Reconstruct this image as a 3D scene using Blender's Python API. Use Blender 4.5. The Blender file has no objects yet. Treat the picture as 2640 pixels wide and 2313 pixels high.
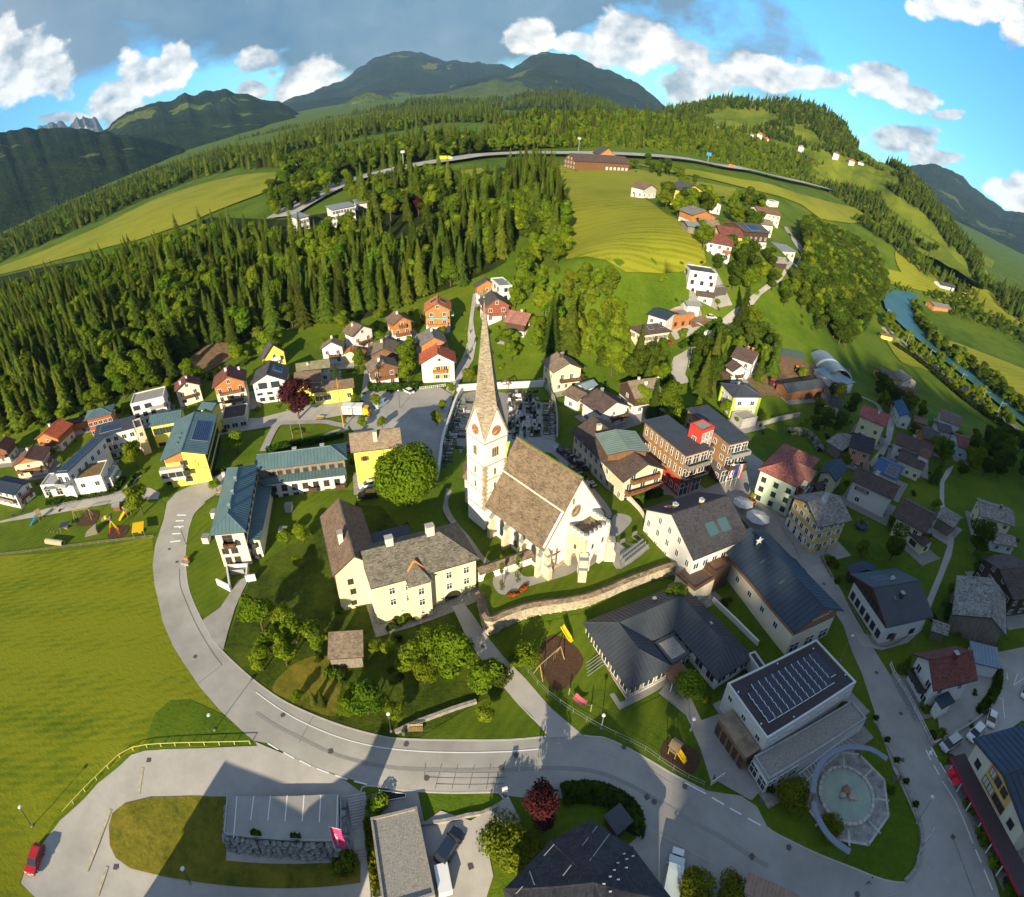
import bpy,bmesh,math,random
import numpy as np
from mathutils import Vector,Matrix,geometry
random.seed(7);rng=np.random.default_rng(7)
D=bpy.data;SC=bpy.context.scene;COL=SC.collection
R_=math.radians
CAMH=80.0
F_=1127.33;CX,CY=1022.5,895.85
TH,RO=R_(32.27),R_(1.82)
_d=np.array([0,math.cos(TH),math.sin(TH)]);_c,_s=math.cos(RO),math.sin(RO)
DN=np.array([_c*_d[0]-_s*_d[1],_s*_d[0]+_c*_d[1],_d[2]])
FWD=np.array([0,0,1.])-DN*DN[2];FWD/=np.linalg.norm(FWD);RGT=np.cross(DN,FWD)
RM=np.stack([RGT,FWD,-DN])
cam=D.cameras.new('camera');camo=D.objects.new('camera',cam);COL.objects.link(camo)
cam.type='PANO';cam.panorama_type='CENTRAL_CYLINDRICAL'
cam.central_cylindrical_range_u_min=-1022.5/F_;cam.central_cylindrical_range_u_max=1022.5/F_
cam.central_cylindrical_range_v_min=-CY/F_;cam.central_cylindrical_range_v_max=CY/F_
cam.central_cylindrical_radius=1.0
cam.clip_start=0.5;cam.clip_end=60000
_m=Matrix.Identity(4)
for i in range(3):
 _m[i][0]=RM[i,0];_m[i][1]=-RM[i,1];_m[i][2]=-RM[i,2]
_m[2][3]=CAMH
camo.matrix_world=_m
SC.camera=camo
SC.render.resolution_x=1024;SC.render.resolution_y=897
SC.view_settings.view_transform='Standard';SC.view_settings.look='None'
SC.view_settings.gamma=1.0;SC.view_settings.use_curve_mapping=False
SC.view_settings.exposure=1.12
SC.cycles.max_bounces=5;SC.cycles.diffuse_bounces=2;SC.cycles.glossy_bounces=2
SC.cycles.transmission_bounces=3;SC.cycles.transparent_max_bounces=6;SC.cycles.volume_bounces=0
SC.cycles.use_denoising=True
SAZ,SEL=R_(12.0),R_(19.0)
sun=D.lights.new('sun','SUN');sun.energy=4.8;sun.angle=R_(0.5);sun.color=(1.0,0.84,0.58)
suno=D.objects.new('sun',sun);COL.objects.link(suno)
SDIR=Vector((-math.sin(SAZ)*math.cos(SEL),-math.cos(SAZ)*math.cos(SEL),math.sin(SEL)))
suno.rotation_euler=SDIR.to_track_quat('Z','Y').to_euler();suno.location=(0,-200,300)
def azel(px,py):
 l=(px-CX)/F_;v=RM@np.array([math.sin(l),(py-CY)/F_,math.cos(l)])
 return math.atan2(v[0],v[1]),math.atan2(v[2],math.hypot(v[0],v[1]))
def build_world():
 w=D.worlds.new('World');SC.world=w;w.use_nodes=True
 nt=w.node_tree;N=nt.nodes;Lk=nt.links
 for n in list(N):N.remove(n)
 out=N.new('ShaderNodeOutputWorld');bg=N.new('ShaderNodeBackground');bg.inputs['Strength'].default_value=0.10
 sky=N.new('ShaderNodeTexSky');sky.sky_type='NISHITA';sky.sun_disc=False
 sky.sun_elevation=SEL;sky.sun_rotation=math.pi+SAZ;sky.altitude=600;sky.air_density=1.0;sky.dust_density=0.6;sky.ozone_density=2.2
 def M(op,a,b=None,c=None,clamp=False):
  n=N.new('ShaderNodeMath');n.operation=op;n.use_clamp=clamp
  for i,v in enumerate((a,b,c)):
   if v is None:continue
   if isinstance(v,(int,float)):n.inputs[i].default_value=v
   else:Lk.new(v,n.inputs[i])
  return n.outputs[0]
 tc=N.new('ShaderNodeTexCoord');sp=N.new('ShaderNodeSeparateXYZ');Lk.new(tc.outputs['Generated'],sp.inputs[0])
 az=M('ARCTAN2',sp.outputs[0],sp.outputs[1]);el=M('ARCSINE',sp.outputs[2])
 def noise(scale,det,off,rough=0.55,zs=1.7):
  mp=N.new('ShaderNodeMapping');mp.inputs['Scale'].default_value=(1,1,zs);mp.inputs['Location'].default_value=off
  Lk.new(tc.outputs['Generated'],mp.inputs[0])
  n=N.new('ShaderNodeTexNoise');n.inputs['Scale'].default_value=scale;n.inputs['Detail'].default_value=det;n.inputs['Roughness'].default_value=rough
  Lk.new(mp.outputs[0],n.inputs['Vector']);return n.outputs['Fac']
 nz=noise(6.5,6,(0,0,0));nb=noise(22,5,(3,1,2));nz2=noise(6.5,4,(0.028,0.0,-0.035));nb2=noise(22,3,(3.008,1,1.985))
 turb=M('ADD',M('MULTIPLY',M('SUBTRACT',nz,0.5),2.6),M('MULTIPLY',M('SUBTRACT',nb,0.5),1.5))
 turb2=M('ADD',M('MULTIPLY',M('SUBTRACT',nz2,0.5),2.6),M('MULTIPLY',M('SUBTRACT',nb2,0.5),1.5))
 def blobs(lst):
  acc=None
  for(px,py,rx,ry)in lst:
   a,e=azel(px,py);ra=rx/F_/max(.35,math.cos(e));re=ry/F_
   a2,e2=azel(px+20,py);rot=math.atan2(e2-e,(a2-a)*math.cos(e))
   du=M('SUBTRACT',az,a);dv=M('SUBTRACT',el,e)
   u=M('ADD',M('MULTIPLY',du,math.cos(rot)),M('MULTIPLY',dv,math.sin(rot)))
   v=M('ADD',M('MULTIPLY',du,-math.sin(rot)),M('MULTIPLY',dv,math.cos(rot)))
   u=M('DIVIDE',u,ra);v=M('DIVIDE',v,re)
   q=M('SUBTRACT',1.0,M('SQRT',M('ADD',M('MULTIPLY',u,u),M('MULTIPLY',v,v))))
   acc=q if acc is None else M('MAXIMUM',acc,q)
  return acc
 white=blobs([(1245,62,62,42),(1290,105,140,42),(1370,165,90,36),(1150,85,40,18),(1060,75,45,22),(1480,145,110,22),(1600,158,90,18),(1760,162,62,34),(1830,195,75,28),(1895,228,38,11),(1800,275,80,28),(1860,315,50,14),(300,150,80,42),(240,205,60,45),(350,115,40,30),(520,122,60,28),(620,165,65,40),(505,178,28,18),(1960,8,110,24),(2035,50,30,40),(2030,390,50,38),(60,130,90,60),(20,120,40,70),(115,235,60,10)])
 grey=blobs([(110,40,170,75),(420,-30,420,70),(560,40,330,75),(760,60,260,70),(900,55,200,70),(960,20,220,70),(1090,25,130,45),(660,110,170,30),(140,90,130,60),(560,-160,900,130),(1150,20,80,30)])
 def cover(field,t,w,amp,tb):
  x=M('ADD',field,M('MULTIPLY',tb,amp));return M('DIVIDE',M('SUBTRACT',x,t),w,clamp=True)
 wc=cover(white,0.05,0.20,0.80,turb)
 gc=cover(grey,0.02,0.35,0.42,turb)
 glob=M('MULTIPLY',M('DIVIDE',M('SUBTRACT',nz,0.60),0.14,clamp=True),0.0)
 sat=N.new('ShaderNodeHueSaturation');sat.inputs['Saturation'].default_value=1.25;sat.inputs['Hue'].default_value=0.486;sat.inputs['Value'].default_value=1.0
 Lk.new(sky.outputs[0],sat.inputs['Color'])
 def mix(f,a,b):
  n=N.new('ShaderNodeMix');n.data_type='RGBA'
  if isinstance(f,float):n.inputs[0].default_value=f
  else:Lk.new(f,n.inputs[0])
  for k,v in((6,a),(7,b)):
   if isinstance(v,tuple):n.inputs[k].default_value=(*v,1)
   else:Lk.new(v,n.inputs[k])
  return n.outputs[2]
 gcol=mix(M('MULTIPLY',M('ADD',turb,0.75),0.7,clamp=True),(0.30,0.72,1.25),(1.15,1.55,1.9))
 wcol=mix(M('ADD',0.62,M('MULTIPLY',M('SUBTRACT',turb,turb2),1.5),clamp=True),(1.9,2.3,2.65),(6.4,6.1,5.6))  # sunlit and shaded cloud sides put into the colour by offset noise
 left=M('MULTIPLY',M('SUBTRACT',M('MULTIPLY',az,-1.0),0.56),6.0,clamp=True)
 gcol=mix(M('MULTIPLY',left,.75),gcol,(1.9,2.15,2.3))
 tint=N.new('ShaderNodeMix');tint.data_type='RGBA';tint.blend_type='MULTIPLY';tint.inputs[0].default_value=1.0;tint.inputs[7].default_value=(.34,.72,1.08,1);Lk.new(sat.outputs[0],tint.inputs[6])
 over=M('MULTIPLY',M('DIVIDE',M('SUBTRACT',M('MAXIMUM',el,M('SUBTRACT',M('ABSOLUTE',az),.62)),.46),.3,clamp=True),M('DIVIDE',M('SUBTRACT',nz,0.36),0.16,clamp=True),clamp=True)
 gc=M('MAXIMUM',gc,over);gcol=mix(over,gcol,mix(M('MULTIPLY',M('ADD',turb,0.6),0.8,clamp=True),(1.3,1.45,1.6),(2.7,2.7,2.7)))
 c=mix(M('MULTIPLY',gc,0.93),tint.outputs[2],gcol)
 c=mix(M('MULTIPLY',wc,0.95),c,wcol)
 Lk.new(c,bg.inputs['Color']);Lk.new(bg.outputs[0],out.inputs[0])
build_world()
CROPS={'P':(0,0,1),'A1':(511.25,170.4,.25),'a2':(1022.5,170.4,.4347),'a3':(1533.75,170.4,.4347),'7':(0,1172.0,.34579),'5':(681.7,588.7,.3371),'p':(433.8,1549.2,.15152)}
for _i,_o in enumerate((0,511.25,1022.5,1533.75)):
 CROPS['B%d'%_i]=(_o,542.24,.25);CROPS['C%d'%_i]=(_o,929.55,.25);CROPS['D%d'%_i]=(_o,1343.97,.25)
def K(c,x,y):o=CROPS[c];return(o[0]+x*o[2],o[1]+y*o[2])
def KK(c,*xy):return[K(c,xy[i],xy[i+1])for i in range(0,len(xy),2)]
def PP(*xy):return[(xy[i],xy[i+1])for i in range(0,len(xy),2)]
def ray(px,py):
 l=(px-CX)/F_;return RM@np.array([math.sin(l),(py-CY)/F_,math.cos(l)])
def at(p,z=0.):
 v=ray(*p);t=(z-CAMH)/v[2];return np.array([v[0]*t,v[1]*t,z])
def atd(p,d):
 v=ray(*p);t=d/math.hypot(v[0],v[1]);return np.array([v[0]*t,v[1]*t,CAMH+v[2]*t])
def proj(P):
 P=np.atleast_2d(np.asarray(P,float));v=(P-[0,0,CAMH])@RM
 r=np.hypot(v[:,0],v[:,2]);return np.stack([CX+F_*np.arctan2(v[:,0],v[:,2]),CY+F_*v[:,1]/r],-1)
CTRL=[(720,1560,0),(1000,1560,0),(1300,1620,0),(1650,1700,0),(1900,1650,0),(2040,1750,0),(1600,1200,.5),(1750,1300,.3),(1450,1400,0),(1250,1350,0),(1100,1400,0),(1600,1780,0),(1300,1780,0),(1150,1720,0),(860,1420,0),(640,1400,0),(860,1250,.2),(700,1220,.3),(560,1120,.6),(470,1130,.4),(340,1300,0),(320,1120,.6),(600,1000,2.2),(380,980,2.3),(160,1005,2),(60,1040,1.2),(200,1060,.6),(20,1090,.4),(100,1200,0),(100,1450,-.8),(20,1600,-1.5),(300,1500,-.3),(400,1540,0),(160,1620,-1.3),(70,1740,-2.3),(250,1790,-2.9),(500,1750,-3),(650,1750,-3),(740,1720,-2.9),(820,1790,-2.6),(900,1720,-1),(880,1600,-.2),(1000,1640,-.3),(960,1200,1.5),(870,1060,3.4),(780,960,3.8),(850,850,4.4),(700,820,4.2),(960,850,3.6),(1090,830,3.7),(1050,880,3.5),(1130,960,3.4),(1240,1030,3.4),(1200,1100,3.6),(1050,1150,3.6),(1300,1100,2.2),(1380,1000,2.2),(1540,960,1.5),(1640,880,2),(1750,900,0),(1850,820,-2),(1900,1000,-.5),(1900,1150,.3),(2000,1250,.5),(2000,1000,-1.5),(2030,900,-5),(540,790,4.5),(420,770,5),(250,810,4),(100,870,3),(0,920,2),(650,700,6.5),(800,650,8),(950,600,11),(985,560,14),(1010,700,7),(1120,730,7),(1250,760,7),(1390,720,9),(1500,760,6),(1420,665,13),(1500,620,18),(1590,535,29),(1410,590,23),(1320,665,13),(1200,640,17),(1130,600,20),(1130,530,29),(1250,545,30),(1400,530,32),(1060,560,20),(1200,430,35),(1300,380,38),(1180,335,36),(1440,490,36),(1400,400,40),(1540,430,38),(1560,500,33),(1100,420,32),(1130,360,34),(60,760,14),(200,700,15),(350,640,16),(500,610,13),(650,560,16),(800,530,18),(900,480,22),(1000,420,28),(20,640,18),(150,580,20),(300,540,22),(450,480,25),(600,440,28),(760,420,30),(900,380,31),(800,345,33),(1000,315,35),(1300,318,39),(1500,350,41),(1760,415,34),(300,430,30),(520,380,31),(60,520,20),(700,300,33),(900,270,34),(1250,270,48),(1640,560,10),(1700,480,14),(1640,640,6),(1580,700,8),(1700,720,-4),(1750,660,-10),(1790,600,-13),(1800,680,-12),(1900,700,-13),(2000,850,-12),(2040,760,-12),(1960,640,-11),(1850,540,0),(1950,560,6),(2040,620,-6),(1800,500,14),(1720,760,-5),(1780,790,-7),(1850,740,-12)]
def _setup():
 pts=np.array([at((a,b),z)for a,b,z in CTRL])
 extra=[]
 for az in range(-80,95,12):
  for d,z in((1500,38),(2600,42)):extra.append((math.sin(R_(az))*d,math.cos(R_(az))*d,z if az<30 else z-40))
 for az in range(90,275,15):
  for d,z in((60,-1),(120,-1),(250,0),(600,4)):extra.append((math.sin(R_(az))*d,math.cos(R_(az))*d,z))
 pts=np.vstack([pts,extra]);X=pts[:,:2]/300.
 return X,pts[:,2]
TX,TZ=_setup()
def _phi(r):return np.sqrt(r*r+0.0012)*-1.0
def _solve():
 n=len(TX);r=np.hypot(TX[:,None,0]-TX[None,:,0],TX[:,None,1]-TX[None,:,1])
 A=np.zeros((n+3,n+3));A[:n,:n]=_phi(r)+np.eye(n)*0.006;A[:n,n]=1;A[:n,n+1:]=TX;A[n,:n]=1;A[n+1:,:n]=TX.T
 return np.linalg.solve(A,np.r_[TZ,0,0,0])
TW=_solve()
def hz(x,y):
 x=np.atleast_1d(np.asarray(x,float))/300.;y=np.atleast_1d(np.asarray(y,float))/300.
 o=np.empty(len(x))
 for i in range(0,len(x),20000):
  a,b=x[i:i+20000],y[i:i+20000]
  o[i:i+20000]=_phi(np.hypot(a[:,None]-TX[None,:,0],b[:,None]-TX[None,:,1]))@TW[:-3]+TW[-3]+a*TW[-2]+b*TW[-1]
 return np.clip(o,-25,75)
def h1(x,y):return float(hz([x],[y])[0])
_ts=np.geomspace(20,6000,700)
def G(p,off=0.):
 v=ray(*p);hd=math.hypot(v[0],v[1]);ts=_ts;X=v[0]*ts;Y=v[1]*ts;Z=CAMH+v[2]*ts
 g=Z-hz(X,Y)-off;k=np.argmax(g<0)
 if g[k]>=0:return np.array([X[-1],Y[-1],0.])
 if k==0:return at(p,0)
 f=g[k-1]/(g[k-1]-g[k]);t=ts[k-1]+f*(ts[k]-ts[k-1])
 lo,hi_=ts[k-1],ts[k]
 for _ in range(9):
  t=(lo+hi_)/2
  if CAMH+v[2]*t-h1(v[0]*t,v[1]*t)-off>0:lo=t
  else:hi_=t
 return np.array([v[0]*t,v[1]*t,h1(v[0]*t,v[1]*t)])
MATS={}
def nodes(name):
 m=D.materials.new(name);m.use_nodes=True;nt=m.node_tree;b=nt.nodes['Principled BSDF'];return m,nt,b
def _n(nt,t,**kw):
 n=nt.nodes.new(t)
 for k,v in kw.items():setattr(n,k,v)
 return n
def mat(name,col,rough=0.8,var=0.12,scale=3.0,bump=0.0,bscale=20.,metal=0.0,obj=True,vcol=None,spec=0.3,rand=0.0):
 """plain surface: base colour broken up by two noises, with a fine relief"""
 if name in MATS:return MATS[name]
 m,nt,b=nodes(name);L=nt.links
 tc=_n(nt,'ShaderNodeTexCoord');co=tc.outputs['Object' if obj else 'Generated']
 n1=_n(nt,'ShaderNodeTexNoise');n1.inputs['Scale'].default_value=scale;n1.inputs['Detail'].default_value=6;n1.inputs['Roughness'].default_value=.65
 L.new(co,n1.inputs['Vector'])
 r=_n(nt,'ShaderNodeValToRGB');c=np.array(col)
 lo=c*(1-var*1.6)if vcol is None else np.array(vcol);hi=np.clip(c*(1+var),0,1)
 r.color_ramp.elements[0].position=.3;r.color_ramp.elements[1].position=.7
 r.color_ramp.elements[0].color=(*lo,1);r.color_ramp.elements[1].color=(*hi,1)
 L.new(n1.outputs['Fac'],r.inputs[0]);src=r.outputs[0]
 if rand:
  oi=_n(nt,'ShaderNodeObjectInfo');hs=_n(nt,'ShaderNodeHueSaturation')
  mr=_n(nt,'ShaderNodeMapRange');mr.inputs[3].default_value=1-rand;mr.inputs[4].default_value=1+rand
  L.new(oi.outputs['Random'],mr.inputs[0]);L.new(mr.outputs[0],hs.inputs['Value']);L.new(src,hs.inputs['Color']);src=hs.outputs[0]
 L.new(src,b.inputs['Base Color']);b.inputs['Roughness'].default_value=rough;b.inputs['Metallic'].default_value=metal
 b.inputs['Specular IOR Level'].default_value=spec
 if bump:
  n2=_n(nt,'ShaderNodeTexNoise');n2.inputs['Scale'].default_value=bscale;n2.inputs['Detail'].default_value=4;L.new(co,n2.inputs['Vector'])
  bp=_n(nt,'ShaderNodeBump');bp.inputs['Strength'].default_value=bump;bp.inputs['Distance'].default_value=.1
  L.new(n2.outputs['Fac'],bp.inputs['Height']);L.new(bp.outputs[0],b.inputs['Normal'])
 MATS[name]=m;return m
def roofmat(name,col,row=1.6,rough=.75,var=.22,wood=False,spec=.25):
 """tiles or shingles: courses that follow the height, each tile a little different"""
 if name in MATS:return MATS[name]
 m,nt,b=nodes(name);L=nt.links
 tc=_n(nt,'ShaderNodeTexCoord');mp=_n(nt,'ShaderNodeMapping');mp.inputs['Scale'].default_value=(1.6,1.6,row*3.2)
 L.new(tc.outputs['Object'],mp.inputs[0])
 v=_n(nt,'ShaderNodeTexVoronoi');v.inputs['Scale'].default_value=1.5;L.new(mp.outputs[0],v.inputs['Vector'])
 n1=_n(nt,'ShaderNodeTexNoise');n1.inputs['Scale'].default_value=.55;n1.inputs['Detail'].default_value=7;n1.inputs['Roughness'].default_value=.7;L.new(tc.outputs['Object'],n1.inputs['Vector'])
 w=_n(nt,'ShaderNodeTexWave');w.bands_direction='Z';w.wave_profile='SAW';w.inputs['Scale'].default_value=row;w.inputs['Distortion'].default_value=.35;L.new(tc.outputs['Object'],w.inputs['Vector'])
 s=_n(nt,'ShaderNodeSeparateColor');L.new(v.outputs['Color'],s.inputs[0])
 mx=_n(nt,'ShaderNodeMath',operation='MULTIPLY_ADD');mx.inputs[1].default_value=.45;L.new(s.outputs[0],mx.inputs[0]);L.new(n1.outputs['Fac'],mx.inputs[2])
 r=_n(nt,'ShaderNodeValToRGB');c=np.array(col);r.color_ramp.elements[0].position=.42;r.color_ramp.elements[1].position=.98
 r.color_ramp.elements[0].color=(*(c*(1-var*1.7)),1);r.color_ramp.elements[1].color=(*np.clip(c*(1+var*1.6),0,1),1)
 L.new(mx.outputs[0],r.inputs[0]);L.new(r.outputs[0],b.inputs['Base Color']);b.inputs['Roughness'].default_value=rough;b.inputs['Specular IOR Level'].default_value=spec
 ad=_n(nt,'ShaderNodeMath',operation='MULTIPLY_ADD');ad.inputs[1].default_value=.4;L.new(s.outputs[1],ad.inputs[0]);L.new(w.outputs['Fac'],ad.inputs[2])
 bp=_n(nt,'ShaderNodeBump');bp.inputs['Strength'].default_value=.55;bp.inputs['Distance'].default_value=.06;L.new(ad.outputs[0],bp.inputs['Height']);L.new(bp.outputs[0],b.inputs['Normal'])
 MATS[name]=m;return m
def woodmat(name,col,vert=True,sc=4.0):
 if name in MATS:return MATS[name]
 m,nt,b=nodes(name);L=nt.links
 tc=_n(nt,'ShaderNodeTexCoord');mp=_n(nt,'ShaderNodeMapping');mp.inputs['Scale'].default_value=(sc,sc,.3)if vert else(.3,.3,sc);L.new(tc.outputs['Object'],mp.inputs[0])
 n1=_n(nt,'ShaderNodeTexNoise');n1.inputs['Scale'].default_value=2.;n1.inputs['Detail'].default_value=5;L.new(mp.outputs[0],n1.inputs['Vector'])
 r=_n(nt,'ShaderNodeValToRGB');c=np.array(col);r.color_ramp.elements[0].position=.3;r.color_ramp.elements[1].position=.7
 r.color_ramp.elements[0].color=(*(c*.55),1);r.color_ramp.elements[1].color=(*np.clip(c*1.3,0,1),1);L.new(n1.outputs['Fac'],r.inputs[0]);L.new(r.outputs[0],b.inputs['Base Color'])
 b.inputs['Roughness'].default_value=.75;bp=_n(nt,'ShaderNodeBump');bp.inputs['Strength'].default_value=.4;bp.inputs['Distance'].default_value=.04;L.new(n1.outputs['Fac'],bp.inputs['Height']);L.new(bp.outputs[0],b.inputs['Normal'])
 MATS[name]=m;return m
def leafmat(name,lo,hi,trans=.35,rand=.25,hue=.02):
 if name in MATS:return MATS[name]
 m=D.materials.new(name);m.use_nodes=True;nt=m.node_tree;L=nt.links
 for n in list(nt.nodes):nt.nodes.remove(n)
 out=_n(nt,'ShaderNodeOutputMaterial');df=_n(nt,'ShaderNodeBsdfDiffuse');tr=_n(nt,'ShaderNodeBsdfTranslucent');mx=_n(nt,'ShaderNodeMixShader');mx.inputs[0].default_value=trans
 tc=_n(nt,'ShaderNodeTexCoord');n1=_n(nt,'ShaderNodeTexNoise');n1.inputs['Scale'].default_value=.55;n1.inputs['Detail'].default_value=8;n1.inputs['Roughness'].default_value=.75;L.new(tc.outputs['Object'],n1.inputs['Vector'])
 r=_n(nt,'ShaderNodeValToRGB');r.color_ramp.elements[0].position=.35;r.color_ramp.elements[1].position=.68;r.color_ramp.elements[0].color=(*lo,1);r.color_ramp.elements[1].color=(*hi,1);L.new(n1.outputs['Fac'],r.inputs[0])
 oi=_n(nt,'ShaderNodeObjectInfo');hs=_n(nt,'ShaderNodeHueSaturation');mr=_n(nt,'ShaderNodeMapRange');mr.inputs[3].default_value=1-rand;mr.inputs[4].default_value=1+rand;L.new(oi.outputs['Random'],mr.inputs[0]);L.new(mr.outputs[0],hs.inputs['Value'])
 w2=_n(nt,'ShaderNodeMath',operation='FRACT');m7=_n(nt,'ShaderNodeMath',operation='MULTIPLY');m7.inputs[1].default_value=7.31;L.new(oi.outputs['Random'],m7.inputs[0]);L.new(m7.outputs[0],w2.inputs[0])
 mh=_n(nt,'ShaderNodeMapRange');mh.inputs[3].default_value=.5-hue;mh.inputs[4].default_value=.5+hue*.5;L.new(w2.outputs[0],mh.inputs[0]);L.new(mh.outputs[0],hs.inputs['Hue'])
 L.new(r.outputs[0],hs.inputs['Color']);L.new(hs.outputs[0],df.inputs['Color']);L.new(hs.outputs[0],tr.inputs['Color'])
 L.new(df.outputs[0],mx.inputs[1]);L.new(tr.outputs[0],mx.inputs[2]);L.new(mx.outputs[0],out.inputs[0])
 MATS[name]=m;return m
def grassmat(name,a,b_,c=None,scale=.05,stripe=None,bump=.5,fine=1.2,world=True):
 """grass: patches of two or three greens, optional mowing lines (angle, spacing, strength)"""
 if name in MATS:return MATS[name]
 m,nt,b=nodes(name);L=nt.links
 tc=_n(nt,'ShaderNodeTexCoord');co=tc.outputs['Object']
 n1=_n(nt,'ShaderNodeTexNoise');n1.inputs['Scale'].default_value=scale;n1.inputs['Detail'].default_value=8;n1.inputs['Roughness'].default_value=.7;L.new(co,n1.inputs['Vector'])
 n2=_n(nt,'ShaderNodeTexNoise');n2.inputs['Scale'].default_value=fine;n2.inputs['Detail'].default_value=6;n2.inputs['Roughness'].default_value=.8;L.new(co,n2.inputs['Vector'])
 fac=_n(nt,'ShaderNodeMath',operation='MULTIPLY_ADD');fac.inputs[1].default_value=.55;L.new(n2.outputs['Fac'],fac.inputs[0]);L.new(n1.outputs['Fac'],fac.inputs[2]);f=fac.outputs[0]
 if stripe:
  for(ang,sp,st)in(stripe if isinstance(stripe,list)else[stripe]):
   mp=_n(nt,'ShaderNodeMapping');mp.inputs['Rotation'].default_value=(0,0,R_(ang));L.new(co,mp.inputs[0])
   w=_n(nt,'ShaderNodeTexWave');w.inputs['Scale'].default_value=.314/sp*1.0;w.inputs['Distortion'].default_value=2.5;w.inputs['Detail'].default_value=4;w.inputs['Detail Scale'].default_value=.6;w.bands_direction='X'
   L.new(mp.outputs[0],w.inputs['Vector'])
   q=_n(nt,'ShaderNodeMath',operation='MULTIPLY_ADD');q.inputs[1].default_value=st;L.new(w.outputs['Fac'],q.inputs[0]);L.new(f,q.inputs[2]);f=q.outputs[0]
 r=_n(nt,'ShaderNodeValToRGB');r.color_ramp.elements[0].position=.6;r.color_ramp.elements[1].position=1.0 if not stripe else 1.1
 r.color_ramp.elements[0].color=(*a,1);r.color_ramp.elements[1].color=(*b_,1)
 if c:e=r.color_ramp.elements.new(.78);e.color=(*c,1)
 L.new(f,r.inputs[0]);L.new(r.outputs[0],b.inputs['Base Color']);b.inputs['Roughness'].default_value=.9;b.inputs['Specular IOR Level'].default_value=.1
 bp=_n(nt,'ShaderNodeBump');bp.inputs['Strength'].default_value=bump;bp.inputs['Distance'].default_value=.25;L.new(n2.outputs['Fac'],bp.inputs['Height']);L.new(bp.outputs[0],b.inputs['Normal'])
 MATS[name]=m;return m
def glassmat(name,col=(.03,.04,.05),rough=.12):
 if name in MATS:return MATS[name]
 m,nt,b=nodes(name);b.inputs['Base Color'].default_value=(*col,1);b.inputs['Roughness'].default_value=rough;b.inputs['Specular IOR Level'].default_value=.6
 MATS[name]=m;return m
def link(o,parent=None):
 COL.objects.link(o)
 if parent is not None:o.parent=parent
 return o
def me(name,v,f,mats=(),smooth=False,fm=None):
 d=D.meshes.new(name);d.from_pydata([tuple(map(float,q))for q in v],[],[tuple(int(i)for i in q)for q in f])
 for m in(mats if isinstance(mats,(list,tuple))else[mats]):d.materials.append(m)
 if fm is not None:d.polygons.foreach_set('material_index',np.array(fm,dtype=np.int32))
 if smooth:d.polygons.foreach_set('use_smooth',np.ones(len(d.polygons),bool))
 d.update();return d
def ob(name,mesh,parent=None,loc=None,rot=None,scale=None,**tags):
 o=D.objects.new(name,mesh)
 if loc is not None:o.location=loc
 if rot is not None:o.rotation_euler=rot if hasattr(rot,'__len__')else(0,0,rot)
 if scale is not None:o.scale=scale if hasattr(scale,'__len__')else(scale,)*3
 link(o,parent)
 for k,v in tags.items():o[k]=v
 return o
def thing(name,label,cat,loc=(0,0,0),rot=0.,group=None):
 o=D.objects.new(name,None);o.empty_display_size=.5;o.location=loc;o.rotation_euler=(0,0,rot);COL.objects.link(o)
 o['label']=label;o['category']=cat
 if group:o['group']=group
 return o
class MB:
 def __init__(s):s.v=[];s.f=[];s.m=[]
 def add(s,v,f,m=0):
  n=len(s.v);s.v+=[tuple(q)for q in v];s.f+=[tuple(i+n for i in q)for q in f];s.m+=[m]*len(f)
 def box(s,x0,x1,y0,y1,z0,z1,m=0,skip=()):
  v=[(x0,y0,z0),(x1,y0,z0),(x1,y1,z0),(x0,y1,z0),(x0,y0,z1),(x1,y0,z1),(x1,y1,z1),(x0,y1,z1)]
  s.add(v,[(3,2,1,0),(4,5,6,7),(0,1,5,4),(1,2,6,5),(2,3,7,6),(3,0,4,7)],m)
 def prism(s,poly,z0,z1,m=0):
  n=len(poly);v=[(x,y,z0)for x,y in poly]+[(x,y,z1)for x,y in poly]
  s.add(v,[tuple(range(n))[::-1],tuple(range(n,2*n))]+[(i,(i+1)%n,n+(i+1)%n,n+i)for i in range(n)],m)
 def ext(s,prof,a,b,axis='y',m=0):
  n=len(prof)
  P=(lambda u,z,t:(u,t,z))if axis=='y' else(lambda u,z,t:(t,u,z))
  v=[P(u,z,a)for u,z in prof]+[P(u,z,b)for u,z in prof]
  f=[tuple(range(n)),tuple(range(n,2*n))[::-1]]+[(i,n+i,n+(i+1)%n,(i+1)%n)for i in range(n)]
  if axis=='x':f=[q[::-1]for q in f]
  s.add(v,f,m)
 def tube(s,p,q,r,n=6,m=0,r2=None):
  p=Vector(p);q=Vector(q);d=(q-p);r2=r if r2 is None else r2
  if d.length<1e-6:return
  z=d.normalized();x=z.orthogonal().normalized();y=z.cross(x)
  a=[p+(x*math.cos(t)+y*math.sin(t))*r for t in np.linspace(0,2*math.pi,n,endpoint=False)]
  b=[q+(x*math.cos(t)+y*math.sin(t))*r2 for t in np.linspace(0,2*math.pi,n,endpoint=False)]
  s.add(a+b,[tuple(range(n))[::-1],tuple(range(n,2*n))]+[(i,(i+1)%n,n+(i+1)%n,n+i)for i in range(n)],m)
 def mesh(s,name,mats,smooth=False):return me(name,s.v,s.f,mats,smooth,s.m)
 def build(s,name,mats,parent=None,smooth=False,**kw):return ob(name,s.mesh(name,mats,smooth),parent,**kw)
def _one(f,a,nm,m,p=None,**k):b=MB();getattr(b,f)(*a);return b.build(nm,m,p,**k)
def BX(a,*r,**k):return _one('box',a,*r,**k)
def TB(a,*r,**k):return _one('tube',a,*r,**k)
def EX(a,*r,**k):return _one('ext',a,*r,**k)
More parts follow.
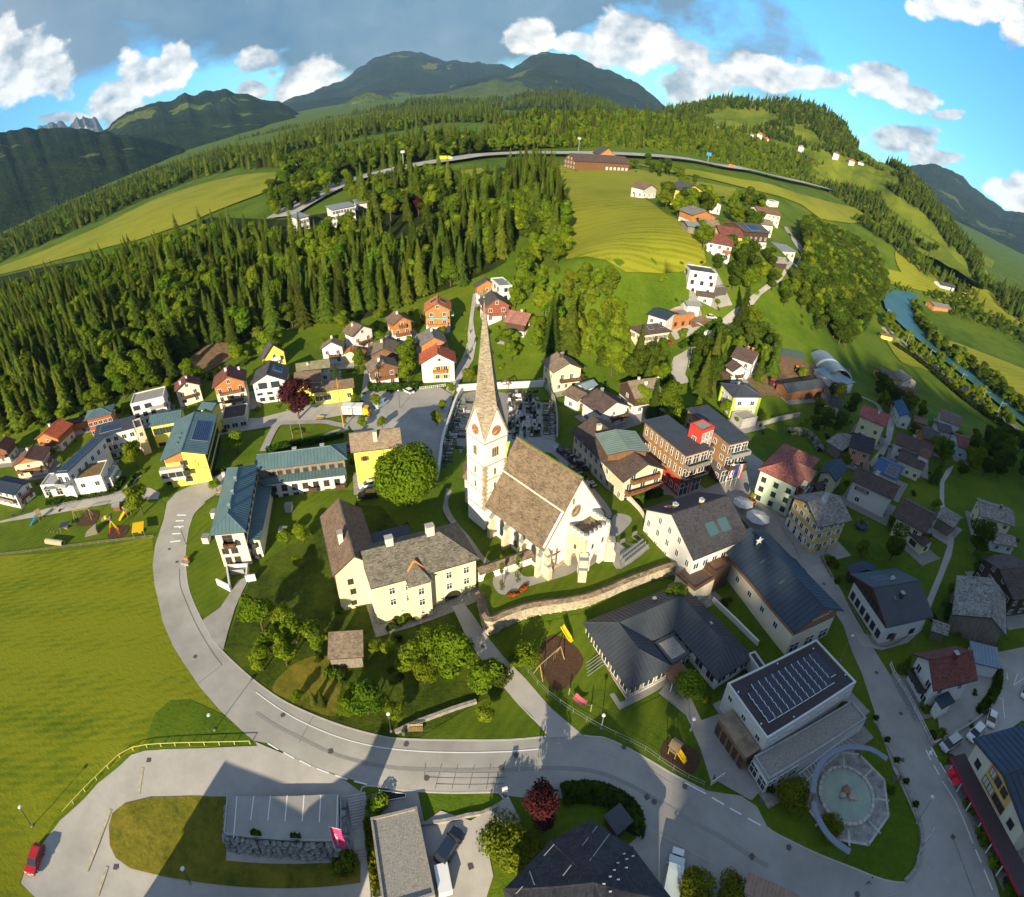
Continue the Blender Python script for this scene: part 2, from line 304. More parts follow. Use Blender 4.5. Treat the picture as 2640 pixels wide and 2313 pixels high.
def smoothpts(p,n=6,closed=False):
 p=[np.asarray(q,float)for q in p];out=[];N=len(p);rng_=range(N)if closed else range(N-1)
 for i in rng_:
  a=p[(i-1)%N]if(closed or i>0)else p[0];b=p[i];c=p[(i+1)%N];d=p[(i+2)%N]if(closed or i+2<N)else p[-1]
  for t in np.linspace(0,1,n,endpoint=False):out.append(.5*((2*b)+(-a+c)*t+(2*a-5*b+4*c-d)*t*t+(-a+3*b-3*c+d)*t**3))
 if not closed:out.append(p[-1])
 return out
def inpoly(px,poly):
 x,y=px[:,0],px[:,1];c=np.zeros(len(x),bool);n=len(poly)
 for i in range(n):
  x1,y1=poly[i];x2,y2=poly[(i+1)%n]
  if y1==y2:continue
  k=((y1>y)!=(y2>y))&(x<(x2-x1)*(y-y1)/(y2-y1)+x1);c^=k
 return c
G_MEADOW=grassmat('meadow',(.055,.10,.005),(.18,.20,.010),(.11,.15,.007),.035,stripe=[(62,1.3,.12),(38,2.6,.12),(70,9,.10)],bump=.9)
G_LUSH=grassmat('lush_meadow',(.045,.09,.005),(.145,.18,.012),(.085,.14,.008),.03,bump=.9)
G_LAWN=grassmat('lawn',(.045,.09,.005),(.115,.155,.010),(.075,.12,.007),.09,stripe=(35,1.6,.08),bump=.5,fine=2.5)
G_MOWN=grassmat('mown_hill',(.10,.14,.006),(.26,.265,.02),(.165,.19,.009),.02,stripe=[(84,3.6,.2),(80,7.5,.13)],bump=.8)
G_DRY=grassmat('dry_grass',(.06,.075,.008),(.26,.20,.03),(.15,.14,.015),.12,bump=.8)
G_ROUGH=grassmat('rough_grass',(.02,.035,.004),(.10,.13,.012),(.055,.085,.007),.12,bump=1.2)
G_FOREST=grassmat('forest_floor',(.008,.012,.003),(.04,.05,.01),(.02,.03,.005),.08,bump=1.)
ASPH=mat('asphalt',(.34,.33,.305),.9,.16,.10,.25,30.)
ASPH2=mat('old_asphalt',(.38,.365,.335),.9,.16,.12,.25,30.)
PAVE=mat('concrete_paving',(.30,.29,.27),.9,.10,.5,.2,20.)
GRAVEL=mat('gravel',(.27,.26,.235),.95,.25,2.5,.5,40.)
CONC=mat('concrete',(.36,.355,.34),.85,.14,.8,.15,20.)
WHITE=mat('white_paint',(.78,.78,.76),.7,.04,1.)
KERB=mat('kerb_stone',(.42,.41,.38),.85,.1,1.)
STONE=mat('field_stone',(.30,.285,.25),.9,.3,1.5,.6,8.)
EARTH=mat('bark_mulch',(.075,.04,.022),.95,.3,3.,.6,30.)
SOIL=mat('bare_soil',(.17,.11,.055),.95,.3,.6,.5,8.)
def build_ground():
 naz,nr=420,330
 az=np.r_[np.linspace(R_(-72),R_(72),naz),np.linspace(R_(72),R_(288),60)[1:-1]]
 rr=np.r_[0.01,np.geomspace(9,9000,nr)]
 A,Rr=np.meshgrid(az,rr);X=(np.sin(A)*Rr).ravel();Y=(np.cos(A)*Rr).ravel();Z=hz(X,Y)
 n,m=len(rr),len(az);i=np.arange(n-1)[:,None]*m;j=np.arange(m)[None,:];j2=(np.arange(m)[None,:]+1)%m
 f=np.stack([i+j,i+j2,i+m+j2,i+m+j],-1).reshape(-1,4)[:,::-1]
 o=ob('ground',me('ground',np.stack([X,Y,Z],-1),f,G_LUSH,True),kind='structure',label='green valley ground rising from the village to the hill meadows')
build_ground()
def drape(X,Y,dz):X=np.asarray(X);Y=np.asarray(Y);d=np.hypot(X,Y);return hz(X,Y)+dz*(1+d/90.)
def patch(name,pts,m,dz=.05,step=None,smooth=0,world=None,flat=None,kind='structure',label=None,th=0,**kw):
 """a sheet lying on the ground inside an outline given in picture points"""
 if smooth:pts=smoothpts(pts,smooth,True)
 W=[G(p)[:2]if flat is None else at(p,flat)[:2]for p in pts]if world is None else world
 W=np.array(W);mid=W.mean(0);d=np.hypot(*mid);step=step or max(1.2,d/45.)
 B=[]
 for i in range(len(W)):
  a,b=W[i],W[(i+1)%len(W)];k=max(1,int(np.hypot(*(b-a))/step))
  for t in np.linspace(0,1,k,endpoint=False):B.append(a+(b-a)*t)
 B=np.array(B)
 if flat is None:
  gx,gy=np.meshgrid(np.arange(W[:,0].min(),W[:,0].max(),step),np.arange(W[:,1].min(),W[:,1].max(),step))
  g=np.stack([gx.ravel(),gy.ravel()],-1)+rng.uniform(-.01,.01,(gx.size,2));g=g[inpoly(g,B)]if len(g)else g
  if len(g)>14000:g=g[::len(g)//14000+1]
 else:g=np.zeros((0,2))
 nb=len(B);V=[Vector(q)for q in B]+[Vector(q)for q in g];E_=[(i,(i+1)%nb)for i in range(nb)]
 v2,e2,f2,*_=geometry.delaunay_2d_cdt(V,E_,[list(range(nb))],1,1e-4)
 v2=np.array([tuple(q)for q in v2]);Z=drape(v2[:,0],v2[:,1],dz)if flat is None else np.full(len(v2),flat+dz)
 fs=[tuple(q)if((v2[q[1]]-v2[q[0]])[0]*(v2[q[2]]-v2[q[0]])[1]-(v2[q[1]]-v2[q[0]])[1]*(v2[q[2]]-v2[q[0]])[0])>0 else tuple(q)[::-1]for q in f2]
 V3=np.c_[v2,Z]
 o=ob(name,me(name,V3,fs,m,True),kind=kind,**kw)
 if label:o['label']=label
 return o
def strip(name,pts,w,h,m,dz=0.0,smooth=5,parent=None,closed=False,flat=None,world=None,step=1.5,top=None,**tags):
 """a long low body (kerb, wall, hedge, painted line) that follows a line on the ground"""
 if world is None:W=[G(p)if flat is None else at(p,flat)for p in pts]
 else:W=[np.array([x,y,0])for x,y in world]
 W=[q[:2]for q in W]
 if smooth>1:W=smoothpts(W,smooth,closed)
 W=np.array(W)
 if closed:W=np.vstack([W,W[:1]])
 t=np.gradient(W,axis=0);t/=np.linalg.norm(t,axis=1,keepdims=True)+1e-9;nrm=np.stack([-t[:,1],t[:,0]],-1)
 a,b=W-nrm*w/2,W+nrm*w/2
 zg=hz(W[:,0],W[:,1])if flat is None else np.full(len(W),flat);d=np.hypot(W[:,0],W[:,1])
 zt=zg+h+dz*(1+d/90.);zb=zg-(.4 if h>.02 else 0.0)if h>.02 else None
 mb=MB();n=len(W)
 if h<=.02:
  v=[(*a[i],zt[i])for i in range(n)]+[(*b[i],zt[i])for i in range(n)];mb.add(v,[(i,i+1,n+i+1,n+i)for i in range(n-1)])
 else:
  v=[(*a[i],zb[i])for i in range(n)]+[(*a[i],zt[i])for i in range(n)]+[(*b[i],zt[i])for i in range(n)]+[(*b[i],zb[i])for i in range(n)]
  f=[(k*n+i,k*n+i+1,(k+1)*n+i+1,(k+1)*n+i)for i in range(n-1)for k in range(3)];f+=[(0,n,2*n,3*n),(n-1,4*n-1,3*n-1,2*n-1)]
  mb.add(v,f)
 o=mb.build(name,m,parent);
 for k,v in tags.items():o[k]=v
 return o
patch('meadow',PP(-40,1112,100,1106,305,1072,309,1130,309,1170,316,1199,325,1242,345,1290,370,1330,400,1374,440,1420,505,1480,470,1490,400,1493,330,1495,290,1498,250,1510,200,1555,150,1605,110,1640,78,1690,48,1740,40,1765,75,1795,70,1830,-300,1860,-60,1400),G_MEADOW,.03,label='mown meadow beside the curving road')
patch('tall_grass',PP(190,1570,240,1530,292,1480,310,1425,340,1400,380,1398,410,1412,450,1430,512,1485,495,1490,400,1491,330,1494,290,1497,250,1509,212,1545),G_LUSH,.06,label='uncut dark grass in the wedge of the road junction')
patch('playground_lawn',PP(-30,1060,100,1028,265,998,320,996,333,1010,327,1035,312,1066,306,1072,200,1087,100,1100,-40,1112),G_LAWN,.03)
patch('orchard_grass',PP(450,1300,456,1272,475,1222,486,1185,520,1130,560,1010,620,990,700,985,712,1010,740,1010,760,1010,905,1180,925,1210,960,1290,1020,1370,1098,1470,1022,1477,911,1478,799,1475,761,1470,686,1450,619,1425,561,1397,511,1362,475,1330),G_ROUGH,.03,label='rough orchard grass below the parsonage')
patch('orchard_lawn',PP(838,1474,870,1455,960,1400,1010,1378,1024,1390,1096,1469,1022,1476,911,1478),G_LAWN,.06)
patch('dry_grass',PP(545,1380,560,1350,600,1320,650,1310,690,1330,680,1380,670,1430,625,1420,580,1400),G_DRY,.06,smooth=4)
patch('apartment_lawn',PP(372,1150,370,1110,374,1075,382,1042,396,1020,440,990,500,985,540,1000,620,985,705,980,712,1003,690,1020,640,1060,560,1100,500,1140,470,1180,440,1215,408,1234,400,1230,383,1190),G_LAWN,.05)
patch('kindergarten_lawn',PP(1000,1290,985,1270,1060,1250,1165,1225,1180,1260,1255,1420,1330,1385,1420,1565,1404,1577,1345,1546,1293,1514,1248,1488,1207,1470,1160,1466,1095,1408,1050,1358),G_LAWN,.05)
patch('hill_meadow',PP(1098,335,1140,330,1260,338,1360,358,1470,378,1440,395,1350,400,1300,392,1290,400,1330,430,1380,455,1415,475,1405,500,1410,525,1390,540,1250,545,1130,520,1135,470,1132,420,1120,365),G_MOWN,.12,label='mown hay meadow on the terrace above the church')
patch('hill_meadow',PP(1270,330,1380,340,1480,360,1600,390,1700,415,1755,425,1760,440,1700,448,1640,440,1600,410,1560,395,1500,380,1400,356,1330,345),G_MOWN,.12)
patch('left_field',PP(-60,580,0,535,100,498,200,455,300,405,400,370,480,352,555,346,545,375,520,390,440,420,370,450,280,480,180,505,90,528,0,550),G_MOWN,.15,label='sunlit sloping field above the spruce forest')
patch('plateau_field',PP(560,318,640,300,720,285,800,270,880,254,950,254,955,285,900,290,800,300,700,318,620,330,570,332),G_LUSH,.15)
patch('terrace_meadow',PP(880,350,960,338,970,345,930,360,890,365),G_MOWN,.15)
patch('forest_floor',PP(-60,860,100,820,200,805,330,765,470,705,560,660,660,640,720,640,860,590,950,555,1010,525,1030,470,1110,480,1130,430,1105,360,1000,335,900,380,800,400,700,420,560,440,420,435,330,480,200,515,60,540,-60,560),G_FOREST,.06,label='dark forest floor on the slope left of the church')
patch('hill_side_grass',PP(1010,700,1000,640,1060,560,1130,525,1250,548,1380,545,1375,600,1290,640,1250,690,1240,740,1080,720),G_LUSH,.08)
patch('scree',PP(350,755,370,725,400,700,440,685,480,700,440,730,400,750),SOIL,.12,smooth=3)
for pts in(PP(1870,690,1890,680,1960,705,2060,745,2120,780,2100,810,2040,790,1950,735,1880,705),PP(1890,560,1930,570,2000,590,2060,620,2080,660,2000,640,1930,610,1870,600),PP(1730,545,1780,540,1850,565,1900,580,1860,585,1790,570,1745,562),PP(1790,500,1850,515,1900,560,1950,610,1930,622,1850,575,1800,545)):
 patch('river_meadow',pts,G_MOWN,.1,smooth=4)
patch('river_meadow',PP(1765,670,1790,672,1835,705,1920,770,2000,830,2060,880,2040,885,1960,820,1860,745,1800,725),G_MOWN,.12,smooth=3)
road=patch('main_road',PP(352,985,334,1004,327,1039,317,1069,310,1090,305,1130,309,1170,316,1199,325,1242,345,1290,370,1330,400,1374,440,1420,505,1480,535,1485,580,1510,650,1540,734,1568,790,1577,836,1581,986,1581,1015,1590,1090,1600,1140,1592,1200,1596,1240,1615,1265,1640,1272,1680,1240,1700,1300,1760,1400,1810,1480,1840,1800,1860,2010,1860,1996,1792,1974,1719,1959,1689,1944,1639,1924,1597,1904,1561,1876,1524,1861,1491,1829,1427,1774,1344,1740,1290,1700,1220,1680,1180,1640,1110,1628,1090,1600,1040,1575,1000,1540,935,1500,905,1480,920,1534,1012,1596,1122,1640,1185,1684,1250,1700,1300,1720,1344,1745,1419,1751,1450,1766,1486,1783,1535,1808,1590,1830,1640,1836,1660,1838,1700,1830,1740,1804,1763,1784,1762,1751,1753,1706,1734,1634,1707,1551,1667,1533,1654,1512,1612,1480,1590,1408,1579,1348,1549,1293,1517,1248,1492,1207,1474,1165,1469,1098,1472,1022,1479,911,1480,799,1477,761,1472,686,1452,619,1427,561,1399,511,1364,475,1332,447,1305,425,1280,400,1235,380,1190,372,1155,369,1110,372,1075,380,1042,390,1022,410,1002,440,982,520,955,440,948,400,962),ASPH,.06,label='grey asphalt village road curving round the church hill')
patch('loop_road',PP(505,1480,515,1490,470,1492,400,1495,330,1497,290,1500,250,1512,200,1560,170,1595,120,1640,82,1690,50,1740,42,1765,75,1797,70,1840,600,1850,740,1830,740,1780,725,1640,725,1585,680,1553,590,1515),ASPH2,.055,label='pale asphalt loop road round the grass island')
patch('island_lawn',PP(218,1650,225,1625,250,1605,300,1593,380,1591,452,1592,452,1720,640,1725,720,1722,720,1764,560,1775,480,1772,330,1752,260,1735,232,1715,220,1690),G_DRY,.10,label='grass island below the parking deck')
patch('lane',PP(-40,1052,50,1028,107,1013,185,994,265,975,300,975,320,985,316,998,264,998,100,1029,0,1045,-40,1066),ASPH2,.06)
patch('driveway',PP(245,980,262,958,285,950,272,960,258,985),ASPH2,.08)
patch('arch_lane',PP(903,1213,925,1205,945,1230,975,1275,1005,1312,1050,1357,1100,1415,1165,1470,1098,1474,1062,1430,1015,1385,965,1325,930,1270),ASPH2,.09,label='narrow lane leading up to the arched gateway')
patch('garage_drive',PP(404,1240,440,1215,476,1160,500,1152,486,1180,470,1215,455,1265,446,1300,425,1280),PAVE,.10)
patch('village_square',PP(700,820,760,782,880,775,905,790,885,860,875,930,800,925,745,900,720,880,690,842),ASPH,.06,label='asphalt square beside the churchyard wall')
patch('side_street',PP(735,690,728,740,720,800,740,806,765,790,740,780,742,720,748,690),ASPH2,.08)
patch('side_street',PP(360,850,420,838,520,836,620,810,700,792,720,800,690,830,560,850,440,870),ASPH2,.08)
patch('side_street',PP(945,588,952,588,945,640,948,665,952,680,945,720,920,760,905,790,890,780,905,750,930,700,935,660),ASPH2,.1)
patch('hill_road',PP(1350,770,1338,740,1345,715,1390,688,1440,640,1480,610,1500,592,1560,550,1590,530,1600,540,1560,562,1520,590,1480,640,1410,690,1375,720,1368,750,1378,765),ASPH2,.1,label='road climbing the hill past the hedges')
patch('hill_road',PP(1590,530,1600,510,1580,480,1565,455,1572,455,1592,482,1606,510,1600,540),ASPH2,.12)
patch('parish_drive',PP(1300,975,1320,930,1335,935,1390,985,1490,940,1540,1010,1600,1122,1500,1050,1420,1000,1300,985),PAVE,.08,label='paved forecourt of the red building')
patch('square_paving',PP(1480,985,1540,1010,1600,1100,1590,1120,1500,1060,1440,990),PAVE,.12)
patch('right_lane',PP(1905,930,1898,945,1885,965,1885,1005,1895,1055,1905,1080,1900,1110,1880,1160,1860,1210,1840,1260,1812,1285,1760,1300,1720,1290,1700,1260,1760,1275,1800,1262,1830,1240,1850,1200,1875,1140,1892,1090,1888,1060,1876,1010,1876,965,1890,938),ASPH2,.09)
patch('village_lane',PP(1783,775,1800,775,1790,830,1780,880,1765,910,1740,935,1735,925,1765,890,1775,830),ASPH2,.09)
patch('forecourt',PP(1860,1330,1870,1300,1960,1310,2060,1290,2120,1320,2120,1480,2040,1440,1930,1520,1880,1500),ASPH,.08,label='asphalt car park of the white house')
patch('yard',PP(1490,760,1560,720,1620,730,1700,740,1690,790,1600,800,1520,790),SOIL,.1)
patch('courtyard',PP(838,1650,880,1620,940,1640,975,1618,1015,1590,1040,1640,990,1680,975,1700,985,1750,960,1830,850,1830),ASPH2,.08,label='asphalt yard with the parked dark blue car')
patch('bottom_forecourt',PP(1240,1700,1275,1670,1300,1760,1400,1850,1300,1850,1260,1760),ASPH,.05)
patch('north_lawn',PP(545,880,640,845,690,850,700,870,600,885),G_LAWN,.06)
patch('flower_garden',PP(530,920,550,900,680,860,690,880,600,905,560,925),G_LAWN,.05)
patch('kindergarten_path',PP(1315,1385,1350,1340,1380,1395,1410,1460,1430,1540,1420,1565,1400,1500,1370,1430),PAVE,.08)
patch('entrance_yard',PP(1400,1440,1440,1425,1480,1530,1520,1580,1500,1600,1430,1560),PAVE,.1)
for o in(0,):
 strip('motorway',PP(560,440,640,393,700,366,760,352,830,336,900,325,960,316,1040,312,1130,312,1220,313,1300,317,1380,325,1460,340,1540,356,1620,374,1700,398,1760,418),19,.01,ASPH2,.4,4,kind='structure',label='grey motorway along the foot of the wooded hill')
WATER=mat('river_water',(.04,.12,.105),.38,.15,.05,.15,.4,spec=.6)
patch('river',PP(1757,592,1780,585,1815,588,1832,595,1822,615,1822,640,1840,660,1880,695,1940,745,2010,805,2085,868,2075,876,1990,810,1920,754,1860,706,1815,670,1785,642,1766,620),WATER,.4,label='teal river bending below the railway')
BALL=mat('track_ballast',(.33,.31,.27),.95,.15,1.)
strip('railway_track',PP(1765,655,1790,675,1850,718,1900,760,1960,805,2040,865,2090,905),7,.25,BALL,.1,4,kind='structure',label='pale railway embankment beside the river')
strip('footpath',PP(1712,790,1752,810,1760,840),2,.01,PAVE,.1)
W_WHITE=mat('white_render',(.64,.635,.61),.85,.04,.5,.08,20.)
W_CREAM=mat('cream_render',(.70,.64,.50),.85,.05,.5,.08,20.)
W_PALE=mat('pale_yellow_render',(.72,.66,.40),.85,.05,.5,.08,20.)
W_YEL=mat('yellow_render',(.78,.66,.12),.85,.05,.5,.08,20.)
W_OCHRE=mat('ochre_render',(.66,.45,.13),.85,.06,.5,.08,20.)
W_TAN=mat('tan_render',(.66,.54,.37),.85,.05,.5,.08,20.)
W_GREY=mat('grey_render',(.50,.49,.46),.85,.05,.5,.08,20.)
W_GREEN=mat('pale_green_render',(.55,.66,.50),.85,.05,.5,.08,20.)
W_BLUE=mat('pale_blue_render',(.55,.66,.72),.85,.05,.5,.08,20.)
W_SALMON=mat('salmon_render',(.60,.29,.18),.85,.06,.5,.08,20.)
W_RED=mat('red_render',(.48,.045,.03),.8,.06,.5,.06,20.)
W_DARK=mat('dark_wall',(.10,.09,.085),.85,.1,.5)
WD_OR=woodmat('orange_wood',(.42,.17,.05));WD_BR=woodmat('brown_wood',(.17,.08,.035));WD_DK=woodmat('dark_wood',(.07,.04,.025));WD_RED=woodmat('red_brown_wood',(.26,.075,.04))
WD_GR=woodmat('weathered_wood',(.21,.18,.145));WD_H=woodmat('cladding_boards',(.30,.17,.075),False,6.)
R_DRED=roofmat('dark_red_tiles',(.16,.055,.045));R_BRED=roofmat('brown_red_tiles',(.17,.085,.06));R_RED=roofmat('red_tiles',(.42,.10,.045));R_OR=roofmat('orange_tiles',(.46,.16,.06))
R_BRN=roofmat('brown_tiles',(.15,.105,.075));R_TAUPE=roofmat('taupe_tiles',(.20,.155,.11));R_DBR=roofmat('dark_brown_tiles',(.085,.06,.052));R_GRY=roofmat('grey_tiles',(.17,.165,.155))
R_DGR=roofmat('dark_grey_tiles',(.07,.07,.072));R_BLK=roofmat('black_tiles',(.042,.042,.05));R_SHG=roofmat('wooden_shingles',(.165,.125,.085),2.4,.9,.34,True);R_OLD=roofmat('weathered_shingles',(.22,.205,.185),1.4,.9,.32)
R_PINK=roofmat('faded_red_tiles',(.26,.12,.095));R_OLIVE=roofmat('olive_roof',(.17,.165,.095),1.6,.85);R_MIX=roofmat('mottled_red_tiles',(.25,.09,.075),1.6,.8,.32)
M_TEAL=mat('teal_sheet_metal',(.095,.165,.185),.5,.10,.4,.04,6.,.15,spec=.35);M_NAVY=mat('navy_sheet_metal',(.038,.058,.085),.5,.12,.4,.04,6.,.15,spec=.35);M_DKM=mat('dark_sheet_metal',(.055,.065,.078),.5,.12,.4,.04,6.,.15,spec=.35)
M_GREEN=mat('green_sheet_metal',(.17,.23,.20),.55,.10,.4,.04,6.);M_BLUE=mat('blue_sheet_metal',(.04,.10,.22),.45,.10,.4,.04,6.);M_LBL=mat('pale_blue_sheet_metal',(.20,.27,.33),.5,.10,.4,.04,6.);M_GREY=mat('grey_sheet_metal',(.22,.23,.235),.5,.1,.4,.04,6.)
M_FELT=mat('roofing_felt',(.06,.052,.055),.9,.12,.4,.1,20.);M_GRAV=mat('roof_gravel',(.30,.285,.255),.95,.3,5.,.5,30.);M_SEDUM=mat('sedum_roof',(.20,.13,.05),.95,.35,1.5,.5,14.)
GLASS=glassmat('window_glass');GLB=glassmat('blue_glass',(.05,.10,.11),.1);PANEL=glassmat('solar_cell',(.018,.030,.062),.22);PALE=mat('pale_curtain',(.55,.54,.50),.8,.1,2.)
FR_W=mat('white_frame',(.72,.72,.70),.6,.04);FR_D=mat('dark_frame',(.05,.045,.04),.6,.1);FR_B=mat('brown_frame',(.16,.08,.04),.6,.1);METAL=mat('galvanised_metal',(.42,.43,.44),.45,.1,2.,0,1.,.5);DARKM=mat('dark_metal',(.05,.05,.055),.5,.1)
SH_G=mat('green_shutter',(.06,.14,.09),.7,.1);SH_Y=mat('yellow_shutter',(.55,.33,.04),.7,.1);SH_B=mat('brown_shutter',(.15,.075,.03),.7,.1);SH_R=mat('red_panel',(.50,.02,.06),.7,.06)
_wc={}
def win_mesh(w,h,fr,kind):
 k=(round(w,2),round(h,2),fr.name,kind)
 if k in _wc:return _wc[k]
 t=.09;xs=[-w/2-t,-w/2]+([-.035,.035]if(kind!='plain' and w>.7)else[])+[w/2,w/2+t];zs=[-t,0]+([h*.62,h*.62+.07]if(kind=='cross' or h>1.9)else[])+[h,h+t]
 b=MB();nx,nz=len(xs),len(zs);b.v=[(x,y,z)for y in(-.09,.05)for z in zs for x in xs];I=lambda i,j,k:k*nx*nz+j*nx+i
 solid=lambda i,j:0<=i<nx-1 and 0<=j<nz-1 and(i%2==0 or j%2==0)
 for i in range(nx-1):
  for j in range(nz-1):
   if not solid(i,j):continue
   b.f+=[(I(i,j,0),I(i+1,j,0),I(i+1,j+1,0),I(i,j+1,0)),(I(i,j+1,1),I(i+1,j+1,1),I(i+1,j,1),I(i,j,1))]
   if not solid(i-1,j):b.f.append((I(i,j,0),I(i,j+1,0),I(i,j+1,1),I(i,j,1)))
   if not solid(i+1,j):b.f.append((I(i+1,j,1),I(i+1,j+1,1),I(i+1,j+1,0),I(i+1,j,0)))
   if not solid(i,j-1):b.f.append((I(i,j,1),I(i+1,j,1),I(i+1,j,0),I(i,j,0)))
   if not solid(i,j+1):b.f.append((I(i,j+1,0),I(i+1,j+1,0),I(i+1,j+1,1),I(i,j+1,1)))
 b.m=[0]*len(b.f)
 p=MB();p.add([(-w/2,-.025,0),(w/2,-.025,0),(w/2,-.025,h),(-w/2,-.025,h)],[(0,1,2,3)])
 s=MB();s.box(-w*.25,w*.25,-.06,-.005,0,h)
 _wc[k]=(b.mesh('window',fr),p,s,{},{});return _wc[k]
def ring(b,hx,hy,pw,z0,z1):
 o=[(-hx,-hy),(hx,-hy),(hx,hy),(-hx,hy)];i_=[(-hx+pw,-hy+pw),(hx-pw,-hy+pw),(hx-pw,hy-pw),(-hx+pw,hy-pw)]
 v=[(x,y,z0)for x,y in o]+[(x,y,z0)for x,y in i_]+[(x,y,z1)for x,y in o]+[(x,y,z1)for x,y in i_];f=[]
 for k in range(4):
  n=(k+1)%4;f+=[(k,n,8+n,8+k),(4+n,4+k,12+k,12+n),(8+k,8+n,12+n,12+k),(n,k,4+k,4+n)]
 b.add(v,f)
def add_window(root,loc,rz,w,h,fr=None,glass=None,shut=None,kind='std',name='window'):
 fr=fr or FR_W;glass=glass or GLASS;m,p,s,pc,sc=win_mesh(w,h,fr,kind)
 o=ob(name,m,root,loc,rz)
 if glass.name not in pc:pc[glass.name]=p.mesh('pane',glass)
 ob('pane',pc[glass.name],o)
 if shut:
  if shut.name not in sc:sc[shut.name]=s.mesh('shutter',shut)
  for sg in(-1,1):ob('shutter',sc[shut.name],o,(sg*(w*.75+.11),0,0))
 return o
HOUSES=[];YARDS=[]
def rect_from(A,B,C=None,Dp=None,W=None,Rg=None,eave=5.,rise=2.,zg=None):
 z0=zg
 if z0 is None:z0=float((G(A,eave)[2]+G(B,eave)[2])/2)
 ze=z0+eave;a=at(A,ze)[:2];b=at(B,ze)[:2]
 if Rg is not None:q=at(Rg,ze+rise)[:2]
 elif C is not None:q=at(C,ze)[:2]
 elif Dp is not None:q=b+(at(Dp,ze)[:2]-a)
 else:q=None
 u=(b-a)/np.linalg.norm(b-a);n=np.array([-u[1],u[0]]);L=np.linalg.norm(b-a)
 w=W if q is None else float((q-b)@n)*(2 if Rg is not None else 1)
 if w<0:a,b=b,a;u=-u;n=-n;w=-w
 ctr=(a+b)/2+n*w/2
 if zg is None:z0=min(z0,h1(*ctr)+.3)
 return ctr,math.atan2(u[1],u[0]),L,w,z0
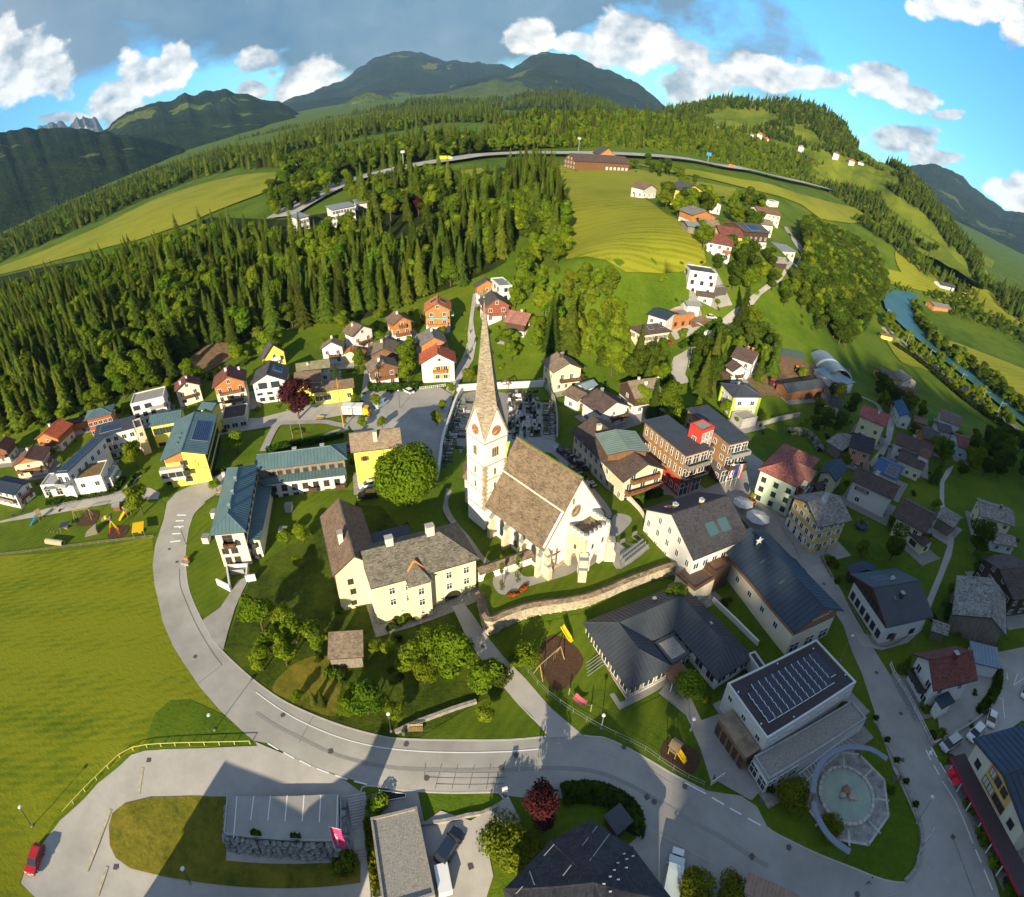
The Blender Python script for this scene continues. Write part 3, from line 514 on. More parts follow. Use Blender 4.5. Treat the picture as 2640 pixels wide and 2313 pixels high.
def house(label,A,B,C=None,Dp=None,W=None,Rg=None,eave=5.5,roof='gy',rise=2.,wall=None,rm=None,ov=.7,up=None,win=None,nowin=False,bal=(),ch=(),pan=(),seam=0,cat='house',name='house',base=2.0,zg=None,wsz=(1.1,1.3),fr=None,shut=None,par=None,th=.22,parapet=None,win_faces='frl',sky=(),door=True,top=None,glass=None,rid=0.0,group=None,wk='std',wrows=None):
 ctr,ang,L,Wd,z0=rect_from(A,B,C,Dp,W,Rg,eave,rise,zg)
 wall=wall or W_WHITE;rm=rm or R_BRN
 if par is None:
  t=thing(name,label,cat,(ctr[0],ctr[1],z0),ang,group)
  HOUSES.append((ctr,max(L,Wd)));YARDS.append((tuple(ctr),0,(ang,L,Wd)))
  t['_z']=z0;root=t;link_kw={}
 else:
  root=par;pm=Matrix.Translation(par.location)@Matrix.Rotation(par.rotation_euler[2],4,'Z');rel=pm.inverted()@(Matrix.Translation((ctr[0],ctr[1],z0))@Matrix.Rotation(ang,4,'Z'))
 made=[]
 def P(nm,mb,mats,parent=None,**k):
  o=mb.build(nm,mats,parent or root,**k);made.append(o)if parent is None else None;return o
 hx,hy=L/2,Wd/2
 ox=oy=ov
 if roof=='flat':ox=oy=min(ov,.02)
 wx,wy=max(.5,hx-ox),max(.5,hy-oy)
 def roof_z(x,y):
  if roof=='gy':k=rid*hx;return eave+rise*(1-abs(x-k)/((hx-k)if x>k else(hx+k)))
  if roof=='gx':return eave+rise*(1-abs(y)/hy)
  if roof=='gh':return eave+rise*min(1-abs(y)/hy,(hx-x)/hy,1)
  if roof in('hx','hy'):return eave+rise*min(1-abs(x)/hx if hx<hy else(hx-abs(x))/hy,1-abs(y)/hy if hy<=hx else(hy-abs(y))/hx,1)
  if roof=='shed':return eave+rise*(y+hy)/Wd
  if roof=='shx':return eave+rise*(x+hx)/L
  return eave
 def wallbody(z0_,z1_,dx,mm,nm,gable):
  b=MB();x,y=wx+dx,wy+dx
  if roof=='gy' and gable:
   k=rid*hx;zc=roof_z(x,0)-th-.02;b.ext([(-x,z0_),(x,z0_),(x,roof_z(x,0)-th-.02),(k,roof_z(k,0)-th-.05),(-x,roof_z(-x,0)-th-.02)],-y,y,'y')
  elif roof=='gx' and gable:b.ext([(-y,z0_),(y,z0_),(y,roof_z(0,y)-th-.02),(0,roof_z(0,0)-th-.05),(-y,roof_z(0,-y)-th-.02)],-x,x,'x')
  elif roof=='shed' and gable:b.ext([(-y,z0_),(y,z0_),(y,roof_z(0,y)-th-.02),(-y,roof_z(0,-y)-th-.02)],-x,x,'x')
  elif roof=='shx' and gable:b.ext([(-x,z0_),(x,z0_),(x,roof_z(x,0)-th-.02),(-x,roof_z(-x,0)-th-.02)],-y,y,'y')
  else:b.box(-x,x,-y,y,z0_,z1_)
  return P(nm,b,mm)
 wtop={'gh':eave+.3,'gy':eave,'gx':eave,'flat':eave,'shed':eave,'shx':eave}.get(roof,eave+min(ov,1)*rise/min(hx,hy)-th-.03)
 if up:
  zs,um=up;b=MB();b.box(-wx,wx,-wy,wy,-base,zs);P('wall',b,wall);wallbody(zs,wtop,.05,um,'upper_wall',True)
 else:wallbody(-base,wtop,0,wall,'wall',True)
 b=MB()
 if roof in('gy','gx'):
  k=rid*hx if roof=='gy' else 0;hw=hx if roof=='gy' else hy;ln=hy if roof=='gy' else hx;ax='y' if roof=='gy' else 'x'
  b.ext([(-hw,eave-th),(k,eave+rise-th),(hw,eave-th),(hw,eave),(k,eave+rise),(-hw,eave)],-ln,ln,ax)
  ro=P('roof',b,rm)
  c=MB();c.box(*((k-.16,k+.16,-ln-.01,ln+.01)if ax=='y' else(-ln-.01,ln+.01,-.16,.16)),eave+rise-.06,eave+rise+.07);P('ridge_cap',c,rm,ro)
  for s in(-1,1):
   e=s*(ln+.012);fa=MB();fa.ext([(-hw,eave-th-.06),(k,eave+rise-th-.06),(hw,eave-th-.06),(hw,eave-.04),(k,eave+rise-.04),(-hw,eave-.04)],min(e,e-s*.05)+s*.03,max(e,e-s*.05)+s*.03,ax)
   P('barge_board',fa,WD_BR if up else FR_D,ro)
 elif roof=='gh':
  v=[(-hx,-hy,eave),(hx,-hy,eave),(hx,hy,eave),(-hx,hy,eave),(-hx,0,eave+rise),(hx-hy,0,eave+rise)];v+=[(a,c,d-th)for a,c,d in v[:4]]
  b.add(v,[(0,1,5,4),(2,3,4,5),(1,2,5),(3,0,4),(6,7,1,0),(7,8,2,1),(8,9,3,2),(9,6,0,3),(9,8,7,6)]);ro=P('roof',b,rm)
  c=MB();c.tube(v[4],v[5],.15,5);c.tube(v[5],v[1],.13,5);c.tube(v[5],v[2],.13,5);P('hip_caps',c,rm,ro)
 elif roof in('hx','hy'):
  if hx>=hy:r1,r2=(-(hx-hy),0),(hx-hy,0)
  else:r1,r2=(0,-(hy-hx)),(0,hy-hx)
  v=[(-hx,-hy,eave),(hx,-hy,eave),(hx,hy,eave),(-hx,hy,eave),(*r1,eave+rise),(*r2,eave+rise)]
  v+=[(a,c,d-th)for a,c,d in v[:4]]
  f=[(0,1,5,4),(2,3,4,5),(1,2,5),(3,0,4)]if hx>=hy else[(1,2,5,4),(3,0,4,5),(0,1,4),(2,3,5)]
  b.add(v,f+[(6,7,1,0),(7,8,2,1),(8,9,3,2),(9,6,0,3),(9,8,7,6)]);ro=P('roof',b,rm)
  c=MB()
  for p,q in((v[0],v[4]),(v[3],v[4]if hx>=hy else v[5]),(v[1],v[5]if hx>=hy else v[4]),(v[2],v[5]),(v[4],v[5])):c.tube(p,q,.13,5)
  P('hip_caps',c,rm,ro)
 elif roof in('shed','shx'):
  if roof=='shed':b.ext([(-hy,eave-th),(hy,eave+rise-th),(hy,eave+rise),(-hy,eave)],-hx,hx,'x')
  else:b.ext([(-hx,eave-th),(hx,eave+rise-th),(hx,eave+rise),(-hx,eave)],-hy,hy,'y')
  ro=P('roof',b,rm)
 else:
  pw=.3;b.box(-hx+pw,hx-pw,-hy+pw,hy-pw,eave-.02,eave+.06);ro=P('roof',b,rm)
  c=MB();pm_=parapet or wall
  ring(c,hx,hy,pw,eave-.25,eave+.32)
  P('parapet',c,pm_)
 if seam and roof!='flat':
  c=MB();hwid=.035;hh=.07
  def rib(p,q):
   p=Vector(p);q=Vector(q);d=(q-p);n=Vector((-d.y,d.x,0));n=n.normalized()*hwid if n.length>1e-6 else Vector((hwid,0,0));u=Vector((0,0,hh))
   c.add([p-n,p+n,p+n+u,p-n+u,q-n,q+n,q+n+u,q-n+u],[(0,1,2,3),(7,6,5,4),(3,2,6,7),(1,5,6,2),(0,3,7,4)])
  if roof in('gy','gx','hx','hy'):
   alongx=roof in('gx','hx')if roof[0]=='g' else hx>=hy
   ln=hx if alongx else hy;hw=hy if alongx else hx
   for t in np.arange(-ln+.25,ln-.1,seam):
    for sg in(-1,1):
     if roof[0]=='g':e0,e1,z1_=sg*hw,0.0,eave+rise
     else:
      inn=max(0,hw-(ln-abs(t)));e0,e1=sg*hw,sg*inn;z1_=eave+rise*(1-inn/hw)
     rib((t,e0,eave)if alongx else(e0,t,eave),(t,e1,z1_)if alongx else(e1,t,z1_))
   if roof[0]=='h':
    for t in np.arange(-hw+.25,hw-.1,seam):
     for sg in(-1,1):
      q=hw-abs(t);rib((sg*ln,t,eave)if alongx else(t,sg*ln,eave),(sg*(ln-q),t,eave+rise*q/hw)if alongx else(t,sg*(ln-q),eave+rise*q/hw))
  elif roof=='shed':
   for t in np.arange(-hx+.2,hx-.1,seam):rib((t,-hy,eave),(t,hy,eave+rise))
  else:
   for t in np.arange(-hy+.2,hy-.1,seam):rib((-hx,t,eave),(hx,t,eave+rise))
  if c.v:P('standing_seams',c,rm,ro)['kind']='stuff'
 if roof not in('flat',):
  gl=[]
  if roof in('gy','hx','hy'):gl+=[((s*(hx+.05),-hy,eave-th*.6),(s*(hx+.05),hy,eave-th*.6))for s in(-1,1)]
  if roof in('gx','hx','hy','shed','gh'):gl+=[((-hx,s*(hy+.05),eave-th*.6),(hx,s*(hy+.05),eave-th*.6))for s in((-1,1)if roof!='shed' else(-1,))]
  for p_,q_ in gl:g=MB();g.tube(p_,q_,.08,5);P('gutter',g,FR_D)
 FACE={'f':(0,-wy,0,wx),'b':(0,wy,math.pi,wx),'r':(wx,0,math.pi/2,wy),'l':(-wx,0,-math.pi/2,wy)}
 def on_face(face,u,z,out=0.):
  x,y,rz,half=FACE[face];c_,s_=math.cos(rz),math.sin(rz);o=out+(.05 if up and z>up[0]-.3 else 0)
  return(x+c_*u*half+s_*o,y+s_*u*half-c_*o,z),rz,half
 if not nowin:
  cam_l=Matrix.Rotation(-ang,4,'Z')@Vector((-ctr[0],-ctr[1],0))
  for face in win_faces:
   x,y,rz,half=FACE[face];nrm=Vector((math.sin(rz),-math.cos(rz),0))
   if win and face in win:rows=win[face]
   else:
    if nrm.dot(cam_l)/max(1e-6,cam_l.length)<-.12:continue
    n=max(1,int(2*half/3.1));fl=max(1,int((eave-.2)/2.75));rows=[(1.0+2.75*i,n,*wsz)for i in range(fl)]
    if roof=='gy' and face=='f' and rise>2.3:rows.append((1.0+2.75*fl,max(1,n//2),wsz[0]*.9,wsz[1]*.85,-.3,.3))
    if roof=='gx' and face in 'rl' and rise>2.3:rows.append((1.0+2.75*fl,max(1,n//2),wsz[0]*.9,wsz[1]*.85,-.3,.3))
   for row in rows:
    z,n,w,h=row[:4];u0,u1=row[4:6]if len(row)>4 else(-1+1/n*.9,1-1/n*.9)
    g_=row[6]if len(row)>6 else None
    for i in range(n):
     u=(u0+u1)/2 if n==1 else u0+(u1-u0)*i/(n-1)
     loc,rz_,_=on_face(face,u,z);made.append(add_window(root,loc,rz_,w,h,fr,g_ or glass,shut,wk))
  if door and par is None and name in('house','chalet'):
   loc,rz_,_=on_face('r' if(cam_l.x>0)else 'l',-.35,0.05,.0);b=MB();b.box(-.5,.5,-.07,0,0,2.05);d_=b.build('door',WD_BR,root,loc=loc,rot=(0,0,rz_));made.append(d_)
   h_=MB();h_.box(.34,.42,-.13,-.07,1.,1.06);h_.build('handle',METAL,d_)
 for bl in bal:
  face,z,u0,u1,dep,bm=bl[:6];hgt=bl[6]if len(bl)>6 else 1.0;x,y,rz,half=FACE[face];b=MB();a0,a1=u0*half,u1*half
  o0=-.06
  U_=[(a0,o0),(a0,-dep),(a1,-dep),(a1,o0),(a1-.07,o0),(a1-.07,-dep+.07),(a0+.07,-dep+.07),(a0+.07,o0)];n_=8
  b.v=[(x_,y_,-.2)for x_,y_ in U_]+[(x_,y_,hgt)for x_,y_ in U_]+[(x_,y_,0.)for x_,y_ in U_[4:]]
  b.f=[(0,3,2,1)]+[(i,i+1,8+i+1,8+i)for i in range(3)]+[(8,9,14,15),(9,10,13,14),(10,11,12,13)]+[(3,4,12,11),(7,0,8,15)]+[(4,16,17,5),(5,17,18,6),(6,18,19,7)][:0]+[(16,17,13,12),(17,18,14,13),(18,19,15,14),(16,19,18,17)];b.m=[0]*len(b.f)
  o=b.build('balcony',bm,root,loc=(x,y,z),rot=(0,0,rz));made.append(o)
  if bm in(WD_OR,WD_BR,WD_DK,WD_RED)and math.hypot(*ctr)<220:
   for q in np.arange(a0+.5,a1-.4,1.3):f=MB();f.box(q-.45,q+.45,-dep-.30,-dep-.07,hgt-.35,hgt-.16);f.build('flower_box',leafmat('flowers',(.05,.10,.02),(.55,.10,.10),.2),o)
 for c_ in ch:
  u,v,sx,hgt=c_[:4];cm=c_[4]if len(c_)>4 else W_CREAM;x,y=u*hx,v*hy;zr=roof_z(x,y);b=MB();b.box(x-sx/2,x+sx/2,y-sx*.4,y+sx*.4,zr-.6,zr+hgt);o=P('chimney',b,cm,ro)
  b=MB();b.box(x-sx/2-.1,x+sx/2+.1,y-sx*.4-.1,y+sx*.4+.1,zr+hgt,zr+hgt+.12)
  P('chimney_cap',b,CONC,ro)
 def on_roof(x0,x1,y0,y1,lift,thick,nm,mm,parent):
  b=MB();q=[(x0,y0),(x1,y0),(x1,y1),(x0,y1)];lo=[(x,y,roof_z(x,y)+lift)for x,y in q];hi=[(x,y,z+thick)for x,y,z in lo]
  b.add(lo+hi,[(3,2,1,0),(4,5,6,7),(0,1,5,4),(1,2,6,5),(2,3,7,6),(3,0,4,7)]);return b
 for(u0,u1,v0,v1,n,m_)in pan:
  fr_=on_roof(u0*hx-.08,u1*hx+.08,v0*hy-.08,v1*hy+.08,.03,.06,'',METAL,ro);P('panel_rails',fr_,METAL,ro)
  for i in range(n):
   for j in range(m_):
    g_=.05;xa,xb=u0*hx+(u1-u0)*hx*i/n,u0*hx+(u1-u0)*hx*(i+1)/n;ya,yb=v0*hy+(v1-v0)*hy*j/m_,v0*hy+(v1-v0)*hy*(j+1)/m_
    P('solar_panel',on_roof(xa+g_*np.sign(xb-xa),xb-g_*np.sign(xb-xa),ya+g_*np.sign(yb-ya),yb-g_*np.sign(yb-ya),.10,.04,'',PANEL,ro),PANEL,ro)
 for(u,v,w,h)in sky:
  P('skylight',on_roof(u*hx-w/2,u*hx+w/2,v*hy-h/2,v*hy+h/2,.02,.1,'',GLB,ro),GLB,ro)
 if par is not None:
  for o in made:
   o.matrix_local=rel@(Matrix.Translation(o.location)@o.rotation_euler.to_matrix().to_4x4())
 info=dict(root=root,ctr=ctr,ang=ang,L=L,W=Wd,z=z0,wx=wx,wy=wy,roof=ro,rz=roof_z,FACE=FACE,made=made,mat=Matrix.Translation((ctr[0],ctr[1],z0))@Matrix.Rotation(ang,4,'Z'))
 return info
def K3(c,a,b,d):return dict(A=K(c,*a),B=K(c,*b),C=K(c,*d))
H=house
H('cream chalet with dark red roof at the left edge of the photo',**K3('B0',(-75,1452),(50,1432),(112,1345)),rise=2.2,wall=W_CREAM,rm=R_DRED,up=(3.0,WD_BR),bal=[('f',3.0,-.8,.8,1.2,WD_BR)],cat='house')
H('chalet with red brown roof and wooden gable left of the rust red flats',**K3('B0',(272,1342),(458,1336),(482,1222)),rise=2.4,wall=W_CREAM,rm=R_RED,up=(3.0,WD_OR),bal=[('f',3.0,-.7,.7,1.2,WD_BR)],ch=[(-.3,.2,.8,1.0,W_WHITE)])
H('beige house with brown red roof and long balconies behind the solar roofed flats',**K3('B0',(88,1562),(338,1514),(386,1408)),rise=2.4,wall=W_TAN,rm=R_BRED,up=(5.6,WD_OR),bal=[('f',2.8,-.85,.85,1.3,WD_BR),('r',2.8,-.8,.8,1.2,WD_BR)],ch=[(-.2,.4,.7,.9)])
H('white boarded house with slate blue metal roof at the lower left edge',K('C0',-95,190),K('C0',112,238),C=K('C0',194,108),rise=1.0,eave=5.8,roof='gx',wall=W_WHITE,rm=M_NAVY,seam=.9,bal=[('f',2.8,-.9,.9,1.3,WD_GR),('r',2.8,-.8,.8,1.2,WD_DK)])
H('rust red flat block with blue green hipped roof below the forest',K('B0',670,1193),K('B0',895,1133),C=K('B0',905,1058),eave=7.2,roof='hx',rise=1.3,wall=mat('rust_render',(.36,.085,.035)),rm=M_TEAL,seam=.8,ov=.8,win={'f':[(1.0,4,1.5,1.3),(4.2,5,1.3,1.3)],'r':[(1.0,2,1.3,1.3),(4.2,2,1.3,1.3)]},cat='apartment house',name='apartment_house')
H('low dark carport with timber walls behind the red chalet roof',K('B0',474,1247),K('B0',668,1198),C=K('B0',662,1160),eave=3.0,roof='flat',rise=0,wall=WD_OR,rm=M_FELT,parapet=FR_D,nowin=True,cat='carport',name='carport',win={})
H('white flat roofed villa with stepped terraces at the forest foot',K('B0',1040,1066),K('B0',1304,1004),C=K('B0',1252,938),eave=8.6,roof='flat',rise=0,wall=W_WHITE,rm=M_GRAV,win={'f':[(.8,4,1.6,1.4),(3.6,3,1.4,1.4,-.8,.2),(6.2,2,2.2,1.5,-.7,0)],'r':[(1,2,1.4,1.4),(4,2,1.4,1.4)]},bal=[('f',3.0,-.1,.95,1.8,W_WHITE),('f',5.9,.1,.95,1.5,METAL)],fr=FR_D)
H('cream house with brown roof, first from the left beside the school',**K3('B0',(1388,966),(1605,905),(1640,835)),eave=6.2,rise=2.6,wall=W_CREAM,rm=R_DRED,bal=[('f',3.0,-.6,.6,1.2,WD_DK)],ch=[(-.4,-.5,.7,1.1,W_WHITE),(.1,-.1,.6,.9,W_WHITE)])
H('large guest house with red brown roof and three rows of balconies',**K3('B0',(1692,932),(1962,878),(2030,775)),eave=9.0,rise=3.0,wall=W_CREAM,rm=R_DRED,up=(6.2,WD_OR),bal=[('f',3.2,-.75,.75,1.3,WD_BR),('f',6.1,-.75,.75,1.3,WD_BR)],ch=[(-.1,.1,.7,1.0,W_WHITE),(.6,.7,.6,.9,W_WHITE)],cat='guest house',name='guest_house')
fl=H('white flats in an L with long solar panel roofs beside the lane',K('B0',428,1614),K('B0',540,1622),C=K('B0',757,1326),eave=9.2,roof='shx',rise=.7,wall=W_WHITE,rm=M_DKM,ov=.4,pan=[(-.75,.75,-.9,.82,2,14)],win={'f':[(6.2,2,1.6,1.8)],'r':[(6.4,6,1.2,1.5)]},cat='apartment house',name='apartment_house',bal=[('f',6.0,-.95,.95,2.4,METAL)])
H('',K('B0',596,1668),K('B0',806,1632),C=K('B0',868,1508),eave=6.4,roof='flat',rise=0,wall=W_WHITE,rm=M_SEDUM,par=fl['root'],win={'f':[(3.6,2,1.3,1.3)],'r':[(3.6,2,1.2,1.3)]},zg=fl['z'])
H('',K('B0',322,1716),K('B0',884,1655),C=K('B0',946,1552),eave=3.9,roof='flat',rise=0,wall=W_WHITE,rm=CONC,par=fl['root'],win={'f':[(.3,6,2.0,2.2),],'r':[(.3,2,2.0,2.2)]},zg=fl['z'],bal=[('f',3.6,-.85,-.45,1.8,M_GREEN,.2),('f',3.6,-.25,.15,1.8,M_GREEN,.2),('r',3.2,-.5,.5,1.8,M_GREEN,.2)])
H('',K('B0',748,1332),K('B0',1074,1247),C=K('B0',1092,1160),eave=9.0,roof='shed',rise=.7,wall=W_WHITE,rm=M_DKM,ov=.3,par=fl['root'],pan=[(-.72,.35,-.55,.45,12,3)],win={'f':[(.6,5,1.5,1.9),(3.4,6,1.3,1.5),(6.2,5,1.3,1.4)],'r':[(.8,2,1.2,1.4),(3.6,2,1.2,1.4),(6.4,2,1.2,1.4)]},bal=[('f',3.2,-.35,.9,2.0,METAL),('f',6.0,-.55,-.2,1.8,FR_W)],zg=fl['z'])
H('',K('B0',1080,1262),K('B0',1142,1240),C=K('B0',1130,1172),eave=9.8,roof='flat',rise=0,wall=W_TAN,rm=M_DKM,par=fl['root'],zg=fl['z'],win={'r':[(1,2,1.1,1.4),(4,2,1.1,1.4),(7,2,1.1,1.4)],'f':[(7,1,.9,1.3)]})
sc=H('yellow school with blue green metal roofs and solar panels',K('B0',1275,1514),K('B0',1655,1456),C=K('B0',1772,1130),eave=9.2,rise=1.9,wall=W_YEL,rm=M_TEAL,seam=.85,ov=.9,pan=[(.25,.88,-.45,.52,8,7)],cat='school',name='school',fr=FR_D,win={'r':[(.8,11,1.7,1.9,-.9,.9),(3.9,11,1.7,1.8,-.9,.9),(6.7,11,1.7,1.5,-.9,.9)],'f':[(1.3,1,1.8,1.3,-.1,-.1),(4.0,1,1.8,1.2,-.1,-.1),(6.4,1,1.8,1.3,-.1,-.1)]},glass=GLASS)
def school_front():
 r=sc['root'];wx,wy=sc['wx'],sc['wy']
 b=MB();b.box(-wx-1.8,-wx*.14,-wy-1.6,-wy+.3,3.0,6.6);o=b.build('classroom_bay',mat('light_grey_cladding',(.45,.45,.44)),r)
 for i in range(4):add_window(r,(-wx-.6+i*2.0,-wy-1.6,4.2),0,1.6,1.3,FR_D)
 b=MB();zt=sc['rz'](-wx*.95,0)-.3;b.add([(-wx*.98,-wy-.05,7.6),(-.5,-wy-.05,7.6),(-.5,-wy-.05,sc['rz'](-.5,0)-.35),(-wx*.98,-wy-.05,zt)],[(0,1,2,3)]);b.build('gable_boards',WD_OR,r)
 INK=mat('dark_ink',(.07,.06,.03),.8,.05);b=MB();c0=wx*.5
 S=smoothpts([(c0+.75,0,7.4),(c0+.2,0,7.7),(c0-.35,0,7.2),(c0,0,6.6),(c0+.45,0,6.1),(c0+.1,0,5.4),(c0-.6,0,5.5)],5)
 for p,q in zip(S[:-1],S[1:]):b.tube((p[0],-wy-.03,p[2]),(q[0],-wy-.03,q[2]),.07,4)
 for k,(cx_,cz,rr)in enumerate([(c0-.55,6.55,.55),(c0+.75,6.0,.45)]):
  A=[(cx_+rr*math.cos(t),cz+rr*math.sin(t)*1.1)for t in np.linspace(.4,5.4,12)]
  for p,q in zip(A[:-1],A[1:]):b.tube((p[0],-wy-.03,p[1]),(q[0],-wy-.03,q[1]),.045,4)
 b.build('emblem',INK,r)
 b=MB();x=c0-2.1;random.seed(3)
 while x<c0+2.1:
  w_=random.uniform(.12,.3);h_=random.choice([.22,.22,.36]);b.box(x,x+.05,-wy-.03,-wy,4.55,4.55+h_);b.box(x,x+w_,-wy-.03,-wy,4.55+random.choice([0,.18]),4.62+random.choice([0,.16]));x+=w_+.07
 b.build('lettering',INK,r)
 for px_ in((1410,1275),(1400,1300),(1425,1350)):
  pass
 b=MB()
 for yy in(-.55,-.3,-.05):BX((-wx*.45,-wx*.36,yy*wy-.3,yy*wy+.3,sc['rz'](-wx*.4,0)-.05,sc['rz'](-wx*.4,0)+.35),'roof_vent',M_TEAL,sc['roof'])
 pass
school_front()
H('',K('B0',1180,1243),K('B0',1442,1196),C=K('B0',1562,1072),eave=8.2,roof='gx',rise=1.5,wall=W_YEL,rm=M_TEAL,seam=.85,par=sc['root'],zg=sc['z'],win={'f':[(.6,3,2.2,1.2,-.6,.6),(4.9,4,2.0,1.9,-.7,.6)],'l':[(4.9,2,1.6,1.8)]},fr=SH_G)
H('',K('B0',1576,1100),K('B0',1694,1112),C=K('B0',1690,1036),eave=9.4,roof='gx',rise=1.0,wall=W_YEL,rm=M_TEAL,seam=.85,par=sc['root'],zg=sc['z'],nowin=True)
H('',K('B0',1768,1192),K('B0',1962,1160),C=K('B0',1946,1062),eave=4.2,roof='flat',rise=0,wall=W_GREY,rm=M_FELT,par=sc['root'],zg=sc['z'],win={'f':[(1.2,3,1.8,1.5)]},sky=[(0,0,1.6,1.0)])
ar=H('long cream residence with teal metal roofs in an L beside the curving road',K('P',418,1069),K('P',491,1062),C=K('P',563,921),eave=9.6,roof='hy',rise=2.2,wall=W_CREAM,rm=M_TEAL,seam=.8,ov=.8,cat='residence',name='residence',win={'f':[(.7,2,1.2,1.9,-.55,.1),(3.6,2,1.3,1.4,-.6,.05),(6.5,1,2.0,2.0,-.2,-.2)],'r':[(.8,9,1.2,1.9),(3.7,9,1.2,1.6),(6.5,9,1.2,1.6)],'l':[(.8,8,1.2,1.9),(3.7,8,1.2,1.6),(6.5,8,1.2,1.6)]},bal=[('f',6.3,-.5,.35,1.5,WD_DK),('r',3.5,-.9,-.6,1.6,DARKM),('r',3.5,-.2,.1,1.6,DARKM),('r',.3,-.9,-.6,1.6,DARKM),('r',.3,-.2,.1,1.6,DARKM)],fr=FR_B,ch=[(.05,-.55,.5,1.0,M_TEAL),(.05,-.15,.5,1.0,M_TEAL),(.05,.25,.5,1.0,M_TEAL)])
H('',K('P',474,1074),K('P',518,1071),C=K('P',551,958),eave=6.2,roof='shx',rise=-1.0,wall=W_CREAM,rm=M_TEAL,seam=.8,ov=.3,par=ar['root'],zg=ar['z'],nowin=True)
H('',K('B1',-20,1592),K('B1',728,1499),C=K('B1',729,1369),eave=9.2,roof='hx',rise=2.0,wall=W_CREAM,rm=M_TEAL,seam=.8,ov=.8,par=ar['root'],zg=ar['z'],win={'f':[(6.5,9,1.1,1.3,-.7,.9)]},ch=[(-.1,.1,.9,.6,M_TEAL),(.5,.1,.9,.6,M_TEAL)],up=(6.0,WD_GR),fr=FR_B)
H('',K('B1',40,1700),K('B1',716,1622),C=K('B1',708,1545),eave=6.2,roof='shed',rise=.8,wall=W_WHITE,rm=M_TEAL,seam=.8,ov=.3,par=ar['root'],zg=ar['z'],win={'f':[(.6,7,1.2,1.9,-.75,.8),(3.4,7,1.2,1.6,-.75,.8)]},bal=[('f',3.2,-.9,-.72,1.3,DARKM),('f',.25,-.9,-.72,1.3,DARKM),('f',3.2,.1,.3,1.4,WD_DK),('f',.25,.1,.3,1.4,WD_DK),('f',3.2,.75,.98,1.4,WD_DK),('f',.25,.75,.98,1.4,WD_DK)],fr=FR_B)
H('tall bright yellow house with taupe roof between the square and the lime tree',K('B1',757,1447),K('B1',1168,1400),Rg=K('B1',1157,1247),eave=9.8,roof='gx',rise=3.4,wall=W_YEL,rm=R_TAUPE,ov=.6,ch=[(0,-.45,.9,2.0,W_TAN)],win={'f':[(6.9,2,.8,1.1,-.55,.55),(4.4,1,.8,1.1,0,0),(.0,1,1.3,2.0,-.25,-.25)],'l':[(3.5,2,.8,1.1),(6.9,2,.8,1.1)],'r':[(3.5,2,.8,1.1),(6.9,2,.8,1.1)]},shut=SH_B,fr=FR_B)
br=H('long yellow hall with brown roof and dark windows behind the copper beech',K('B1',440,968),K('B1',786,925),Rg=K('B1',783,852),eave=4.8,roof='gx',rise=1.6,wall=W_YEL,rm=R_BRN,win={'f':[(1.4,2,2.4,1.6,-.75,-.35),(1.4,1,1.2,1.5,.8,.8)]},fr=FR_W,cat='hall',name='hall')
H('',K('B1',300,895),K('B1',520,870),Rg=K('B1',541,782),eave=5.2,roof='gx',rise=1.8,wall=W_YEL,rm=R_BRN,par=br['root'],nowin=True)
H('white house with mossy olive roof behind the yellow hall',K('B1',320,808),K('B1',594,768),Rg=K('B1',600,695),eave=5.0,roof='gx',rise=1.8,wall=W_WHITE,rm=R_OLIVE,ch=[(-.3,-.3,.6,.7)])
H('bright yellow gabled house with steep dark roof at the forest edge',K('B1',52,702),K('B1',242,645),C=K('B1',300,590),eave=4.6,rise=4.2,wall=W_YEL,rm=R_DGR,bal=[('f',3.0,-.3,.5,1.2,FR_W)],base=3)
H('white modern house with dark roof and yellow terrace beside the copper beech',K('B1',-48,905),K('B1',240,868),C=K('B1',238,760),eave=7.2,rise=2.8,wall=W_WHITE,rm=R_DGR,bal=[('f',4.6,-.85,.9,1.6,FR_W)],pan=[(.25,.7,-.2,.4,1,2)],win={'f':[(.8,2,1.5,1.1,-.6,0),(2.9,3,1.6,1.2,-.7,.6),(5.0,2,2.6,1.9,-.4,.4)],'r':[(3,3,1.2,1.2)]},fr=FR_D)
H('white house with grey brown roof and dark balcony above the orange garage',K('B1',508,621),K('B1',700,604),Dp=K('B1',425,590),eave=6.2,rise=2.3,wall=W_WHITE,rm=R_TAUPE,bal=[('f',3.0,-.4,.7,1.2,WD_DK)],ch=[(0,.3,.6,.9)])
H('small garage with bright orange tiled roof',K('B1',634,686),K('B1',872,672),C=K('B1',845,632),eave=2.6,rise=1.9,wall=W_PALE,rm=R_OR,nowin=True,cat='garage',name='garage',ov=.5)
H('white house with brown roof and dark balcony nearest the spruce forest',K('B1',764,521),K('B1',946,460),Dp=K('B1',722,470),eave=6.8,rise=2.6,wall=W_WHITE,rm=R_BRN,bal=[('f',3.2,-.5,.85,1.2,WD_DK)],ch=[(-.3,.3,.6,.9,W_WHITE)])
H('tall chalet with orange timber upper floors and white ground floor',K('B1',1084,432),K('B1',1256,398),C=K('B1',1260,335),eave=7.4,rise=2.4,wall=W_WHITE,rm=R_BRN,up=(3.4,WD_OR),bal=[('f',3.2,-.8,.8,1.2,WD_BR),('f',6.0,-.4,.4,1.1,WD_BR)],ch=[(-.1,.1,.6,.9)],name='chalet')
H('wooden bungalow with wide grey brown roof and green shutters',K('B1',889,677),K('B1',1146,656),C=K('B1',1183,560),eave=3.8,rise=2.2,wall=WD_BR,rm=R_TAUPE,win={'f':[(1.0,3,1.1,1.3)],'r':[(1,3,1.1,1.3)]},shut=SH_G,ch=[(-.1,.2,.7,1.0)],name='chalet')
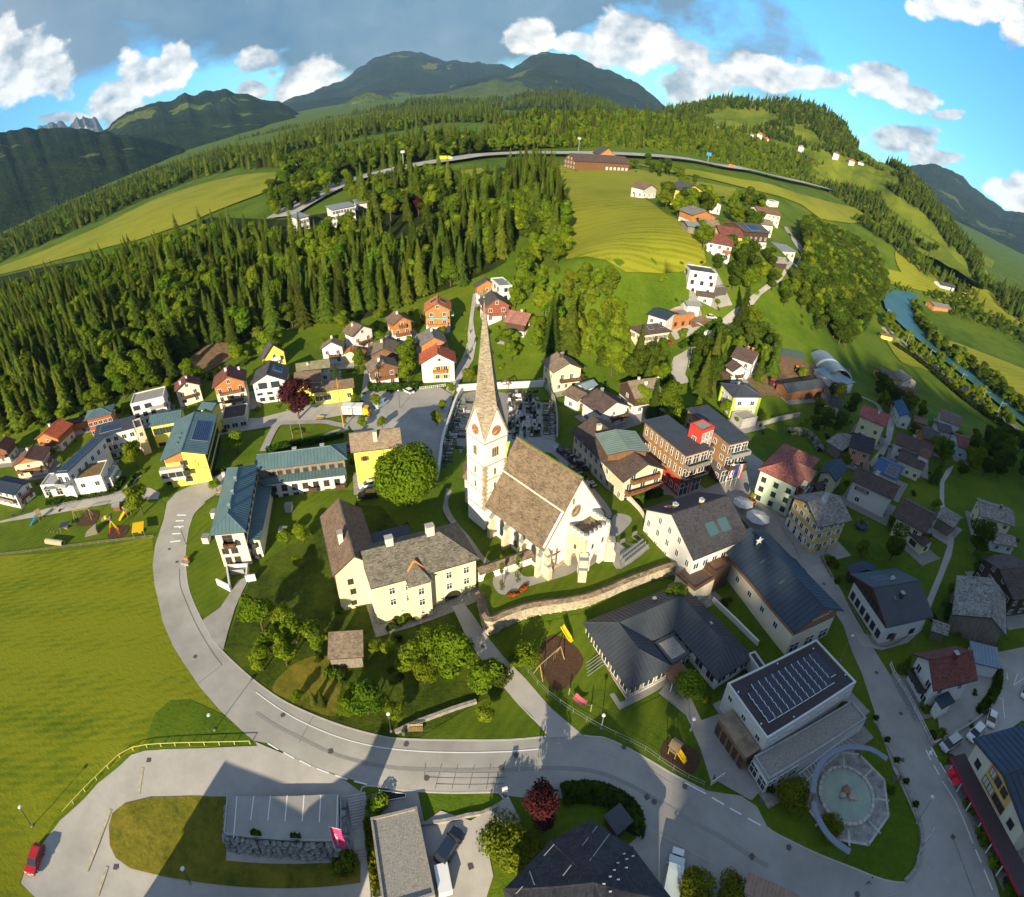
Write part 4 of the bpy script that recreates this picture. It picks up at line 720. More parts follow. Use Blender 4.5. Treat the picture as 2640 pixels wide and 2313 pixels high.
H('chalet with dark timber upper floor just behind the hedge of the square',K('B1',904,811),K('B1',1152,766),C=K('B1',1150,688),eave=5.8,rise=2.3,wall=W_WHITE,rm=R_TAUPE,up=(3.0,WD_BR),bal=[('f',2.9,-.75,.75,1.2,WD_BR)],ch=[(-.2,-.1,.7,1.0)],name='chalet')
H('white house with bright red tiled roof and yellow shutters',K('B1',1304,742),K('B1',1602,726),C=K('B1',1601,641),eave=6.6,rise=3.2,wall=W_WHITE,rm=R_RED,bal=[('f',3.5,-.35,.55,1.2,WD_OR)],shut=SH_Y,win={'f':[(1.2,2,1.2,1.3,-.05,.45),(3.8,2,1.2,1.5,0,.45),(7.0,1,.7,.9,.1,.1)],'l':[(3.8,3,.8,1.0)]},ch=[(.1,.2,.9,1.3,R_DRED)])
H('chalet with grey roof and timber gable right above the red roofed house',K('B1',1309,591),K('B1',1530,571),C=K('B1',1512,488),eave=5.6,rise=2.4,wall=W_WHITE,rm=R_GRY,up=(3.0,WD_OR),bal=[('f',2.9,-.75,.75,1.2,WD_BR)],ch=[(0,.2,.7,1.0)],name='chalet')
H('large chalet with bright orange roof and turquoise awnings',K('B1',1338,321),K('B1',1562,312),C=K('B1',1622,240),eave=8.6,rise=2.8,wall=W_WHITE,rm=R_OR,up=(3.4,WD_OR),bal=[('f',3.3,-.85,.85,1.3,WD_OR),('f',6.2,-.85,.85,1.6,mat('turquoise_awning',(.16,.40,.33)),.25),('r',6.0,-.6,.6,1.5,MATS['turquoise_awning'],.25)],pan=[(-.5,-.1,-.2,.3,3,1),(.2,.6,-.1,.4,3,1)],name='chalet')
w9=H('orange timber chalet with grey roof beside the white cube at the end of the lane',K('B1',1753,127),K('B1',1940,116),C=K('B1',1964,88),eave=5.6,rise=2.4,wall=W_WHITE,rm=R_DGR,up=(2.9,WD_OR),bal=[('f',2.8,-.9,.9,1.3,WD_GR)],name='chalet')
H('white cube house with flat roof behind the orange timber chalet',K('B1',1945,118),K('B1',2048,110),C=K('B1',2035,42),eave=5.8,roof='flat',rise=0,wall=W_WHITE,rm=M_GREY,fr=FR_D)
H('red brown timber chalet with dark grey roof just right of the spire',K('B1',1818,290),K('B1',2038,276),C=K('B1',2002,208),eave=5.8,rise=3.0,wall=W_WHITE,rm=R_DGR,up=(2.9,WD_RED),bal=[('f',2.8,-.7,.7,1.1,WD_RED)],name='chalet')
H('house with faded pink roof and brown boarded upper floor',K('B2',-72,400),K('B2',108,432),C=K('B2',142,352),eave=5.4,roof='gx',rise=2.6,wall=W_WHITE,rm=R_PINK,up=(2.8,WD_DK),ch=[(.1,.1,.6,.9)],name='chalet')
H('pale yellow house with taupe roof and dark corner balcony above the graveyard',K('B2',331,810),K('B2',576,778),Dp=K('B2',235,715),eave=6.6,rise=2.4,wall=W_PALE,rm=R_TAUPE,bal=[('f',3.2,-.6,.95,1.3,WD_DK),('r',3.2,-.9,.3,1.3,WD_DK)],ch=[(0,.2,.9,1.1,R_DBR)],win={'f':[(.8,3,1.0,1.3,-.6,.5),(3.6,2,1.0,1.6,-.4,.3)],'l':[(1,2,1.,1.2),(3.8,2,1.,1.2)]})
H('low white bungalow with brown roof left of its dark roofed neighbour',K('B2',398,973),K('B2',522,1036),C=K('B2',625,962),eave=4.0,roof='gx',rise=1.4,wall=W_WHITE,rm=R_BRN)
H('white house with dark brown roof and gable balcony beside the parish hall',K('B2',703,1145),K('B2',952,1076),Dp=K('B2',524,1036),eave=5.6,rise=2.6,wall=W_WHITE,rm=R_DBR,bal=[('f',3.0,-.2,.9,1.4,WD_DK)],ch=[(.1,.6,.7,.9,METAL)])
H('chalet with wide taupe roof and dark timber gable behind the round tree',K('B2',985,1020),K('B2',1212,985),Rg=K('B2',1112,852),eave=5.6,roof='gx',rise=3.2,wall=W_WHITE,rm=R_TAUPE,up=(2.8,WD_DK),ch=[(.1,-.3,.7,1.0),(-.2,.05,.6,.8)],name='chalet')
H('small pale blue roofed shed between the yellow house and the bungalow',K('B2',585,945),K('B2',690,905),C=K('B2',625,858),eave=3.2,roof='gx',rise=.9,wall=W_WHITE,rm=M_LBL,nowin=True,cat='shed',name='shed')
pa=H('long parish hall with dark roofs and timber balconies beside the church path',K('B2',890,1684),K('B2',1242,1584),Dp=K('B2',353,1302),eave=6.8,rise=3.2,wall=W_TAN,rm=R_DBR,cat='parish hall',name='parish_hall',bal=[('f',3.1,-.9,.9,1.5,WD_BR),('f',5.8,-.7,.7,1.3,WD_BR)],win={'f':[(.3,3,2.0,2.2),(3.4,3,1.3,1.9),(6.1,2,1.2,1.5)],'l':[(1.2,9,1.0,1.6),(4.2,7,1.0,1.5,-.9,.4)]},ch=[(-.25,.55,1.0,1.4,W_TAN)],shut=None)
H('',K('B2',758,1466),K('B2',1102,1438),Dp=K('B2',584,1302),eave=10.2,roof='gy',rise=.9,wall=WD_BR,rm=M_GREEN,seam=.8,ov=.6,par=pa['root'],zg=pa['z'],nowin=True,base=-8.2)
mu=H('red and timber municipal building with dark metal roof and red stair tower',K('B2',1392,1472),K('B2',1594,1412),Dp=K('B2',1034,1203),eave=12.2,roof='shed',rise=.4,wall=W_RED,rm=M_DKM,seam=1.0,ov=.5,up=(5.0,WD_H),cat='office building',name='municipal_building',base=2,win={'l':[(1.4,7,1.0,1.6,-.7,.9),(6.0,8,.55,2.0,-.85,.9),(9.3,8,.55,2.0,-.85,.9)],'f':[(.2,2,2.6,3.4),(5.6,3,1.8,2.2),(9.0,3,1.8,2.2)]},bal=[('f',5.2,-1,1,1.8,FR_D),('f',8.7,-1,1,1.8,WD_GR)],fr=FR_W)
H('',K('B2',1740,1380),K('B2',1914,1340),Dp=K('B2',1400,1100),eave=12.2,roof='shed',rise=.4,wall=W_DARK,rm=M_DKM,seam=1.0,ov=.5,up=(5.0,WD_H),par=mu['root'],zg=mu['z'],win={'f':[(.2,3,2.0,3.4),(5.6,3,1.8,2.2),(9.0,3,1.8,2.2)],'r':[(1,6,1.6,2),(6,7,1,1.8),(9.3,7,1,1.8)]},bal=[('f',5.2,-1,1,2.0,FR_D),('f',8.7,-1,1,2.0,METAL)])
H('',K('B2',1592,1392),K('B2',1738,1362),Dp=K('B2',1420,1215),eave=8.6,roof='flat',rise=0,wall=GLB,rm=CONC,parapet=FR_D,par=mu['root'],zg=mu['z'],win={'f':[(.2,3,1.8,3.4),(4.2,3,1.8,2.6)]})
H('',K('B2',1522,1282),K('B2',1620,1246),C=K('B2',1512,1190),eave=15.6,roof='flat',rise=0,wall=W_RED,rm=M_GRAV,par=mu['root'],zg=mu['z'],win={'f':[(8.5,3,.9,1.9,-.6,.6),(10.8,3,.9,1.9,-.6,.6),(13.0,3,.9,1.9,-.6,.6)]},base=-8)
li=H('white house with lime green corner bands and dark hipped roof',K('B2',1772,1004),K('B2',2008,1004),C=K('B2',1938,893),eave=7.6,roof='hx',rise=1.7,wall=W_WHITE,rm=M_DKM,seam=1.0,win={'f':[(1.2,2,1.3,1.4,-.5,.5),(4.4,2,1.3,1.4,-.5,.5)],'l':[(1.2,3,1.2,1.3),(4.4,3,1.2,1.3)]},ch=[(-.2,.2,.6,.8,METAL)])
b_=MB();LIME=mat('lime_paint',(.42,.62,.04),.8,.05)
for sx in(-1,1):
 for sy in(-1,1):b_.box(sx*li['wx']-.35,sx*li['wx']+.35,sy*li['wy']-.35,sy*li['wy']+.35,-1,7.3)
b_.box(-li['wx']-.04,li['wx']+.04,-li['wy']-.04,li['wy']+.04,3.2,3.6);b_.build('lime_bands',LIME,li['root'])
H('flat grey garage with gravel roof below the lime banded house',K('B2',1843,1190),K('B2',1962,1165),C=K('B2',1880,1104),eave=3.2,roof='flat',rise=0,wall=CONC,rm=M_GRAV,nowin=True,cat='garage',name='garage')
H('cream villa with dark hipped roof and two solar panels beside the hill road',K('B2',1040,510),K('B2',1282,478),C=K('B2',1200,410),eave=6.4,roof='hx',rise=1.8,wall=W_CREAM,rm=R_DBR,pan=[(-.35,-.05,-.55,-.2,3,2),(.4,.7,-.5,-.2,3,2)],shut=SH_B,win={'f':[(1.0,5,1.0,1.2),(3.9,5,1.0,1.3)],'l':[(1,2,1,1.2),(3.9,2,1,1.3)]},base=4)
H('white house with dark blue roof just above the cream villa',K('B2',1072,337),K('B2',1236,388),C=K('B2',1318,328),eave=6.4,roof='gx',rise=.9,wall=W_WHITE,rm=M_NAVY,seam=1.0,base=4)
H('orange panelled flat roofed house beside the blue roofed white house',K('B2',1290,362),K('B2',1462,344),C=K('B2',1405,302),eave=4.6,roof='flat',rise=0,wall=WD_OR,rm=M_GREY,fr=FR_D,base=4)
H('small white house with pale grey roof above the orange panelled house',K('B2',1398,272),K('B2',1524,278),C=K('B2',1480,238),eave=4.8,roof='gx',rise=.8,wall=W_WHITE,rm=M_GREY,base=3)
H('brown timber hut with taupe roof by the hill road',K('B2',1450,405),K('B2',1590,392),C=K('B2',1560,358),eave=2.8,roof='hx',rise=1.1,wall=WD_BR,rm=R_BRN,nowin=True,cat='hut',name='hut')
H('tall white cube house with dark roof standing on the green slope',K('P',1378,541),K('P',1433,549),W=9.0,eave=8.6,roof='flat',rise=0,wall=W_WHITE,rm=M_DKM,fr=FR_D,win={'f':[(1,2,1,1.4),(4,3,1.2,1.4),(6.6,2,1,1.2)],'l':[(6.4,1,3,1.5)]},base=4)
H('dark grey garage block in front of the tall white cube house',K('P',1424,577),K('P',1453,575),W=8.0,eave=3.4,roof='flat',rise=0,wall=W_DARK,rm=CONC,nowin=True,cat='garage',name='garage',base=3)
H('small house with brown roof below the tall white cube house',K('P',1392,590),K('P',1428,595),W=7,eave=3.5,roof='gx',rise=1.6,wall=W_GREY,rm=R_DBR,base=3)
def a2(*q):return K('a2',*q)
H('white cottage with red annex alone at the meadow edge',a2(605,478),a2(672,478),W=9,eave=4.6,rise=2.4,roof='gy',wall=W_WHITE,rm=R_BRN,up=(2.6,W_GREY))
H('red annex shed attached to the left of the white meadow cottage',a2(566,482),a2(606,490),W=5,eave=3,roof='flat',rise=0,wall=W_RED,rm=M_FELT,nowin=True,cat='shed',name='shed')
H('yellow house with dark roof and brown balconies at the top of the hamlet',a2(778,484),a2(890,494),W=11,eave=7.6,rise=3,wall=W_YEL,rm=R_DGR,bal=[('f',3,-.8,.8,1.2,WD_BR),('f',5.7,-.6,.6,1.2,WD_BR)])
H('low white house with red brown roof beside the yellow hamlet house',a2(880,540),a2(970,552),W=9,eave=4.6,rise=2.2,wall=W_WHITE,rm=R_BRED)
H('orange and white house with grey roof in the middle of the hamlet',a2(830,596),a2(945,606),W=10,eave=5.6,rise=2.2,wall=W_WHITE,rm=R_GRY,up=(2.8,WD_OR),bal=[('f',2.8,-.5,.8,1.2,WD_BR)])
H('open shed with green roof on the meadow side of the hamlet',a2(808,646),a2(885,655),W=8,eave=3.4,roof='gx',rise=1.2,wall=WD_GR,rm=M_GREEN,nowin=True,cat='shed',name='shed')
H('brown barn with taupe roof next to the green roofed shed',a2(868,640),a2(962,655),W=9,eave=4.5,roof='gx',rise=2.0,wall=WD_BR,rm=R_TAUPE,nowin=True,cat='barn',name='barn')
H('orange yellow house with dark red roof in the lower hamlet',a2(958,684),a2(1070,702),W=11,eave=6.6,rise=2.4,roof='gx',wall=W_OCHRE,rm=R_DRED,bal=[('f',3,.2,.9,1.2,WD_BR)])
H('white house with dark red roof at the lower corner of the hamlet',a2(896,718),a2(1020,742),W=11,eave=5.8,rise=2.6,roof='gx',wall=W_WHITE,rm=R_DRED,bal=[('f',2.9,.3,.95,1.2,WD_RED)])
H('inn with dark roof and solar panels at the hamlet road',K('P',1488,462),K('P',1540,466),W=14,eave=7.5,rise=2,roof='gx',wall=W_WHITE,rm=R_DGR,up=(3,WD_DK),pan=[(-.4,.3,-.8,-.2,3,1)])
H('cream annex with flat grey roof beside the hamlet road',K('P',1546,500),K('P',1593,503),W=16,eave=5.4,rise=1,roof='gx',wall=W_CREAM,rm=M_GREY,win={'f':[(2.2,4,1.8,1.6)]})
H('house with red brown roof at the bend of the hamlet road',K('P',1515,423),K('P',1562,432),W=10,eave=6,rise=2.2,roof='gx',wall=W_CREAM,rm=R_BRED)
H('small white house standing between two trees on the upper meadow',K('P',1540,403),K('P',1556,404),W=7,eave=4.5,roof='flat',rise=0,wall=W_WHITE,rm=M_GREY)
H('house with taupe roof at the top bend of the hamlet road',K('P',1512,446),K('P',1548,452),W=10,eave=4.5,rise=2,roof='gx',wall=W_CREAM,rm=R_TAUPE)
H('small dark barn beside the bend of the hill road',K('P',1548,525),K('P',1576,528),W=7,eave=3,rise=2,roof='gx',wall=WD_DK,rm=R_OLD,nowin=True,cat='barn',name='barn')
H('long dark roofed barn with white columns at the top of the mown meadow',a2(290,348),a2(546,362),W=15,eave=6,rise=4,roof='gx',wall=WD_BR,rm=R_DBR,win={'f':[(.3,6,1.8,2.6,.15,.9,PALE)]},cat='barn',name='barn')
H('orange farmhouse gable rising behind the long dark barn',a2(400,318),a2(480,326),W=16,eave=6.5,rise=5,roof='gy',wall=W_CREAM,rm=R_DGR,up=(3,WD_OR))
H('dark timber barn with white base at the left meadow',K('A1',196,684),K('A1',330,660),W=12,eave=6,rise=2.4,roof='gx',wall=W_WHITE,rm=R_GRY,up=(2.6,WD_DK),cat='barn',name='barn')
nh=H('long white apartment terrace half hidden by the forest top',K('A1',600,998),K('A1',800,960),W=12,eave=8.5,rise=.8,roof='shed',wall=W_WHITE,rm=M_GREY,win={'f':[(.8,8,1.2,1.6),(3.6,8,1.2,1.6),(6.2,8,1.2,1.4)]},base=8,cat='apartment house',name='apartment_house')
H('',K('A1',795,950),K('A1',968,925),W=12,eave=6.5,rise=.8,roof='shed',wall=W_WHITE,rm=M_GREY,par=nh['root'],win={'f':[(.8,2,1.2,1.6,-.8,-.5),(3.5,2,1.2,1.4,-.8,-.5)]},zg=nh['z'],base=8)
H('white stepped block with grey roofs left of the tall spruce',K('A1',320,1068),K('A1',430,1040),W=12,eave=7,rise=.8,roof='shed',wall=W_WHITE,rm=M_GREY,win={'f':[(1,4,1.4,1.5),(4,4,1.4,1.5)]},base=8)
for k,(p0,p1,lb,wl,rf)in enumerate([((1790,420),(1880,430),'dark roofed farmstead on the far plateau',WD_DK,R_BRN),((1855,378),(1920,392),'white house behind the far dark farmstead',W_WHITE,R_GRY),((1925,390),(2015,404),'red roofed house right of the far white house',W_WHITE,R_BRED)]):
 H(lb,K('A1',*p0),K('A1',*p1),W=14,eave=5,rise=3,roof='gx',wall=wl,rm=rf)
inn=H('large white inn with black roof and four blue skylights facing the churchyard',K('C2',1052,343),K('C2',1452,754),C=K('C2',1893,562),eave=7.6,rise=4.8,roof='gy',wall=W_WHITE,rm=R_BLK,ov=.5,ch=[(-.35,-.55,.9,1.0,W_TAN),(-.1,.1,.8,1.0,W_TAN)],win={'f':[(1.0,5,.9,1.5),(4.2,5,.9,1.5),(7.4,3,.9,1.4,-.4,.4)],'r':[(4.3,6,1.2,1.4)]},sky=[(.55,-.05,2.4,2.4),(.55,.38,2.4,2.4),(-.55,-.55,2.0,1.6)],cat='inn',name='inn')
lg=H('long dark blue roofed hall with wooden gable at the street',K('C3',218,1342),K('C3',607,1160),Dp=K('C2',1700,640),eave=7.2,rise=3.4,roof='gy',wall=W_CREAM,rm=M_NAVY,seam=1.0,ov=.9,up=(5.2,WD_H),cat='hall',name='hall',win={'f':[(.3,3,2.2,2.2)],'l':[(2.8,5,1.0,1.3,-.9,.6)]},sky=[(-.4,.3,1,.6),(-.4,-.2,1,.6)])
def hall_sign():
 r=lg['root'];L=mat('white_lettering',(.75,.72,.66),.7,.04);INKR=mat('badge_red',(.6,.03,.05),.7,.04)
 b=MB();x=-lg['wx']*.25;random.seed(9)
 while x<lg['wx']*.55:b.box(x,x+.09,-lg['wy']-.12,-lg['wy']-.05,7.05,7.5);b.box(x,x+.28,-lg['wy']-.12,-lg['wy']-.05,7.05+random.choice([0,.2,.37]),7.13+random.choice([0,.2,.37]));x+=.4
 b.build('wall_lettering',L,r)
 b=MB();c=lg['wx']*.62;b.box(c-.45,c+.45,-lg['wy']-.12,-lg['wy']-.05,7.5,8.3);b.build('wall_badge',L,r);BX((c-.3,c+.3,-lg['wy']-.14,-lg['wy']-.12,7.75,8.2),'badge_mark',INKR,r)
 star=MB();pts=[]
 for i in range(10):a=math.pi*2*i/10+math.pi/2;rr=1.0 if i%2==0 else.42;pts.append((math.cos(a)*rr,math.sin(a)*rr))
 x,y=-lg['wx']*.3,lg['wy']*.62;z=lg['rz'](x,y)
 star.ext([(x+u,z+1.9+v)for u,v in pts],y-.08,y+.08,'y');star.build('roof_star',L,lg['roof']);BX((x-.5,x+.5,y-.4,y+.4,z-.3,z+1.0),'chimney',M_NAVY,lg['roof'])
hall_sign()
H('low brown flat roof linking the inn and the churchyard wall',K('C2',1460,1000),K('C2',1622,902),Dp=K('C2',1290,880),eave=4.2,roof='flat',rise=0,wall=W_CREAM,rm=mat('brown_felt',(.115,.085,.07),.9),parapet=WD_BR,nowin=True,cat='annex',name='annex')
ter=H('timber roof terrace with table between the inn and the blue hall',K('C2',1620,862),K('C2',1752,800),Dp=K('C2',1540,760),eave=5.6,roof='flat',rise=0,wall=WD_DK,rm=WD_BR,parapet=WD_DK,nowin=True,cat='roof terrace',name='roof_terrace')
ga=H('mint green guest house with mottled red roof and white bay at the street',K('B3',240,1725),K('B3',418,1498),Dp=K('B3',-60,1560),eave=9.6,rise=2.6,roof='hx',wall=W_GREEN,rm=R_MIX,ov=.6,cat='guest house',name='guest_house',fr=FR_D,win={'f':[(1,5,1.1,1.5),(4,6,1.1,1.5),(6.8,6,1.1,1.5)],'r':[(1,3,1.1,1.5),(4,3,1.1,1.5),(6.8,3,1.1,1.5)]},bal=[('f',3.6,-.9,-.6,1.3,WD_BR),('f',6.4,-.9,-.6,1.3,WD_BR),('f',3.6,.35,.7,1.3,WD_BR),('f',6.4,.35,.7,1.3,WD_BR),('r',3.6,-.6,.5,1.2,WD_BR),('r',6.4,-.6,.5,1.2,WD_BR)])
b_=MB();b_.box(-3.6,1.4,-ga['wy']-1.6,-ga['wy']+.2,2.6,9.0);b_.build('bay',W_WHITE,ga['root'])
for z in(3.4,6.2):
 for x in(-2.4,.2):add_window(ga['root'],(x,-ga['wy']-1.6,z),0,1.3,1.4,FR_D)
b_=MB();b_.add([(-4.2,-ga['wy']-2.3,9.3),(2.0,-ga['wy']-2.3,9.3),(-1.1,-ga['wy']-2.3,11.4),(-1.1,0,11.6),(-4.2,0,9.5),(2.0,0,9.5)],[(0,1,2),(0,2,3,4),(1,5,3,2)]);b_.build('bay_roof',R_PINK,ga['root'])
H('pale yellow annex with navy roof beside the mint guest house',K('B3',545,1680),K('B3',640,1570),Dp=K('B3',405,1600),eave=5.8,rise=1.8,roof='gx',wall=W_PALE,rm=M_NAVY,seam=.9)
H('small dark wooden garage beside the navy roofed annex',K('B3',390,1745),K('B3',505,1690),C=K('B3',475,1650),eave=3.0,rise=.8,roof='gx',wall=WD_RED,rm=R_DBR,nowin=True,cat='garage',name='garage')
tw=H('yellow town house with slate grey roof and white shutters on the street corner',K('C3',170,246),K('C3',405,498),C=K('C3',674,440),eave=8.4,rise=2.8,roof='gy',wall=W_OCHRE,rm=R_OLD,ov=1.0,ch=[(-.15,.25,1.0,1.0,W_WHITE),(.1,-.1,1.1,1.2,W_WHITE)],shut=FR_W,win={'f':[(.3,2,1.5,2.2,-.75,-.4),(.2,1,1.4,2.2,.2,.2),(1.0,2,1.,1.3,.5,.8),(3.4,5,1.0,1.4),(6.2,4,1.0,1.3),(8.6,2,.7,.8,-.2,.2)],'r':[(1.1,3,1.0,1.3,-.6,.6),(4.2,3,1.0,1.3),(6.4,3,.9,1.1)]},cat='town house',name='house')
H('white house with brown roof and two red window panels behind the trampoline',K('C3',655,112),K('C3',1000,275),C=K('C3',1068,170),eave=7.0,rise=2.2,roof='gx',wall=W_WHITE,rm=R_DBR,ov=.9,ch=[(-.1,.1,1.0,1.2,W_WHITE)],win={'f':[(4.4,1,1.0,1.2,-.72,-.72),(4.4,2,1.0,1.2,-.58,-.3,SH_R),(4.4,2,1.0,1.2,-.44,-.16),(1.2,1,1.2,1.3,-.5,-.5)],'r':[(1,2,1,1.2),(4,2,1,1.2)]})
H('house with brown roof and pale yellow porch wing in the middle of the lanes',K('C3',1000,405),K('C3',1262,545),C=K('C3',1352,385),eave=6.2,rise=2.6,roof='gx',wall=W_PALE,rm=R_DBR,ov=1.0)
H('low pale yellow wing with dark roof and one wide window',K('C3',1075,500),K('C3',1245,650),C=K('C3',1285,575),eave=3.4,rise=1.4,roof='gx',wall=W_PALE,rm=R_DBR,ov=.6,win={'f':[(.9,1,2.6,1.4,0,0)]},fr=FR_B,cat='annex',name='annex')
H('old dark stone roofed store house attached to the brown roofed house',K('C3',1335,410),K('C3',1485,500),C=K('C3',1492,378),eave=4.0,rise=1.6,roof='gx',wall=WD_GR,rm=R_OLD,nowin=True,cat='store house',name='store_house')
dk=H('white house with dark slate roof, dark timber gable and front gardens at the street',K('C3',660,866),K('C3',952,1292),C=K('C3',1268,1135),eave=6.0,rise=3.2,roof='gy',wall=W_WHITE,rm=M_DKM,ov=1.0,up=(4.4,WD_DK),win={'f':[(.8,6,1.2,1.7,-.8,.8),(4.7,4,.9,1.5,-.35,.35)],'r':[(1,2,1.2,1.3)]},fr=FR_D,ch=[(.35,-.05,.8,1.2,DARKM),(-.3,.1,.7,.6,W_WHITE)],pan=[(-.6,-.35,-.5,.0,1,1)],sky=[(.35,-.25,1.,1.4)])
H('navy roofed carport wing behind the dark slate house',K('C3',620,796),K('C3',665,868),C=K('C3',872,826),eave=3.4,rise=1.0,roof='gx',wall=WD_DK,rm=M_NAVY,seam=.9,nowin=True,cat='carport',name='carport')
H('white cottage with brown red roof and glazed balcony beside the car park',K('C3',1150,1505),K('C3',1325,1800),C=K('C3',1700,1745),eave=6.2,rise=3.2,roof='gy',wall=W_WHITE,rm=R_DRED,ov=.9,win={'f':[(1.0,3,1.4,1.5),(4.0,2,1.2,1.6)],'r':[(3.5,2,1,1.2)]},bal=[('f',3.3,-.8,.7,1.6,FR_D)],ch=[(.1,.1,.9,1.2,R_DRED)])
H('dark blue roofed porch in front of the brown red roofed cottage',K('D3',1388,285),K('D3',1495,225),Dp=K('D3',1350,200),eave=3.4,rise=.3,roof='shed',wall=FR_W,rm=M_NAVY,nowin=True,cat='porch',name='porch',ov=.3)
H('small garage with pale blue metal roof next to the car park',K('C3',1630,1570),K('C3',1860,1625),C=K('C3',1845,1470),eave=3.4,rise=.4,roof='shed',wall=W_WHITE,rm=M_LBL,seam=.8,ov=.4,nowin=True,cat='garage',name='garage')
H('large weathered timber barn with grey shingle roof on the hidden lane',K('C3',1470,1190),K('C3',1905,1360),C=K('C3',1920,1040),eave=5.4,rise=3.0,roof='gy',rid=.25,wall=WD_GR,rm=R_OLD,ov=.9,nowin=True,cat='barn',name='barn')
H('small dark timber hut with shingle roof beside the weathered barn',K('C3',1300,1320),K('C3',1440,1365),C=K('C3',1500,1285),eave=2.8,rise=1.2,roof='gx',wall=WD_GR,rm=R_OLD,nowin=True,cat='hut',name='hut')
H('dark brown roofed house at the right edge of the photo',K('C3',1962,1075),K('C3',2230,1040),Dp=K('C3',1850,712),eave=6.5,rise=2.5,roof='gx',wall=WD_DK,rm=R_DBR,ov=.8)
H('cream house with grey shingle roof half hidden by an ash tree',K('C3',1690,400),K('C3',1975,488),C=K('C3',1952,348),eave=6.2,rise=1.8,roof='gx',wall=W_PALE,rm=R_OLD,ov=1.0,ch=[(.2,0,.6,1.0,R_DRED)])
H('low white cottage with curved grey roof in front of the ash tree',K('C3',1798,620),K('C3',1992,655),C=K('C3',1975,560),eave=3.2,rise=1.4,roof='gx',wall=W_WHITE,rm=R_OLD,ov=.6)
H('blue roofed house with a block of solar panels below the village lane',K('B3',834,1580),K('B3',1030,1672),C=K('B3',1090,1560),eave=5.2,rise=1.8,roof='gx',wall=W_WHITE,rm=M_BLUE,seam=.9,pan=[(-.05,.75,-.85,-.1,7,3)])
H('brown roofed house with white corner tower beside the village lane',K('B3',1010,1375),K('B3',1310,1490),C=K('B3',1340,1390),eave=6.4,rise=2.2,roof='gx',wall=W_WHITE,rm=R_DBR,ch=[(-.1,.2,.7,.9,W_WHITE)])
tb=H('white stair tower with small pyramid roof on the brown roofed house',K('B3',1200,1462),K('B3',1285,1500),Dp=K('B3',1240,1418),eave=7.8,rise=1.8,roof='hx',wall=W_WHITE,rm=R_BRED,ov=.3,cat='stair tower',name='stair_tower',win={'f':[(4.8,1,1.1,1.5,0,0)]})
H('cream lower wing with brown roof in front of the stair tower',K('B3',1030,1500),K('B3',1240,1590),C=K('B3',1290,1500),eave=4.8,rise=1.4,roof='gx',wall=W_CREAM,rm=R_DBR,win={'f':[(1,3,1,1.2)]})
H('salmon pink house with dark hipped gable roof at the bend of the lane',K('B3',648,1400),K('B3',838,1460),C=K('B3',908,1375),eave=6.2,rise=2.8,roof='gx',wall=W_SALMON,rm=R_BLK,ch=[(-.1,.1,.9,.8,METAL)])
H('old grey shed roof behind the salmon house',K('B3',462,1355),K('B3',590,1435),C=K('B3',725,1350),eave=3.6,rise=1.4,roof='gx',wall=WD_GR,rm=R_OLD,nowin=True,cat='shed',name='shed')
H('tall cream house with red roof beside the lane',K('B3',722,1150),K('B3',942,1240),C=K('B3',965,1160),eave=8.2,rise=2.6,roof='gx',wall=W_PALE,rm=roofmat('rose_tiles',(.30,.09,.085)),ch=[(.2,-.2,.7,1.0)])
H('white annex with solid black roof beside the farm yard',K('B3',412,1040),K('B3',585,1095),C=K('B3',608,1020),eave=3.8,rise=1.4,roof='gx',wall=W_WHITE,rm=R_BLK)
H('white house with blue roof right beside the narrow lane',K('B3',1052,1155),K('B3',1160,1185),C=K('B3',1170,1085),eave=5.0,rise=2.0,roof='gy',wall=W_WHITE,rm=M_BLUE,seam=.9)
H('low brown house with red annex behind the blue roofed house',K('B3',1165,1195),K('B3',1280,1232),C=K('B3',1285,1180),eave=3.4,rise=1.2,roof='gx',wall=WD_OR,rm=R_BRN)
H('white modern house with brown roof and skylight above the meadow',K('B3',1375,1178),K('B3',1548,1245),C=K('B3',1562,1165),eave=5.6,rise=1.6,roof='gx',wall=W_WHITE,rm=R_BRN,sky=[(.1,-.1,3.5,2.4)])
H('white house with dark curved roof below the skylight house',K('B3',1362,1270),K('B3',1480,1300),C=K('B3',1500,1240),eave=4.4,rise=1.4,roof='gx',wall=W_WHITE,rm=R_DGR)
H('orange walled house with grey roof in the row above the orchard',K('B3',1240,1330),K('B3',1385,1372),C=K('B3',1405,1290),eave=5.0,rise=1.8,roof='gx',wall=mat('orange_render',(.62,.19,.03)),rm=R_DGR)
H('pale blue house with dark red roof at the end of the row',K('B3',1520,1400),K('B3',1690,1450),C=K('B3',1700,1350),eave=5.0,rise=1.8,roof='gx',wall=W_BLUE,rm=R_DRED)
H('orange house with brown roof and blue awning at the top of the lane',K('B3',935,850),K('B3',1052,870),C=K('B3',1068,800),eave=4.8,rise=1.4,roof='gx',wall=W_OCHRE,rm=R_BRN)
H('cream house with grey shingle gable at the top of the lane',K('B3',1080,880),K('B3',1200,890),C=K('B3',1208,830),eave=5.0,rise=2.6,roof='gy',wall=W_CREAM,rm=R_OLD)
H('dark red tin roofed house in the middle of the lane',K('B3',1070,965),K('B3',1205,985),C=K('B3',1218,925),eave=4.2,rise=1.2,roof='gx',wall=W_WHITE,rm=R_DRED)
H('low dark roofed shed in front of the dark red roof',K('B3',1068,1010),K('B3',1170,1030),C=K('B3',1185,985),eave=3.0,rise=1.0,roof='gx',wall=WD_DK,rm=R_DGR,nowin=True,cat='shed',name='shed')
